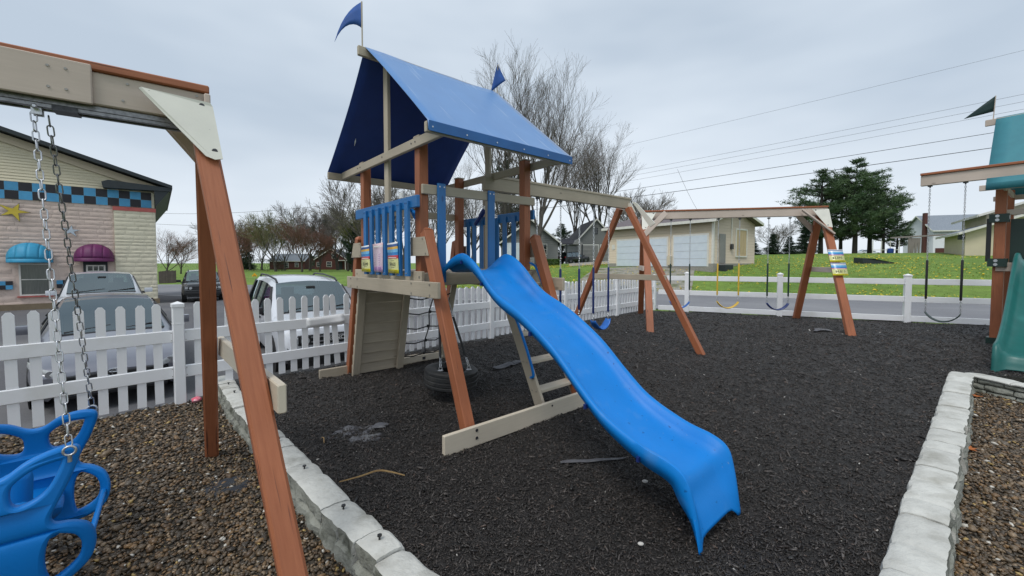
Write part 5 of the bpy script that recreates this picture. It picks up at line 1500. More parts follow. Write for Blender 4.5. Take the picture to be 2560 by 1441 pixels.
def car(name, label, cat, front, fwd, spec, mat, details, group):
    """front: ground point under the middle of the front bumper; fwd: unit heading"""
    fwd = Vector((fwd[0], fwd[1], 0)).normalized(); left = Vector((-fwd.y, fwd.x, 0))
    L, W, zb = spec['L'], spec['W'], spec['zb']
    cen = Vector(front) - fwd * (L / 2)
    pz = (land(*(cen + fwd * 1.3).xy), land(*(cen - fwd * 1.3).xy)); slope = (pz[0] - pz[1]) / 2.6
    zc = (pz[0] + pz[1]) / 2
    root = thing(name, (cen.x, cen.y, zc), label, cat, group)
    def w(x, y, z):   # x measured back from the front bumper
        lx = L / 2 - x
        return cen.xy.to_3d() + fwd * lx + left * y + UP * (zc + slope * lx + z)
    S = spec['st']    # stations: x, belt z, top z, half width belt, half width top, cab flag
    rows = []
    for (x, zbelt, zt, wb, wt, cab) in S:
        zl = zb + (.10 if x < .15 or x > L - .15 else 0)
        if cab: up = [(wt + (wb * .965 - wt) * .12, zt - .11), (wt * .93, zt - .03), (wt * .5, zt), (0, zt + .012)]
        else: up = [(wb * .94, zbelt + .02), (wb * .80, zt - .012), (wb * .42, zt), (0, zt + .006)]
        rows.append([(wb * .82, zl), (wb * .965, zl + .07), (wb, zl + .26), (wb * 1.0, zbelt - .13), (wb * .965, zbelt)] + up)
    body, glass_f, glass_s, n = MB(), MB(), MB(), 9
    def emit(b, i, j, off=0):
        for sg in (1, -1):
            q = [(S[i][0], rows[i][j]), (S[i + 1][0], rows[i + 1][j]), (S[i + 1][0], rows[i + 1][j + 1]), (S[i][0], rows[i][j + 1])]
            pts = [w(x, sg * p[0], p[1]) for x, p in q]
            if sg < 0: pts = pts[::-1]
            b.add(pts[::-1], [(0, 1, 2, 3)])
    ic, ih, ir, it = spec['cowl'], spec['header'], spec['rear'], spec['tail']
    ws = MB(); rwn = MB(); sw = MB()
    for i in range(len(S) - 1):
        for j in range(n - 1):
            if ic <= i < ih and j >= 6: emit(ws, i, j)
            elif ir <= i < it and j >= 6: emit(rwn, i, j)
            elif ic <= i < it and j == 4: emit(sw, i, j)
            else: emit(body, i, j)
    for i, fl in ((0, 1), (len(S) - 1, -1)):
        pts = [w(S[i][0], p[0], p[1]) for p in rows[i]] + [w(S[i][0], -p[0], p[1]) for p in rows[i][::-1]]
        body.add(pts if fl > 0 else pts[::-1], [tuple(range(len(pts)))])
    def merged(b, nm, m, par, sm):
        o = b.build(nm, m, par, smooth=sm)
        bm = bmesh.new(); bm.from_mesh(o.data); bmesh.ops.remove_doubles(bm, verts=bm.verts, dist=.0006); bmesh.ops.recalc_face_normals(bm, faces=bm.faces); bm.to_mesh(o.data); bm.free(); o.data.set_sharp_from_angle(angle=rad(sm)); return o
    bo = merged(body, 'body', mat, root, 32)
    merged(ws, 'windshield', M['car_glass'], root, 40); merged(rwn, 'rear_window', M['car_glass'], root, 40); merged(sw, 'side_window', M['car_glass'], root, 40)
    # pillars
    for sg in (1, -1):
        for (i0, i1, wd) in spec['pillars']:
            a = w(S[i0][0], sg * (rows[i0][4][0] + .004), rows[i0][4][1]); c = w(S[i1][0], sg * (rows[i1][5][0] + .006), rows[i1][5][1])
            b = MB(); b.bar(a, c, .03, wd, up=fwd, ch=.008); b.build('pillar', spec.get('pillar_mat', M['black_plastic']), root)
    fl_ = MB(); fl_.add([w(S[ic][0] - .3, sg * W * .44, spec['st'][ic][1] - .12) for sg in (1, -1)] + [w(S[it][0], sg * W * .44, spec['st'][ic][1] - .35) for sg in (-1, 1)], [(0, 1, 2, 3)]); fl_.build('cabin_floor', M['interior'], root)
    b = box_l(w, S[ic][0] - .05, S[ic][0] + .42, -W * .42, W * .42, S[ic][1] - .12, S[ic][1] + .02); b.build('dashboard', M['interior'], root, smooth=40)
    # wheels
    r = spec['r']
    for x in spec['axles']:
        for sg in (1, -1):
            c = w(x, sg * (W / 2 - .10), r); ax = left * sg
            b = MB(); b.tube([w(x, sg * (W / 2 - .012), r), w(x, sg * (W / 2 + .006), r)], r + .075, 24); b.build('wheel_arch', M['black_plastic'], root, smooth=30)
            wh = MB()
            sec = [(-.11, r * .6), (-.11, r * .9), (-.09, r * .98), (.09, r * .98), (.112, r * .9), (.114, r * .66), (.09, r * .62)]
            rows_ = []
            for k in range(28):
                an = 2 * math.pi * k / 28; dv = fwd * math.cos(an) + UP * math.sin(an)
                rows_.append([c + ax * o_ + dv * rr for o_, rr in sec])
            wh.grid(rows_, closed_u=True); wo = wh.build('wheel', M['black_rubber'], root, smooth=40)
            rm = MB(); rm.tube([c + ax * .07, c + ax * .085], r * .64, 24)
            for k in range(5):
                an = 2 * math.pi * k / 5; dv = fwd * math.cos(an) + UP * math.sin(an)
                rm.bar(c + ax * .095, c + ax * .10 + dv * r * .6, .05, .05, up=ax)
            rm.build('rim', M['rim'], wo, smooth=40)
    details(root, w, bo, fwd, left)
    return root
def box_l(w, x0, x1, y0, y1, z0, z1):
    b = MB(); p = [w(x, y, z) for z in (z0, z1) for y in (y0, y1) for x in (x0, x1)]
    b.add(p, [(0, 1, 3, 2), (4, 6, 7, 5), (0, 4, 5, 1), (2, 3, 7, 6), (0, 2, 6, 4), (1, 5, 7, 3)])
    bm = bmesh.new(); me = bpy.data.meshes.new('t'); me.from_pydata(b.v, [], b.f); bm.from_mesh(me); bpy.data.meshes.remove(me)
    bmesh.ops.recalc_face_normals(bm, faces=bm.faces); bmesh.ops.bevel(bm, geom=list(bm.edges), offset=min(.018, .2 * abs(x1 - x0), .2 * abs(y1 - y0), .2 * abs(z1 - z0)), segments=2, affect='EDGES', profile=.6)
    b2 = MB(); b2.add([v.co for v in bm.verts], [tuple(v.index for v in f.verts) for f in bm.faces]); bm.free(); return b2
def mirrors(root, w, x, y, z, mat):
    for sg in (1, -1):
        box_l(w, x - .05, x + .06, sg * y, sg * (y + .20), z, z + .14).build('mirror', mat, root, smooth=40)
        box_l(w, x, x + .04, sg * (y - .10), sg * (y + .02), z - .03, z + .03).build('mirror_arm', M['black_plastic'], root)
def wipers(root, w, x0, z0, x1, z1, half):
    for s_ in (-.55, .12):
        b = MB(); b.tube([w(x0, s_, z0), w(x0 + (x1 - x0) * .12, s_ + half, z0 + (z1 - z0) * .12 + .01)], .012, 5); b.build('wiper', M['black_plastic'], root)
SEDAN = dict(L=4.6, W=1.78, zb=.22, r=.32, axles=(.92, 3.60), cowl=6, header=8, rear=10, tail=12, pillars=((6, 8, .05), (9, 9, .06), (11, 10, .10)),
    st=[(0, .55, .60, .62, 0, 0), (.05, .60, .66, .74, 0, 0), (.18, .66, .73, .83, 0, 0), (.45, .70, .79, .875, 0, 0), (.85, .76, .86, .89, 0, 0), (1.20, .82, .92, .89, 0, 0), (1.38, .86, .95, .89, 0, 0),
        (1.85, .90, 1.22, .89, .70, 1), (2.25, .92, 1.40, .89, .62, 1), (2.75, .93, 1.435, .89, .60, 1), (3.45, .94, 1.37, .89, .60, 1), (3.9, .95, 1.15, .885, .66, 1), (4.15, .96, 1.02, .87, 0, 0), (4.5, .92, .98, .82, 0, 0), (4.6, .80, .85, .74, 0, 0)])
SUV = dict(L=4.45, W=1.86, zb=.28, r=.36, axles=(.88, 3.55), cowl=6, header=8, rear=11, tail=13, pillars=((6, 8, .06), (9, 9, .07), (10, 10, .08), (12, 11, .14)),
    st=[(0, .70, .90, .74, 0, 0), (.04, .80, .98, .82, 0, 0), (.14, .90, 1.03, .88, 0, 0), (.45, .95, 1.06, .92, 0, 0), (.85, .98, 1.09, .93, 0, 0), (1.15, 1.0, 1.11, .93, 0, 0), (1.28, 1.02, 1.13, .93, 0, 0),
        (1.62, 1.04, 1.46, .93, .76, 1), (1.92, 1.05, 1.70, .93, .70, 1), (2.5, 1.06, 1.745, .93, .69, 1), (3.2, 1.07, 1.75, .93, .69, 1), (4.05, 1.07, 1.70, .92, .68, 1), (4.22, 1.07, 1.42, .91, .72, 1), (4.34, 1.05, 1.12, .90, 0, 0), (4.45, .80, .86, .84, 0, 0)])
def sedan_det(root, w, bo, fwd, left):
    mirrors(root, w, 1.62, .90, .96, M['paint_silver'])
    wipers(root, w, 1.42, .965, 2.2, 1.40, .55)
    box_l(w, 1.33, 1.46, -.70, .70, .925, .955).build('wiper_cowl', M['black_plastic'], root)
    for sg in (1, -1):
        b = MB(); P = []
        for x, z0, z1, y in ((-.02, .56, .64, .50), (.06, .57, .69, .66), (.20, .60, .74, .79), (.42, .66, .77, .865)):
            P.append([w(x - .012, sg * y, z0), w(x - .03, sg * (y + .01), (z0 + z1) / 2), w(x - .01, sg * y, z1)])
        b.grid(P if sg < 0 else P[::-1]); hl = b.build('headlight', M['lens'], root, smooth=50)
        b = MB(); b.disc(w(.04, sg * .64, .63), fwd, .05, 14, .02); b.build('reflector', M['chrome'], hl)
    box_l(w, -.04, .03, -.52, .52, .50, .58).build('grille', M['black_plastic'], root)
    box_l(w, -.06, .05, -.60, .60, .27, .42).build('lower_grille', M['black_plastic'], root)
    box_l(w, -.065, -.02, -.72, .72, .43, .49).build('bumper', M['paint_silver'], root, smooth=40)
    for z in (.31, .36): box_l(w, -.075, -.06, -.58, .58, z, z + .012).build('grille_bar', M['dark_steel'], root)
    # oval ring emblem on the nose
    c = w(-.06, 0, .575)
    b = MB()
    for rx, rz, dz in ((.085, .057, 0), (.028, .052, .0), (.062, .02, .022)):
        b.tube([c + left * (math.cos(a) * rx) + UP * (math.sin(a) * rz + dz) for a in np.linspace(0, 2 * math.pi, 25)[:-1]], .0065, 6, closed=True)
    b.build('emblem', M['chrome'], root, smooth=50)
    box_l(w, -.085, -.065, -.16, .16, .39, .47).build('number_plate', M['plate'], root)
    for sg in (1, -1):
        b = MB(); c = w(2.25, sg * .36, .98); b.box(c, (.12, .46, .34), frame(fwd, UP)); b.box(c + UP * .25, (.10, .24, .15), frame(fwd, UP)); b.build('seat', M['interior'], root)
def suv_det(mat, letters=None, rails=True, mirror_mat=None):
    def det(root, w, bo, fwd, left):
        mirrors(root, w, 1.55, .96, 1.08, mirror_mat or M['black_plastic'])
        wipers(root, w, 1.30, 1.15, 1.9, 1.7, .6)
        box_l(w, 1.20, 1.33, -.74, .74, 1.105, 1.135).build('wiper_cowl', M['black_plastic'], root)
        box_l(w, -.05, .05, -.66, .66, .70, .88).build('grille', M['black_plastic'], root)
        for sg in (1, -1):
            b = MB(); b.disc(w(-.05, sg * .55, .795), fwd, .075, 18, .03); hl = b.build('headlight', M['lens'], root, smooth=30)
            b = MB(); b.tube([w(-.085, sg * .55, .795) + left * math.cos(a) * .085 + UP * math.sin(a) * .085 for a in np.linspace(0, 6.283, 19)[:-1]], .012, 6, closed=True); b.build('headlight_ring', M['black_plastic'], hl)
            box_l(w, -.075, -.03, sg * .66, sg * .78, .74, .85).build('turn_signal', M['lens'], root)
            box_l(w, -.02, .10, sg * .70, sg * .82, .54, .60).build('fog_lamp', M['amber'], root)
        for z in (.745, .83): box_l(w, -.07, -.05, -.45, .45, z, z + .022).build('grille_bar', M['dark_steel'] if not letters else M['rim'], root)
        box_l(w, -.09, .06, -.84, .84, .42, .60).build('bumper', M['black_plastic'], root, smooth=40)
        box_l(w, -.05, .10, -.70, .70, .30, .42).build('lower_grille', M['black_plastic'], root)
        box_l(w, -.10, -.09, -.16, .16, .50, .59).build('number_plate', M['plate'], root)
        if letters:
            me = text_mesh(letters, .105); me.materials.clear(); me.materials.append(M['white_paint'])
            inst('grille_lettering', me, root, w(-.08, 0, .795), frame(left, fwd))
        if rails:
            for sg in (1, -1):
                b = MB(); b.tube([w(1.95, sg * .62, 1.68), w(2.1, sg * .62, 1.745), w(3.0, sg * .62, 1.775), w(3.85, sg * .62, 1.745), w(4.0, sg * .62, 1.68)], .022, 8); b.build('roof_rail', M['black_plastic'], root, smooth=50)
        for sg in (1, -1):
            for x in (2.05, 2.9): box_l(w, x, x + .16, sg * .925, sg * .955, .93, .965).build('door_handle', M['black_plastic'], root)
        for sg in (1, -1):
            b = MB(); c = w(2.15, sg * .38, 1.18); b.box(c, (.12, .46, .44), frame(fwd, UP)); b.box(c + UP * .30, (.10, .24, .15), frame(fwd, UP)); b.build('seat', M['interior'], root)
        box_l(w, 1.72, 1.80, -.09, .09, 1.55, 1.61).build('rear_view_mirror', M['black_plastic'], root)
    return det
hd = (-PN).normalized()
gcar = 'cars in the parking lot behind the picket fence'
car('parked_car', 'silver sedan parked nose to the picket fence', 'car', (-5.95, 6.05, 0), hd, SEDAN, M['paint_silver'], sedan_det, gcar)
car('parked_car', 'white sport utility with black roof rails and round headlights behind the fence', 'car', (-3.37, 7.75, 0), (.643, -.766), SUV, M['paint_white'], suv_det(M['paint_white'], 'BRONCO'), gcar)
W2 = dict(SUV); car('parked_car', 'white crossover parked behind the silver sedan near the stone building', 'car', (-11.5, 11.45, 0), hd, W2, M['paint_white'], suv_det(M['paint_white'], None, False, M['paint_white']), gcar)
car('parked_car', 'dark grey sport utility in the far lot behind the near swing legs', 'car', (-16.9, 22.3, 0), (.62, -.78), SUV, M['paint_dark'], suv_det(M['paint_dark'], None, True), gcar)
VAN = dict(SUV); VAN.update(L=5.0, axles=(.95, 4.0), st=[(x * 5.0 / 4.45 if x < .2 else .12 + x * 1.09, a - .06, b_ - (.05 if c_ else .12), wv, wt, c_) for x, a, b_, wv, wt, c_ in SUV['st']])
def van_det(root, w, bo, fwd, left):
    mirrors(root, w, 1.5, .96, 1.0, M['paint_black'])
    for sg in (1, -1):
        box_l(w, 4.93, 5.03, sg * .62, sg * .92, .86, 1.08).build('tail_light', M['tail'], root)
        b = MB(); b.disc(w(.02, sg * .6, .75), fwd, .09, 12, .03); b.build('headlight', M['lens'], root)
    box_l(w, 4.95, 5.06, -.86, .86, .40, .62).build('bumper', M['paint_black'], root)
    box_l(w, 4.98, 5.05, -.2, .2, .72, .84).build('number_plate', M['plate'], root)
    box_l(w, .0, .06, -.6, .6, .5, .66).build('grille', M['black_plastic'], root)
c = at_dist(1462, 60); car('parked_minivan', 'black minivan with red tail lights by the grey house carport', 'minivan', (c.x + .2, c.y + .5, 0), (.80, .60), VAN, M['paint_black'], van_det, None)
for px, Y, lab in ((2200, 88, 'white car seen between the pine trunks beyond the lawn'), (2400, 96, 'white car parked beyond the lawn beside the white house')):
    c = at_dist(px, Y); car('parked_car', lab, 'car', (c.x, c.y, 0), (.98, -.2), SEDAN, M['paint_white'], lambda *a: mirrors(a[0], a[1], 1.62, .90, .96, M['paint_white']), 'cars far beyond the lawn')

# ------------------------------------------------------------------ buildings
def stripe_mat(name, c1, c2, pitch, groove=.12, rough=.6, var=0):
    """lap siding: a narrow dark line under each course (height in metres from uv v)"""
    m, n, l, b = new_mat(name)
    uv = n.new('ShaderNodeUVMap'); sp = n.new('ShaderNodeSeparateXYZ'); l.new(uv.outputs[0], sp.inputs[0])
    md = n.new('ShaderNodeMath'); md.operation = 'DIVIDE'; md.inputs[1].default_value = pitch; l.new(sp.outputs['Y'], md.inputs[0])
    fr = n.new('ShaderNodeMath'); fr.operation = 'FRACT'; l.new(md.outputs[0], fr.inputs[0])
    nz = n.new('ShaderNodeTexNoise'); nz.inputs['Scale'].default_value = 1.3; l.new(uv.outputs[0], nz.inputs['Vector'])
    mx = n.new('ShaderNodeMixRGB'); mx.inputs[1].default_value = (*c1, 1); mx.inputs[2].default_value = (*c2, 1); l.new(nz.outputs['Fac'], mx.inputs[0])
    l.new(mx.outputs[0], b.inputs['Base Color']); b.inputs['Roughness'].default_value = rough
    bp = n.new('ShaderNodeBump'); bp.inputs['Strength'].default_value = 1; bp.inputs['Distance'].default_value = .12; bp.invert = True
    l.new(fr.outputs[0], bp.inputs['Height']); l.new(bp.outputs[0], b.inputs['Normal'])
    return m
M['siding_cream'] = stripe_mat('cream lap siding', (.76, .69, .50), (.70, .63, .46), .12)
M['siding_beige'] = stripe_mat('beige lap siding', (.58, .49, .36), (.53, .45, .33), .2)
M['siding_grey'] = stripe_mat('grey shingle siding', (.165, .17, .16), (.13, .135, .125), .28)
M['siding_white'] = stripe_mat('white siding', (.66, .69, .69), (.6, .63, .64), .15)
M['stucco_beige'] = pm('beige stucco', (.60, .53, .39), (.56, .49, .36), 2, .85)
M['brick'] = pm('red brick', (.105, .036, .03), (.075, .026, .022), 30, .85)
M['shingle_dark'] = pm('dark asphalt shingle', (.045, .045, .055), (.03, .03, .037), 8, .9, .5, 20)
M['shingle_purple'] = pm('brown grey shingle', (.16, .135, .14), (.12, .10, .11), 8, .9, .5, 20)
M['shingle_grey'] = pm('grey blue shingle', (.25, .28, .32), (.19, .22, .26), 6, .9, .4, 16)
M['door_white'] = pm('pale garage door', (.62, .68, .74), (.57, .63, .70), 3, .5)
M['door_grey'] = pm('grey garage door', (.26, .25, .24), (.22, .215, .21), 3, .6)
M['plywood'] = pm('plywood', (.55, .42, .25), (.45, .33, .19), 3, .7, stretch=(4, 4, .5))
M['trim_dark'] = pm('dark eave trim', (.022, .03, .035), (.016, .022, .026), 5, .6)
M['trim_white'] = pm('white trim', (.70, .68, .63), (.62, .60, .56), 5, .6)
M['curtain'] = pm('grey curtain behind glass', (.13, .135, .125), (.09, .095, .088), 5, .15, stretch=(8, 8, .5), spec=.8)
class House:
    def __init__(s, name, label, origin, xdir, z0, cat='house', group=None):
        s.o = Vector((origin[0], origin[1], 0)); s.x = Vector((xdir[0], xdir[1], 0)).normalized(); s.y = Vector((-s.x.y, s.x.x, 0)); s.z0 = z0
        s.root = thing(name, (s.o.x, s.o.y, z0), label, cat, group)
    def p(s, x, y, z): return s.o + s.x * x + s.y * y + UP * (s.z0 + z)
    def block(s, name, x0, x1, y0, y1, z0, z1, mat, parent=None):
        b = MB(); q = [s.p(x, y, z) for z in (z0, z1) for y in (y0, y1) for x in (x0, x1)]
        b.add(q, [(0, 2, 3, 1), (4, 5, 7, 6), (0, 1, 5, 4), (2, 6, 7, 3), (0, 4, 6, 2), (1, 3, 7, 5)])
        return s.fin(b, name, mat, parent)
    def fin(s, b, name, mat, parent=None):
        uv = []
        for f in b.f:
            pts = [Vector(b.v[i]) for i in f]; uv.append([((q - s.o).dot(s.x) + (q - s.o).dot(s.y), q.z - s.z0) for q in pts])
        b.uv = uv
        return b.build(name, M[mat] if isinstance(mat, str) else mat, parent or s.root)
    def gable(s, x0, x1, y0, y1, h, rise, wall, roof, along='x', over=.35, trim='trim_white', th=.16):
        """gabled volume, ridge along x or y"""
        b = MB()
        if along == 'x':
            ym = (y0 + y1) / 2; prof = [(y0, -.6), (y1, -.6), (y1, h), (ym, h + rise), (y0, h)]
            b.prism([s.p(x0, y, z) for y, z in prof], s.x * (x1 - x0))
        else:
            xm = (x0 + x1) / 2; prof = [(x0, -.6), (x1, -.6), (x1, h), (xm, h + rise), (x0, h)]
            b.prism([s.p(x, y0, z) for x, z in prof], s.y * (y1 - y0))
        s.fin(b, 'wall', wall)
        for sg in (0, 1):
            b = MB()
            if along == 'x':
                e = (y0, y1)[sg]; m_ = (y0 + y1) / 2; k = rise / (m_ - e); eo = e + (over if sg else -over); ze = h + k * (eo - e)
                poly = [s.p(x0 - over, eo, ze + .02), s.p(x0 - over, m_, h + rise + .02), s.p(x0 - over, m_, h + rise + .02 + th), s.p(x0 - over, eo, ze + .02 + th)]
                b.prism(poly, s.x * (x1 - x0 + 2 * over))
            else:
                e = (x0, x1)[sg]; m_ = (x0 + x1) / 2; k = rise / (m_ - e); eo = e + (over if sg else -over); ze = h + k * (eo - e)
                poly = [s.p(eo, y0 - over, ze + .02), s.p(m_, y0 - over, h + rise + .02), s.p(m_, y0 - over, h + rise + .02 + th), s.p(eo, y0 - over, ze + .02 + th)]
                b.prism(poly, s.y * (y1 - y0 + 2 * over))
            s.fin(b, 'roof', roof)
            b = MB(); a = poly[0]; c = poly[1]
            off = (s.x if along == 'x' else s.y)
            b.bar(a - off * .03 + UP * th * .5, c - off * .03 + UP * th * .5, .04, th * 1.15); b.build('rake_board', M[trim], s.root)
            L = (x1 - x0 if along == 'x' else y1 - y0) + 2 * over
            nrm = (s.y if along == 'x' else s.x) * (1 if sg else -1)
            b = MB(); b.bar(a + nrm * .03 + UP * th * .4, a + nrm * .03 + off * L + UP * th * .4, .05, th * 1.2); b.build('gutter', M[trim], s.root)
    def window(s, face, u0, u1, z0, z1, at_, frame_m='trim_white', glass='glass_dark', mull=1):
        """face 'y-' sits on plane y=at_, 'x+'/'x-' on plane x=at_"""
        fx = face[0] == 'x'; sg = -1 if face[1] == '-' else 1
        P = (lambda u, d, z: s.p(at_ + sg * d, u, z)) if fx else (lambda u, d, z: s.p(u, at_ + sg * d, z))
        nrm = (s.x if fx else s.y) * sg
        def bx(u0, u1, z0, z1, d0, d1):
            b = MB(); b.prism([P(u0, d0, z0), P(u1, d0, z0), P(u1, d0, z1), P(u0, d0, z1)], nrm * (d1 - d0)); return b
        w_ = bx(u0, u1, z0, z1, .004, .02).build('window', M[glass], s.root); t = max(.06, (u1 - u0) * .07)
        for a in ((u0 - t, u1 + t, z0 - t, z0), (u0 - t, u1 + t, z1, z1 + t), (u0 - t, u0, z0, z1), (u1, u1 + t, z0, z1)): bx(*a, .003, .06).build('frame', M[frame_m], w_)
        if mull: bx(u0, u1, (z0 + z1) / 2 - t * .3, (z0 + z1) / 2 + t * .3, .006, .045).build('mullion', M[frame_m], w_)
        return w_
    def garage_door(s, u0, u1, z0, z1, at_, mat, face='y-', n=4):
        fx = face[0] == 'x'; sg = -1 if face[1] == '-' else 1
        P = (lambda u, d, z: s.p(at_ + sg * d, u, z)) if fx else (lambda u, d, z: s.p(u, at_ + sg * d, z))
        nrm = (s.x if fx else s.y) * sg
        d_ = MB(); d_.prism([P(u0 - .12, .004, z0), P(u1 + .12, .004, z0), P(u1 + .12, .004, z1 + .12), P(u0 - .12, .004, z1 + .12)], nrm * .03); dr = d_.build('garage_door', M['trim_white'], s.root)
        for k in range(n):
            a, b_ = z0 + (z1 - z0) * k / n + .012, z0 + (z1 - z0) * (k + 1) / n - .012
            b = MB(); b.prism([P(u0, .035, a), P(u1, .035, a), P(u1, .035, b_), P(u0, .035, b_)], nrm * .025); b.build('panel', M[mat], dr)

# stone fronted building at the left
CB = Vector((-19.08, 21.9)); bx_ = Vector((.7536, .6574)); zL = land(-20.5, 20.5)
H1 = House('stone_building', 'pale pink stone building with checkered band, stars and domed awnings', CB, bx_, zL, 'building')
zz = lambda z: z - zL
def stone_paint(name, c1, c2):
    return pm(name, c1, c2, 3, .85, .5, 30, var=.05, bdist=.02, c3=tuple(x * .75 for x in c1), s3=5, lo3=.58, hi3=.72)
M['stone_pink'] = stone_paint('pink painted stone', (.66, .53, .46), (.60, .475, .41))
M['stone_cream'] = stone_paint('cream painted stone', (.70, .65, .50), (.64, .59, .45))
M['plinth'] = pm('tan concrete plinth', (.22, .17, .11), (.17, .13, .085), 4, .9)
H1.block('wall', -13.9, -.02, .06, 11.5, -.8, zz(4.36), 'stone_pink')
H1.block('plinth', -14.05, .1, -.10, .04, -.8, zz(-.42), 'plinth')
rects = [(-4.85, -3.75, zz(-.12), zz(1.5)), (-2.75, -1.80, zz(-.8), zz(1.62))]
smesh = []
for k in range(7):
    rows = []
    for i in range(7):
        r = []
        for j in range(5):
            u, v = i / 6, j / 4; edge = min(u, 1 - u) * 6 * .9 < .5 or j in (0, 4)
            r.append(((u - .5) * .98, -.014 * (0 if edge else 1) - .045 * max(0, mnoise.noise(Vector((u * 4 + k * 9, v * 2.6, k)))) * (0.3 if edge else 1), (v - .5) * .94 + .05 * mnoise.noise(Vector((u * 4, k * 3.1, v)))))
        rows.append(r)
    b = MB(); b.grid(rows); mp_ = b.mesh('stone', (0, 0, 0), 45); mc_ = mp_.copy(); mp_.materials.append(M['stone_pink']); mc_.materials.append(M['stone_cream']); smesh.append((mp_, mc_))
H1w = [c for c in H1.root.children if c.name.startswith('wall')][0]
Rh = Matrix((H1.x, H1.y, UP)).transposed()
z = -.35; row = 0
while z < zz(4.30):
    h = random.uniform(.14, .30); u = -8.2 - random.random() * .4
    while u < -1.6:
        L = random.uniform(.3, .9); a, b_ = u, min(u + L, -1.57)
        if b_ - a > .12 and not any(a < r[1] and b_ > r[0] and z < r[3] and z + h > r[2] for r in rects):
            o = inst('stone', random.choice(smesh)[0], H1w, H1.p((a + b_) / 2, .055, z + h / 2), Rh @ Matrix.Diagonal((b_ - a, 1, h)))
        u += L
    u = -1.57
    while u < 0 and z < zz(4.10):
        L = random.uniform(.4, .8); b_ = min(u + L, .02)
        if b_ - u > .1: inst('stone', random.choice(smesh)[1], H1w, H1.p((u + b_) / 2, -.06, z + h / 2), Rh @ Matrix.Diagonal((b_ - u, 1, h)))
        u += L
    z += h
H1.block('pillar', -1.57, .03, -.055, 1.0, -.8, zz(4.16), 'stone_cream')
M['pink_paint'] = pm('pink painted trim', (.50, .13, .11), (.42, .1, .09), 5, .7)
H1.block('pillar_band', -1.60, .05, -.10, 1.02, zz(4.165), zz(4.36), 'pink_paint')
H1.block('frieze', -13.9, .0, .0, .055, zz(4.39), zz(5.2), 'stone_cream')
def checker(name, c1, c2, sz):
    m, n, l, b = new_mat(name); uv = n.new('ShaderNodeUVMap'); ck = n.new('ShaderNodeTexChecker'); mp = n.new('ShaderNodeMapping'); mp.inputs['Scale'].default_value = (1 / sz, 1 / sz, 0); mp.inputs['Location'].default_value = (.02, .01, .5)
    ck.inputs['Scale'].default_value = 1.0; ck.inputs['Color1'].default_value = (*c1, 1); ck.inputs['Color2'].default_value = (*c2, 1)
    l.new(uv.outputs[0], mp.inputs[0]); l.new(mp.outputs[0], ck.inputs['Vector']); 
    nz = n.new('ShaderNodeTexNoise'); nz.inputs['Scale'].default_value = 4; l.new(uv.outputs[0], nz.inputs['Vector'])
    mx = n.new('ShaderNodeMixRGB'); mx.blend_type = 'OVERLAY'; mx.inputs[0].default_value = .3; l.new(ck.outputs[0], mx.inputs[1]); l.new(nz.outputs['Fac'], mx.inputs[2])
    l.new(mx.outputs[0], b.inputs['Base Color']); b.inputs['Roughness'].default_value = .6; return m
M['tile_blue'] = pm('blue painted square', (.07, .32, .55), (.06, .27, .49), 5, .6, var=.08)
M['tile_black'] = pm('black painted square', (.012, .012, .018), (.018, .018, .024), 5, .6, var=.1)
for k in range(16):
    for r in range(2):
        u = -6.75 + k * .415
        H1.block('painted_square', u, u + .411, -.006, -.001, zz(4.395 + r * .40), zz(4.79 + r * .40), 'tile_blue' if (k + r) % 2 else 'tile_black')
for u0, n_ in ((-6.2, 6), (-3.62, 4)):
    for k in range(n_):
        for r in range(2):
            u = u0 + k * .205; H1.block('painted_square', u, u + .203, -.045, .02, zz(.28 + r * .19), zz(.465 + r * .19), 'tile_blue' if (k + r) % 2 else 'tile_black')
k = 0; z = 5.2
while z < 9.5:
    xl = -.2 - (z - 5.35) / .33 if z > 5.35 else .0
    if xl < -13.8: break
    b = MB(); b.prism([H1.p(-13.9, .02, zz(z)), H1.p(-13.9, -.015, zz(z)), H1.p(-13.9, .005, zz(z + .14)), H1.p(-13.9, .02, zz(z + .14))], H1.x * (13.9 + xl - .1)); H1.fin(b, 'siding_board', 'siding_cream'); z += .137
b = MB(); b.bar(H1.p(.35, -.05, zz(5.32)), H1.p(-13.9, -.05, zz(10.02)), .05, .36); b.build('rake_board', M['siding_beige'], H1.root)
b = MB(); b.prism([H1.p(.0, .06, zz(5.2)), H1.p(-13.9, .06, zz(5.2)), H1.p(-13.9, .06, zz(9.8)), H1.p(.0, .06, zz(5.35))], H1.y * 11.4); H1.fin(b, 'wall', 'siding_cream')
b = MB(); b.prism([H1.p(.75, -.5, zz(5.45)), H1.p(-13.9, -.5, zz(10.25)), H1.p(-13.9, -.5, zz(10.45)), H1.p(.75, -.5, zz(5.62))], H1.y * 12.5); H1.fin(b, 'roof', 'trim_dark')
b = MB(); b.prism([H1.p(-1.9, -.45, zz(5.22)), H1.p(.7, -.45, zz(5.3)), H1.p(.75, -.45, zz(5.48)), H1.p(-1.7, -.45, zz(5.62)), H1.p(-1.95, -.45, zz(5.5))], H1.y * .5); H1.fin(b, 'eave_return', 'trim_dark')
b = MB(); b.prism([H1.p(.7, -.4, zz(5.44)), H1.p(.05, -.4, zz(4.45)), H1.p(.0, -.4, zz(5.3))], H1.y * 11.8); H1.fin(b, 'soffit', 'trim_dark')
H1.window('y-', -4.72, -3.87, zz(.02), zz(1.40), .045, 'trim_white', 'curtain')
H1.block('window_sill', -4.85, -3.74, -.06, .05, zz(-.11), zz(-.055), 'pink_paint')
H1.block('door', -2.72, -1.86, .0, .05, -.6, zz(1.62), 'trim_dark')
H1.window('y-', -2.56, -2.0, zz(1.10), zz(1.32), .0, 'trim_white', 'glass_dark', 0)
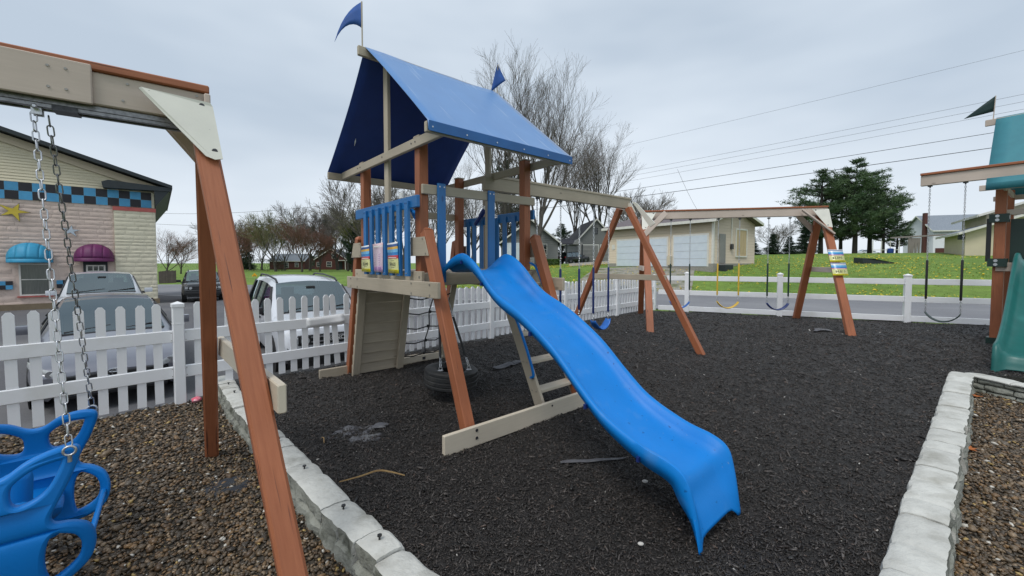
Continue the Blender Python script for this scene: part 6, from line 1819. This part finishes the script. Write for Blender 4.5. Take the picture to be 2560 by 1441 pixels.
for k in (1, 2): H1.block('mullion', -2.56 + k * .187 - .02, -2.56 + k * .187 + .02, -.055, -.004, zz(1.10), zz(1.32), 'trim_white')
def awning(u0, u1, z0, z1, mat, name='awning'):
    uc, hw, dp = (u0 + u1) / 2, (u1 - u0) / 2, .75; aw = None
    gores = 6
    for g in range(gores):
        rows = []
        for i in range(5):
            a = math.pi * (g + i / 4) / gores; r = []
            for j in range(9):
                t = math.pi / 2 * j / 8
                r.append(H1.p(uc - hw * math.cos(a) * 1.0, .0 - dp * math.sin(a) * math.sin(t) - .03, zz(z0) + .16 + (z1 - z0 - .16) * math.cos(t) * math.sin(a) ** .85))
            rows.append(r)
        b = MB(); b.grid(rows)
        o = b.build(name if aw is None else 'gore', M[mat], H1.root if aw is None else aw, smooth=50)
        m_ = o.modifiers.new('t', 'SOLIDIFY'); m_.thickness = .01
        if aw is None: aw = o
    b = MB(); rows = [[H1.p(uc - hw * math.cos(a), -.03 - dp * math.sin(a), zz(z0) + z) for z in (.17, .02, 0)] for a in np.linspace(0, math.pi, 25)]
    b.grid(rows); o = b.build('valance', M[mat], aw, smooth=50); m_ = o.modifiers.new('t', 'SOLIDIFY'); m_.thickness = .01
M['awn_blue'] = pm('sky blue awning canvas', (.03, .30, .50), (.025, .25, .43), 4, .6)
M['awn_purple'] = pm('plum awning canvas', (.13, .012, .09), (.095, .01, .07), 4, .6, var=.12)
awning(-5.12, -3.70, 1.50, 2.42, 'awn_blue'); awning(-3.02, -1.62, 1.55, 2.42, 'awn_purple')
M['star_yellow'] = pm('yellow painted star', (.62, .48, .05), (.52, .38, .04), 5, .6); M['star_blue'] = pm('pale blue painted star', (.50, .56, .62), (.42, .48, .55), 5, .6); M['outline'] = pm('black outline paint', (.02, .02, .02), None, 5, .6)
for uc, zc, rr, rot, mt in ((-4.82, 3.83, .50, .35, 'star_yellow'), (-3.08, 3.04, .34, .12, 'star_blue')):
    for k_, d_, m_ in ((1.08, -.10, 'outline'), (1.0, -.108, mt)):
        pl = []
        for i in range(10):
            a = rot + math.pi / 2 + i * math.pi / 5; r_ = rr * k_ * (1.0 if i % 2 == 0 else .33) * (1.15 if i in (4, 8) else .95)
            pl.append(H1.p(uc - r_ * math.cos(a), d_, zz(zc) + r_ * math.sin(a) * .82))
        b = MB(); b.prism(pl, H1.y * .012 if m_ == mt else H1.y * .02); b.build('star' if m_ == mt else 'star_outline', M[m_], H1.root)

# beige garage across the road
zG = 1.22
Hg = House('garage', 'beige sided garage with pale doors and a boarded gable window across the road', (13.2, 26.8), (-.57, .82), zG, 'garage')
Hg.gable(0, 9.0, -5.6, 0, 3.05, .80, 'siding_beige', 'shingle_purple', 'x', .4)
Hg.block('foundation', -.03, 9.03, -5.63, .03, -1.0, .22, 'concrete')
Hg.garage_door(.42, 2.85, .02, 2.12, .0, 'door_white', 'y+'); Hg.garage_door(3.45, 8.0, .0, 2.05, .0, 'door_white', 'y+')
Hg.window('x-', -4.3, -2.9, .75, 2.55, .0, 'trim_white', 'plywood', 0)
Hg.block('side_door', -.05, -.004, -1.45, -.7, .25, 2.2, 'door_grey'); Hg.block('electric_meter', -.14, -.004, -2.35, -2.1, 1.2, 1.55, 'dark_steel'); Hg.block('conduit', -.06, -.004, -2.27, -2.2, 1.5, 3.4, 'trim_white')
Hg.block('step', -.5, -.03, -1.6, -.6, -.6, .12, 'trim_dark'); Hg.block('corner_board', -.025, .12, -.1, .025, .2, 3.05, 'trim_white'); Hg.block('notice', 8.3, 8.6, .004, .03, 1.35, 1.75, 'trim_white')
Hg.block('utility_box', 2.98, 3.3, .004, .2, .1, .75, 'stucco_beige')
# grey shingled house, carport and barn
cB = at_dist(1490, 60); zB = 1.75
Hb = House('barn', 'grey shingled barn with a steep gable behind the beige garage', cB, (1, .06), zB, 'barn')
Hb.gable(-2.75, 2.75, 0, 10, 3.0, 3.0, 'siding_grey', 'shingle_dark', 'y', .3)
Hb.window('y-', -.3, .15, 4.0, 4.8, 0, 'trim_dark', 'glass_dark'); Hb.garage_door(-2.35, .3, 0, 2.3, 0, 'door_grey'); Hb.garage_door(.7, 2.5, 0, 2.3, 0, 'door_grey')
cH = at_dist(1395, 55); zH = 1.65
Hh = House('house', 'grey shingled house with white trimmed windows behind the blue playset', cH, (1, .05), zH)
Hh.gable(-7.5, 0, 0, 8, 2.6, 2.9, 'siding_grey', 'shingle_dark', 'y', .4)
Hh.window('y-', -2.05, -1.55, .95, 2.3, 0); Hh.window('y-', -2.9, -2.5, .95, 2.3, 0); Hh.window('y-', -5.6, -5.0, .95, 2.3, 0)
Hh.block('porch_panel', -6.9, -4.4, -.12, -.01, .1, 2.5, 'door_white')
b = MB(); b.prism([Hh.p(0.42, -.2, 2.25), Hh.p(3.2, -.2, 2.35), Hh.p(1.9, 3, 3.15), Hh.p(.42, 3, 3.0)], UP * .15); Hh.fin(b, 'carport_roof', 'shingle_dark')
b = MB(); b.prism([Hh.p(1.9, -.3, 2.3), Hh.p(3.4, -.3, 2.3), Hh.p(2.65, -.3, 3.0)], Hh.y * 5); Hh.fin(b, 'carport_gable', 'siding_grey')
for x in (1.1, 3.2): Hh.block('carport_post', x, x + .14, -.1, .04, -.3, 2.3, 'trim_dark')
# far brick house and its neighbours
cK = at_dist(827, 130); zK = land(cK.x, cK.y)
def far_house(label, px, Y, xdir, dims, wall, roof, wins, z_off=0, along='y', zb=None):
    c = at_dist(px, Y); z = c.z + z_off if zb is None else zb
    h = House('house', label, c, xdir, z); w_, d_, ht, rise = dims
    h.gable(-w_ / 2, w_ / 2, 0, d_, ht, rise, wall, roof, along, .3)
    for a in wins: h.window('y-', *a, 0)
    return h
hk = far_house('far red brick house with a white trimmed gable', 828, 120, (1, .1), (9.0, 9, 3.0, 3.0), 'brick', 'shingle_dark', [(-1.2, .1, .9, 2.3), (.3, 1.4, 3.4, 4.9), (-4.0, -3.2, .9, 2.2)])
hk.block('porch_roof', 1.8, 4.9, -1.4, 0, 2.6, 2.85, 'trim_white'); hk.block('porch_post', 4.3, 4.5, -1.3, -1.1, -.5, 2.6, 'trim_white'); hk.block('door', 2.2, 3.2, -.08, -.01, 0, 2.3, 'trim_dark')
hk.gable(4.5, 13.0, 1, 8, 2.9, 1.9, 'brick', 'shingle_dark', 'x', .3)
far_house('far low brick house with a grey roof under the bare trees', 718, 125, (1, .05), (10.5, 8, 2.6, 2.1), 'brick', 'shingle_grey', [(-.8, .4, .6, 2.0), (2.4, 3.4, .8, 2.0)], along='x')
# cream and white houses beyond the lawn on the right
cR = at_dist(2410, 34)
hr = House('house', 'cream house with two stepped gables at the right edge of the lawn', cR, (.80, -.60), cR.z)
hr.gable(0, 9, 0, 7, 1.9, 1.7, 'stucco_beige', 'shingle_grey', 'y', .5)
hr.gable(1.6, 12, 2.2, 9.5, 3.5, 1.9, 'stucco_beige', 'shingle_grey', 'y', .6)
hr.block('chimney', 4.2, 4.9, 3.5, 4.2, 3.5, 5.6, 'brick'); hr.block('eave_bracket', -.35, -.02, .1, .5, 1.35, 1.75, 'trim_dark')
cW = at_dist(2330, 66)
hw_ = House('house', 'white house with a blue grey roof and brick basement beyond the pines', cW, (.93, -.30), cW.z + .6)
hw_.gable(0, 13, 0, 8, 3.3, 2.6, 'siding_white', 'shingle_grey', 'x', .3)
hw_.block('basement', .3, 9, -.06, -.003, -1.0, .45, 'brick'); hw_.window('y-', 2.2, 3.5, 1.6, 2.7, 0); hw_.block('chimney', -.42, -.02, 1.5, 2.1, -1, 6.3, 'brick')
hw_.block('downpipe', 7.4, 7.6, -.14, -.01, -.6, 3.2, 'trim_white')
# ------------------------------------------------------------------ trees
def bare_tree_meshes(seed, H, spread, n1, n2, n3, n4, fork=.22, lean=0, rmin=.010, up=.35):
    rnd = random.Random(seed); tr, tw = MB(), MB()
    def branch(p, d, L, r, lvl):
        seg = 5 if lvl < 2 else (4 if lvl < 3 else 3); pts = [p]; rs = [r]; q = p.copy(); dd = d.copy()
        for i in range(seg):
            wob = Vector((rnd.gauss(0, 1), rnd.gauss(0, 1), rnd.gauss(0, .6))) * (.08 if lvl < 2 else .09)
            dd = (dd + wob + UP * up * (.28 if lvl < 2 else .16)).normalized(); q = q + dd * (L / seg); pts.append(q.copy()); rs.append(max(rmin * .7, r * (1 - .62 * (i + 1) / seg)))
        (tr if lvl < 2 else tw).tube(pts, rs, 7 if lvl < 1 else (5 if lvl < 2 else 3), cap=False)
        if lvl >= 4: return
        n = (n1, n2, n3, n4)[lvl]
        for k in range(n):
            t = (.30 + .70 * (k + rnd.random()) / n) if lvl > 0 else (.35 + .65 * (k + rnd.random()) / n)
            x = t * seg; i = min(int(x), seg - 1); pos = pts[i].lerp(pts[i + 1], x - i); base_r = rs[i] + (rs[i + 1] - rs[i]) * (x - i)
            ax = (pts[i + 1] - pts[i]).normalized(); a = rnd.uniform(0, 2 * math.pi) if lvl else k * 2.4 + rnd.uniform(-.4, .4)
            side = ax.orthogonal().normalized(); side = (Matrix.Rotation(a, 3, ax) @ side)
            ang = rnd.uniform(.32, .70) if lvl else rnd.uniform(.5, .95) * spread
            nd_ = (ax * math.cos(ang) + side * math.sin(ang)).normalized()
            Lc = L * (rnd.uniform(.46, .72) if lvl else rnd.uniform(1.2, 1.75)) * (1.12 - .45 * t if lvl else 1)
            branch(pos, nd_, Lc, max(rmin, base_r * (.62 if lvl else .55)), lvl + 1)
    branch(Vector((0, 0, -.3)), Vector((lean, 0, 1)).normalized(), H * .36, H * .021, 0)
    zmax = max(v[2] for v in tw.v); k = H / zmax
    tr.v = [(x * k, y * k, z * k) for x, y, z in tr.v]; tw.v = [(x * k, y * k, z * k) for x, y, z in tw.v]
    return tr.mesh('trunk', (0, 0, 0), 60), tw.mesh('crown', (0, 0, 0))
PROT = [bare_tree_meshes(3, 20, .48, 8, 8, 7, 6, up=.5), bare_tree_meshes(11, 20, .46, 7, 8, 7, 6, lean=.05, up=.5), bare_tree_meshes(23, 20, .85, 9, 8, 7, 7, up=.24), bare_tree_meshes(31, 20, .75, 8, 8, 7, 7, up=.3)]
PFAR = [bare_tree_meshes(41, 20, .60, 8, 8, 7, 5, rmin=.03, up=.36), bare_tree_meshes(53, 20, .85, 9, 8, 6, 5, rmin=.032, up=.24), bare_tree_meshes(61, 20, .75, 8, 8, 7, 5, rmin=.03, up=.3)]
def tree(name, label, px, Y, top_y, kind, wscale=1.0, rot=0, twig='twig', group='bare trees', zb=None, bark='bark'):
    c = at_dist(px, Y); h = z_at(top_y, Y, px) - c.z
    root = thing(name, c, label, 'tree', group)
    tm, cm = PROT[kind] if Y < 72 else PFAR[kind % 3]
    k = h / 20.
    for me, nm, mt in ((tm, 'trunk', bark), (cm, 'crown', twig)):
        o = bpy.data.objects.new(nm, me); link(o); o.parent = root
        o.scale = (k * wscale, k * wscale, k); o.rotation_euler = (0, 0, rot)
        if not me.materials: me.materials.append(M['bark'])
        o.material_slots[0].link = 'OBJECT'; o.material_slots[0].material = M[mt]
    return root
gt_ = 'bare deciduous trees'
tree('bare_tree', 'tallest bare tree rising behind the blue roof', 1345, 52, 128, 0, .95, .4, group=gt_)
tree('bare_tree', 'bare tree close behind the right end of the blue roof', 1262, 56, 150, 1, .9, 2.2, group=gt_)
tree('bare_tree', 'bare tree with a rounded crown above the swing beam', 1500, 66, 292, 0, 1.0, 3.6, group=gt_)
tree('bare_tree', 'bare tree just left of the rounded one above the swing beam', 1440, 70, 335, 1, .9, 5.0, group=gt_)
tree('bare_tree', 'lower bare tree behind the garage roof', 1610, 85, 490, 2, 1.1, 1.0, group=gt_)
tree('bare_tree', 'bare tree seen through the open side of the playset', 1175, 60, 360, 2, 1.0, .9, group=gt_)
tree('bare_tree', 'bare tree behind the blue slat wall', 1010, 75, 440, 3, 1.1, 2.9, group=gt_)
tree('bare_tree', 'bare tree left of the playset legs', 915, 80, 430, 1, .95, 4.4, group=gt_)
tree('bare_tree', 'grey bare tree left of the brick house', 775, 105, 505, 1, 1.1, 1.7, group=gt_)
tree('bare_tree', 'bare tree with pale green buds and a round crown', 690, 95, 526, 2, 1.25, .2, 'twig_green', group=gt_)
tree('bare_tree', 'red budding tree beside the round green one', 625, 110, 548, 3, 1.2, 4.0, 'twig_red', group=gt_)
tree('bare_tree', 'low red brown budding tree before the brick house', 800, 95, 570, 3, 1.1, 1.2, 'twig_red', group=gt_)
tree('bare_tree', 'bare tree near the brick house porch', 870, 100, 515, 0, 1.0, 3.0, group=gt_)
tree('bare_tree', 'dark bare tree beside the stone building corner', 415, 62, 565, 3, 1.25, .5, 'twig_red', group=gt_)
tree('bare_tree', 'second bare tree beyond the stone building corner', 452, 75, 588, 2, 1.2, 2.5, group=gt_)
tree('bare_tree', 'low bare tree behind the spruces', 1945, 105, 556, 2, 1.5, .5, group=gt_)
tree('bare_tree', 'bare tree between the red budding tree and the near swing leg', 590, 120, 545, 1, 1.3, .5, group=gt_)
tree('bare_tree', 'bare tree behind the low grey roofed house', 735, 130, 540, 0, 1.4, .9, 'twig_green', group=gt_)

for i_, (px, Y, ty, kd, ws, ro, tw, lab) in enumerate(((605, 98, 560, 2, 1.5, 1.1, 'twig_red', 'wide red brown tree low beside the near swing leg'), (655, 118, 552, 0, 1.4, 2.0, 'twig', 'grey bare tree between the two budding trees'), (712, 108, 556, 3, 1.3, 3.3, 'twig', 'spreading bare tree over the low grey roofed house'),
        (755, 92, 545, 2, 1.2, 5.1, 'twig_red', 'red brown bare tree just left of the brick house'), (845, 112, 520, 1, 1.3, .3, 'twig', 'tall bare tree behind the brick house chimney side'), (893, 92, 500, 2, 1.2, 2.2, 'twig_green', 'budding bare tree touching the left playset post'), (960, 95, 470, 0, 1.3, 1.9, 'twig', 'bare tree seen between the blue slats'),
        (1090, 85, 450, 3, 1.2, .8, 'twig', 'bare tree seen above the slide top'), (1575, 95, 470, 1, 1.0, 2.8, 'twig', 'thin bare tree right of the rounded one above the swing beam'))):
    tree('bare_tree', lab, px, Y, ty, kd, ws, ro, tw, group=gt_)
# conifers: whorled boughs carrying many needle tufts
def conifer_meshes(seed, H, R, kind):
    rnd = random.Random(seed); tr, cr = MB(), MB()
    tr.tube([(0, 0, -.3), (.05, .02, H * .3), (-.04, .05, H * .65), (0, 0, H * .97)], [H * .022, H * .017, H * .010, .02], 8)
    def tuft(p, d, L, n):
        for _ in range(n):
            v = Vector((rnd.gauss(0, 1), rnd.gauss(0, 1), rnd.gauss(0, .7) + .25)).normalized(); v = (v + d * .7).normalized()
            w_ = v.orthogonal().normalized(); w_ = Matrix.Rotation(rnd.uniform(0, 6.28), 3, v) @ w_
            l_ = L * rnd.uniform(.6, 1.15); b0 = p + Vector((rnd.gauss(0, .12), rnd.gauss(0, .12), rnd.gauss(0, .08)))
            cr.add([b0 - w_ * l_ * .10, b0 + w_ * l_ * .10, b0 + v * l_], [(0, 1, 2)])
    z = H * (.18 if kind == 'pine' else .03)
    while z < H * .97:
        f = z / H; n = rnd.randint(4, 6)
        for k in range(n):
            a = rnd.uniform(0, 6.283)
            if kind == 'pine': L = R * (.55 + .6 * math.sin(min(1, (f - .12) / .75) * math.pi) ** .8) * rnd.uniform(.55, 1.15) * (1 if f < .8 else (1.05 - f) * 4)
            else: L = R * (1.03 - f) * rnd.uniform(.8, 1.1)
            rise = rnd.uniform(.0, .35) if kind == 'pine' else rnd.uniform(-.35, -.05)
            d = Vector((math.cos(a), math.sin(a), rise)).normalized(); p0 = Vector((0, 0, z)); pts = [p0]
            q = p0.copy(); dd = d.copy()
            for i in range(4): dd = (dd + Vector((rnd.gauss(0, .12), rnd.gauss(0, .12), .10 if kind == 'pine' else .04))).normalized(); q = q + dd * L / 4; pts.append(q.copy())
            tr.tube(pts, [H * .006, H * .005, H * .0035, H * .002, .01], 4, cap=False)
            m = max(3, int(L * (3.2 if kind == 'pine' else 5)))
            for i in range(m):
                t = (.32 if kind == 'pine' else .12) + .70 * i / m; x = min(t, .999) * 4; j = int(x); p = pts[j].lerp(pts[j + 1], x - j)
                sp = .26 * L * (1 - t * .5)
                for s_ in range(3 if kind == 'pine' else 2):
                    o = Vector((rnd.gauss(0, .5), rnd.gauss(0, .5), rnd.gauss(0, .16))) * sp
                    tuft(p + o, dd, .42 if kind == 'pine' else .36, 8 if kind == 'pine' else 9)
        z += H * (.056 if kind == 'pine' else .038)
    return tr.mesh('trunk', (0, 0, 0), 60), cr.mesh('crown', (0, 0, 0))
def needle(name, c1, c2):
    m = pm(name, c1, c2, .9, .8, spec=.2, var=.15, detail=3); return m
M['needle_pine'] = needle('pine needles', (.060, .105, .058), (.10, .145, .062))
M['needle_spruce'] = needle('spruce needles', (.034, .062, .040), (.055, .085, .05))
PROT += [conifer_meshes(5, 12, 3.4, 'pine'), conifer_meshes(17, 12, 3.0, 'pine'), conifer_meshes(9, 8, 2.2, 'spruce')]
def conifer(label, px, Y, top_y, kind, wscale, rot, nat, group, name, mat):
    c = at_dist(px, Y); h = z_at(top_y, Y, px) - c.z; root = thing(name, c, label, 'tree', group)
    for me, nm, mt in zip(PROT[kind], ('trunk', 'crown'), ('pine_bark', mat)):
        o = bpy.data.objects.new(nm, me); link(o); o.parent = root; k = h / nat; o.scale = (k * wscale, k * wscale, k); o.rotation_euler = (0, 0, rot)
        if not me.materials: me.materials.append(M['bark'])
        o.material_slots[0].link = 'OBJECT'; o.material_slots[0].material = M[mt]
gp2 = 'pines beyond the lawn'
for px, Y, ty, kd, ws, ro, lab in ((2135, 46, 398, 4, 1.15, .3, 'tallest pine in the middle of the pine group'), (2050, 47, 425, 5, 1.3, 1.4, 'pine at the left of the group, behind the swing frame corner'), (2100, 52, 440, 4, 1.0, 2.6, 'pine behind the left half of the pine group'),
                                   (2172, 48, 432, 5, 1.2, 3.5, 'pine right of the tallest one'), (2205, 46, 470, 4, 1.15, 4.2, 'shorter pine toward the right of the pine group'), (2240, 47, 540, 5, 1.3, 5.3, 'low spreading pine at the right end of the pine group')):
    conifer(lab, px, Y, ty, kd, ws, ro, 12, gp2, 'pine_tree', 'needle_pine')
gs2 = 'small spruces beyond the lawn'
for px, Y, ty, ws, ro, lab in ((1880, 45, 590, 2.1, .2, 'small spruce beside the garage gable'), (1930, 46, 584, 2.2, 1.1, 'small spruce second from the garage'), (1972, 45, 590, 2.2, 2.1, 'small spruce third from the garage'), (2012, 47, 560, 1.9, 3.3, 'spruce closest to the pines')):
    conifer(lab, px, Y, ty, 6, ws, ro, 8, gs2, 'spruce_tree', 'needle_spruce')
gs3 = 'dark evergreens among the bare trees'
conifer('pointed spruce behind the brick house', 818, 125, 532, 6, 1.1, .7, 8, gs3, 'spruce_tree', 'needle_spruce')
conifer('dark evergreen left among the budding trees', 618, 125, 588, 6, 1.3, 2.7, 8, gs3, 'spruce_tree', 'needle_spruce')
conifer('dark evergreen just left of the playset', 880, 90, 560, 5, .8, 1.7, 12, gs3, 'pine_tree', 'needle_spruce')
conifer('evergreen showing under the blue roof edge', 1268, 70, 380, 4, .55, 1.9, 12, gs3, 'pine_tree', 'needle_spruce')
conifer('evergreen behind the grey house carport', 1405, 75, 560, 5, 1.1, .9, 12, gs3, 'pine_tree', 'needle_spruce')

# hedges and shrubs: leaf faces through the volume
def shrub(label, px, Y, w_, d_, h, col, n=2600, name='hedge', cat='hedge'):
    c = at_dist(px, Y); b = MB(); rnd = random.Random(px)
    for _ in range(n):
        u = Vector((rnd.uniform(-1, 1), rnd.uniform(-1, 1), rnd.uniform(0, 1)))
        u = Vector((u.x, u.y, u.z)); k = max(abs(u.x), abs(u.y), u.z); 
        if k < .72: u = u / max(k, .05) * rnd.uniform(.75, 1.0)
        p = Vector((u.x * w_ / 2, u.y * d_ / 2, max(.02, u.z) * h)) * (1 + .06 * mnoise.noise(u * 3))
        v = Vector((rnd.gauss(0, 1), rnd.gauss(0, 1), rnd.gauss(0, 1))).normalized(); a = v.orthogonal().normalized() * .07; e = v.cross(a).normalized() * .06
        q = c + p; b.add([q - a, q - e, q + a, q + e], [(0, 1, 2, 3)])
    for k in range(5):
        s_ = Vector((rnd.uniform(-.3, .3) * w_, rnd.uniform(-.3, .3) * d_, 0)); b.tube([c + s_ - UP * .2, c + s_ * 1.1 + UP * h * .7], .03, 4)
    o = b.build(name, col); tag(o, label, cat)
M['hedge_leaf'] = pm('hedge leaves', (.07, .13, .022), (.045, .09, .018), 3, .7)
M['shrub_dark'] = pm('dark shrub leaves', (.022, .035, .018), (.035, .045, .022), 2, .8)
shrub('clipped green hedge in front of the grey house', 1377, 49, 2.0, 1.4, .78, M['hedge_leaf'])
shrub('dark shrubs at the foot of the red budding trees', 640, 100, 14, 4, 3.0, M['shrub_dark'], 4200, 'shrub', 'shrub')
shrub('round dark shrub beside the brick house', 890, 112, 4, 3, 2.2, M['shrub_dark'], 1500, 'shrub', 'shrub')
shrub('low dark hedge far beyond the stone building', 470, 150, 30, 4, 3.0, M['shrub_dark'], 3000)

# ------------------------------------------------------------------ poles and wires
M['pole_wood'] = pm('weathered pole', (.10, .085, .07), (.07, .06, .05), 4, .9, .4, 20, stretch=(2, 2, .3))
M['wire'] = pm('black cable', (.02, .02, .022), None, 5, .7)
M['wire_thin'] = pm('weathered grey cable', (.12, .12, .13), None, 5, .7)
pl_, pr_, pf_ = Vector((-1.9, 28.3)), Vector((25.5, 15.15)), Vector((-44, 48))
for c, h, lab in ((pl_, 7.6, 'wooden utility pole behind the blue playset'), (pr_, 11.0, 'wooden utility pole outside the right edge of the photo'), (pf_, 8.5, 'wooden utility pole far along the road on the left')):
    z = land(c.x, c.y); root = thing('utility_pole', (c.x, c.y, z), lab, 'utility pole', 'utility poles along the road')
    b = MB(); b.tube([(c.x, c.y, z - .4), (c.x, c.y, z + h)], [.15, .11], 10); b.build('pole', M['pole_wood'], root, smooth=50)
    b = MB(); b.bar(Vector((c.x, c.y, z + h - .5)) - RN.to_3d() * .9, Vector((c.x, c.y, z + h - .5)) + RN.to_3d() * .9, .1, .12); b.build('cross_arm', M['pole_wood'], root)
def wire(label, a, b_, sag, r, mat='wire', n=24):
    a, b_ = Vector(a), Vector(b_); m = MB(); pts = [a.lerp(b_, i / n) - UP * sag * 4 * (i / n) * (1 - i / n) for i in range(n + 1)]
    m.tube(pts, r, 5, cap=False); o = m.build('overhead_wire', M[mat], smooth=60); tag(o, label, 'wire', 'overhead wires along the road')
names = ['topmost thin overhead wire crossing the sky on the right', 'upper of the three close overhead wires', 'middle of the three close overhead wires', 'lowest of the three close overhead wires', 'upper of the two thick overhead cables', 'lowest thick overhead cable crossing the pine tops']
for nm, zl, zr, r, mt, off in zip(names, (7.35, 5.95, 5.75, 5.5, 5.1, 4.75), (10.9, 9.05, 8.75, 8.45, 7.55, 6.85), (.005, .006, .006, .006, .011, .014), ('wire_thin', 'wire_thin', 'wire_thin', 'wire_thin', 'wire', 'wire'), (0, .1, .2, .3, .05, .05)):
    wire(nm, (*(pl_ + RN * off), zl), (*(pr_ + RN * off), zr), .12, r, mt)
for nm, zl, zr in (('upper overhead wire far on the left above the trees', 7.2, 7.4), ('lower overhead wire far on the left above the trees', 5.9, 6.2)):
    wire(nm, (*pl_, zl - .2), (*pf_, zr),   .9, .014)
wire('service drop wire sloping down to the beige garage', (9.3, 23.15, 6.75), (12.9, 27.3, 4.2), .25, .007)

# ------------------------------------------------------------------ small far things
M['sign_amber'] = pm('amber road sign', (.75, .38, .01), (.68, .33, .01), 5, .5)
c = at_dist(636, 62); sg_ = thing('road_sign', c, 'yellow diamond road sign on the far lawn left of the white car', 'road sign')
zc = z_at(690, 62, 636)
b = MB(); b.prism([c + Vector((dx, 0, zc - c.z + dz)) for dx, dz in ((0, -.42), (.42, 0), (0, .42), (-.42, 0))], (0, .02, 0)); b.build('sign_panel', M['sign_amber'], sg_)
b = MB()
for dx, dz, w_, h_ in ((0, .08, .34, .05), (0, -.04, .42, .05)): b.box(c + Vector((dx, -.006, zc - c.z + dz)), (w_, .006, h_))
b.build('sign_lettering', M['trim_dark'], sg_)
b = MB(); b.tube([c - UP * .2, c + UP * (zc - c.z + .3)], .035, 6); b.build('sign_post', M['sign_amber'], sg_)
M['old_board'] = pm('weathered fence board', (.085, .072, .06), (.06, .05, .042), 3, .9, var=.15)
c0, c1 = at_dist(396, 46), at_dist(440, 46); ff_ = thing('board_fence', (c0 + c1) / 2, 'short weathered board fence past the stone building corner', 'fence')
n = 14
for k in range(n):
    p = c0.lerp(c1, (k + .5) / n); b = MB(); b.box(p + UP * .65, ((c1 - c0).length / n * .93, .03, 1.5 + random.uniform(-.06, .06))); b.build('board', M['old_board'], ff_)
# black wedge on the lawn, old wooden frame, sawhorse
c = at_dist(2190, 27); b = MB(); b.prism([c + Vector((-.9, 0, 0)), c + Vector((-.9, 0, .36)), c + Vector((-.3, -.2, .32)), c + Vector((1.0, -.4, .04)), c + Vector((1.0, -.4, -.05))], (.15, .9, .05))
o = b.build('drain_ramp', M['trim_dark']); tag(o, 'low black wedge shaped ramp lying on the lawn', 'ramp')
M['grey_wood'] = pm('grey weathered wood', (.30, .27, .25), (.23, .2, .185), 4, .9, stretch=(5, 5, .6))
c = at_dist(2300, 44); pf = thing('garden_pergola', c, 'weathered timber frame with plank panels under the low pine', 'pergola')
for dx, h in ((-3.0, 1.5), (2.9, 1.9), (1.0, 1.9)): b = MB(); b.bar(c + Vector((dx, 0, -.2)), c + Vector((dx, 0, h)), .14, .14); b.build('post', M['grey_wood'], pf)
b = MB(); b.bar(c + Vector((-3.3, 0, 1.62)), c + Vector((3.1, 0, 1.98)), .12, .16); b.build('beam', M['grey_wood'], pf)
for k in range(4):
    x = -1.35 + k * .32; b = MB(); b.prism([c + Vector((x + .04 * k * (1 if k > 1 else .3), 0, 0)), c + Vector((x + .27, 0, 0)), c + Vector((x + .34, 0, 1.6)), c + Vector((x - .02, 0, 1.6))], (0, .06, 0)); b.build('plank', M['grey_wood'], pf)
c = at_dist(2380, 42); sh = thing('sawhorse', c, 'small pale sawhorse on the lawn beside the cream house', 'sawhorse')
for dx in (-.42, -.2, .22, .45): b = MB(); b.bar(c + Vector((dx, 0, -.05)), c + Vector((dx * .9, .1, .62)), .07, .07); b.build('leg', M['cream_wood'], sh)
b = MB(); b.bar(c + Vector((-.5, 0, .22)), c + Vector((.5, 0, .22)), .06, .08); b.build('stretcher', M['cream_wood'], sh)
M['barrel_blue'] = pm('blue barrel', (.02, .06, .28), None, 5, .4)
c = at_dist(2224, 43); b = MB(); b.tube([c - UP * .05, c + UP * .1, c + UP * .45, c + UP * .5], [.25, .29, .29, .2], 12); tag(b.build('barrel', M['barrel_blue'], smooth=40), 'blue barrel at the foot of the low pine', 'barrel')
c0, c1 = at_dist(2180, 43), at_dist(2246, 43); ft = thing('garden_fence', (c0 + c1) / 2, 'thin pale rail fence in front of the pine trunks', 'fence')
for t in (0, .33, .66, 1): p = c0.lerp(c1, t); b = MB(); b.tube([p - UP * .1, p + UP * 1.3], .04, 6); b.build('post', M['trim_white'], ft)
for z in (.35,): b = MB(); b.tube([c0 + UP * z, c1 + UP * z], .03, 6); b.build('rail', M['trim_white'], ft)
M['log'] = pm('weathered log', (.25, .21, .16), (.18, .15, .11), 4, .9)
for px, lab in ((1560, 'dark rock in the gravel in front of the garage'), (1490, 'pale rock at the lawn edge in front of the garage')):
    c = at_dist(px, 22.5); b = MB(); v, f = ICO2; b.add([c + Vector((p[0] * .45, p[1] * .3, p[2] * .26 + .1)) * (1 + 0 * p[0]) for p in v], f); tag(b.build('rock', M['log'] if px < 1500 else M['trim_dark'], smooth=60), lab, 'rock')
bpy.context.view_layer.update()
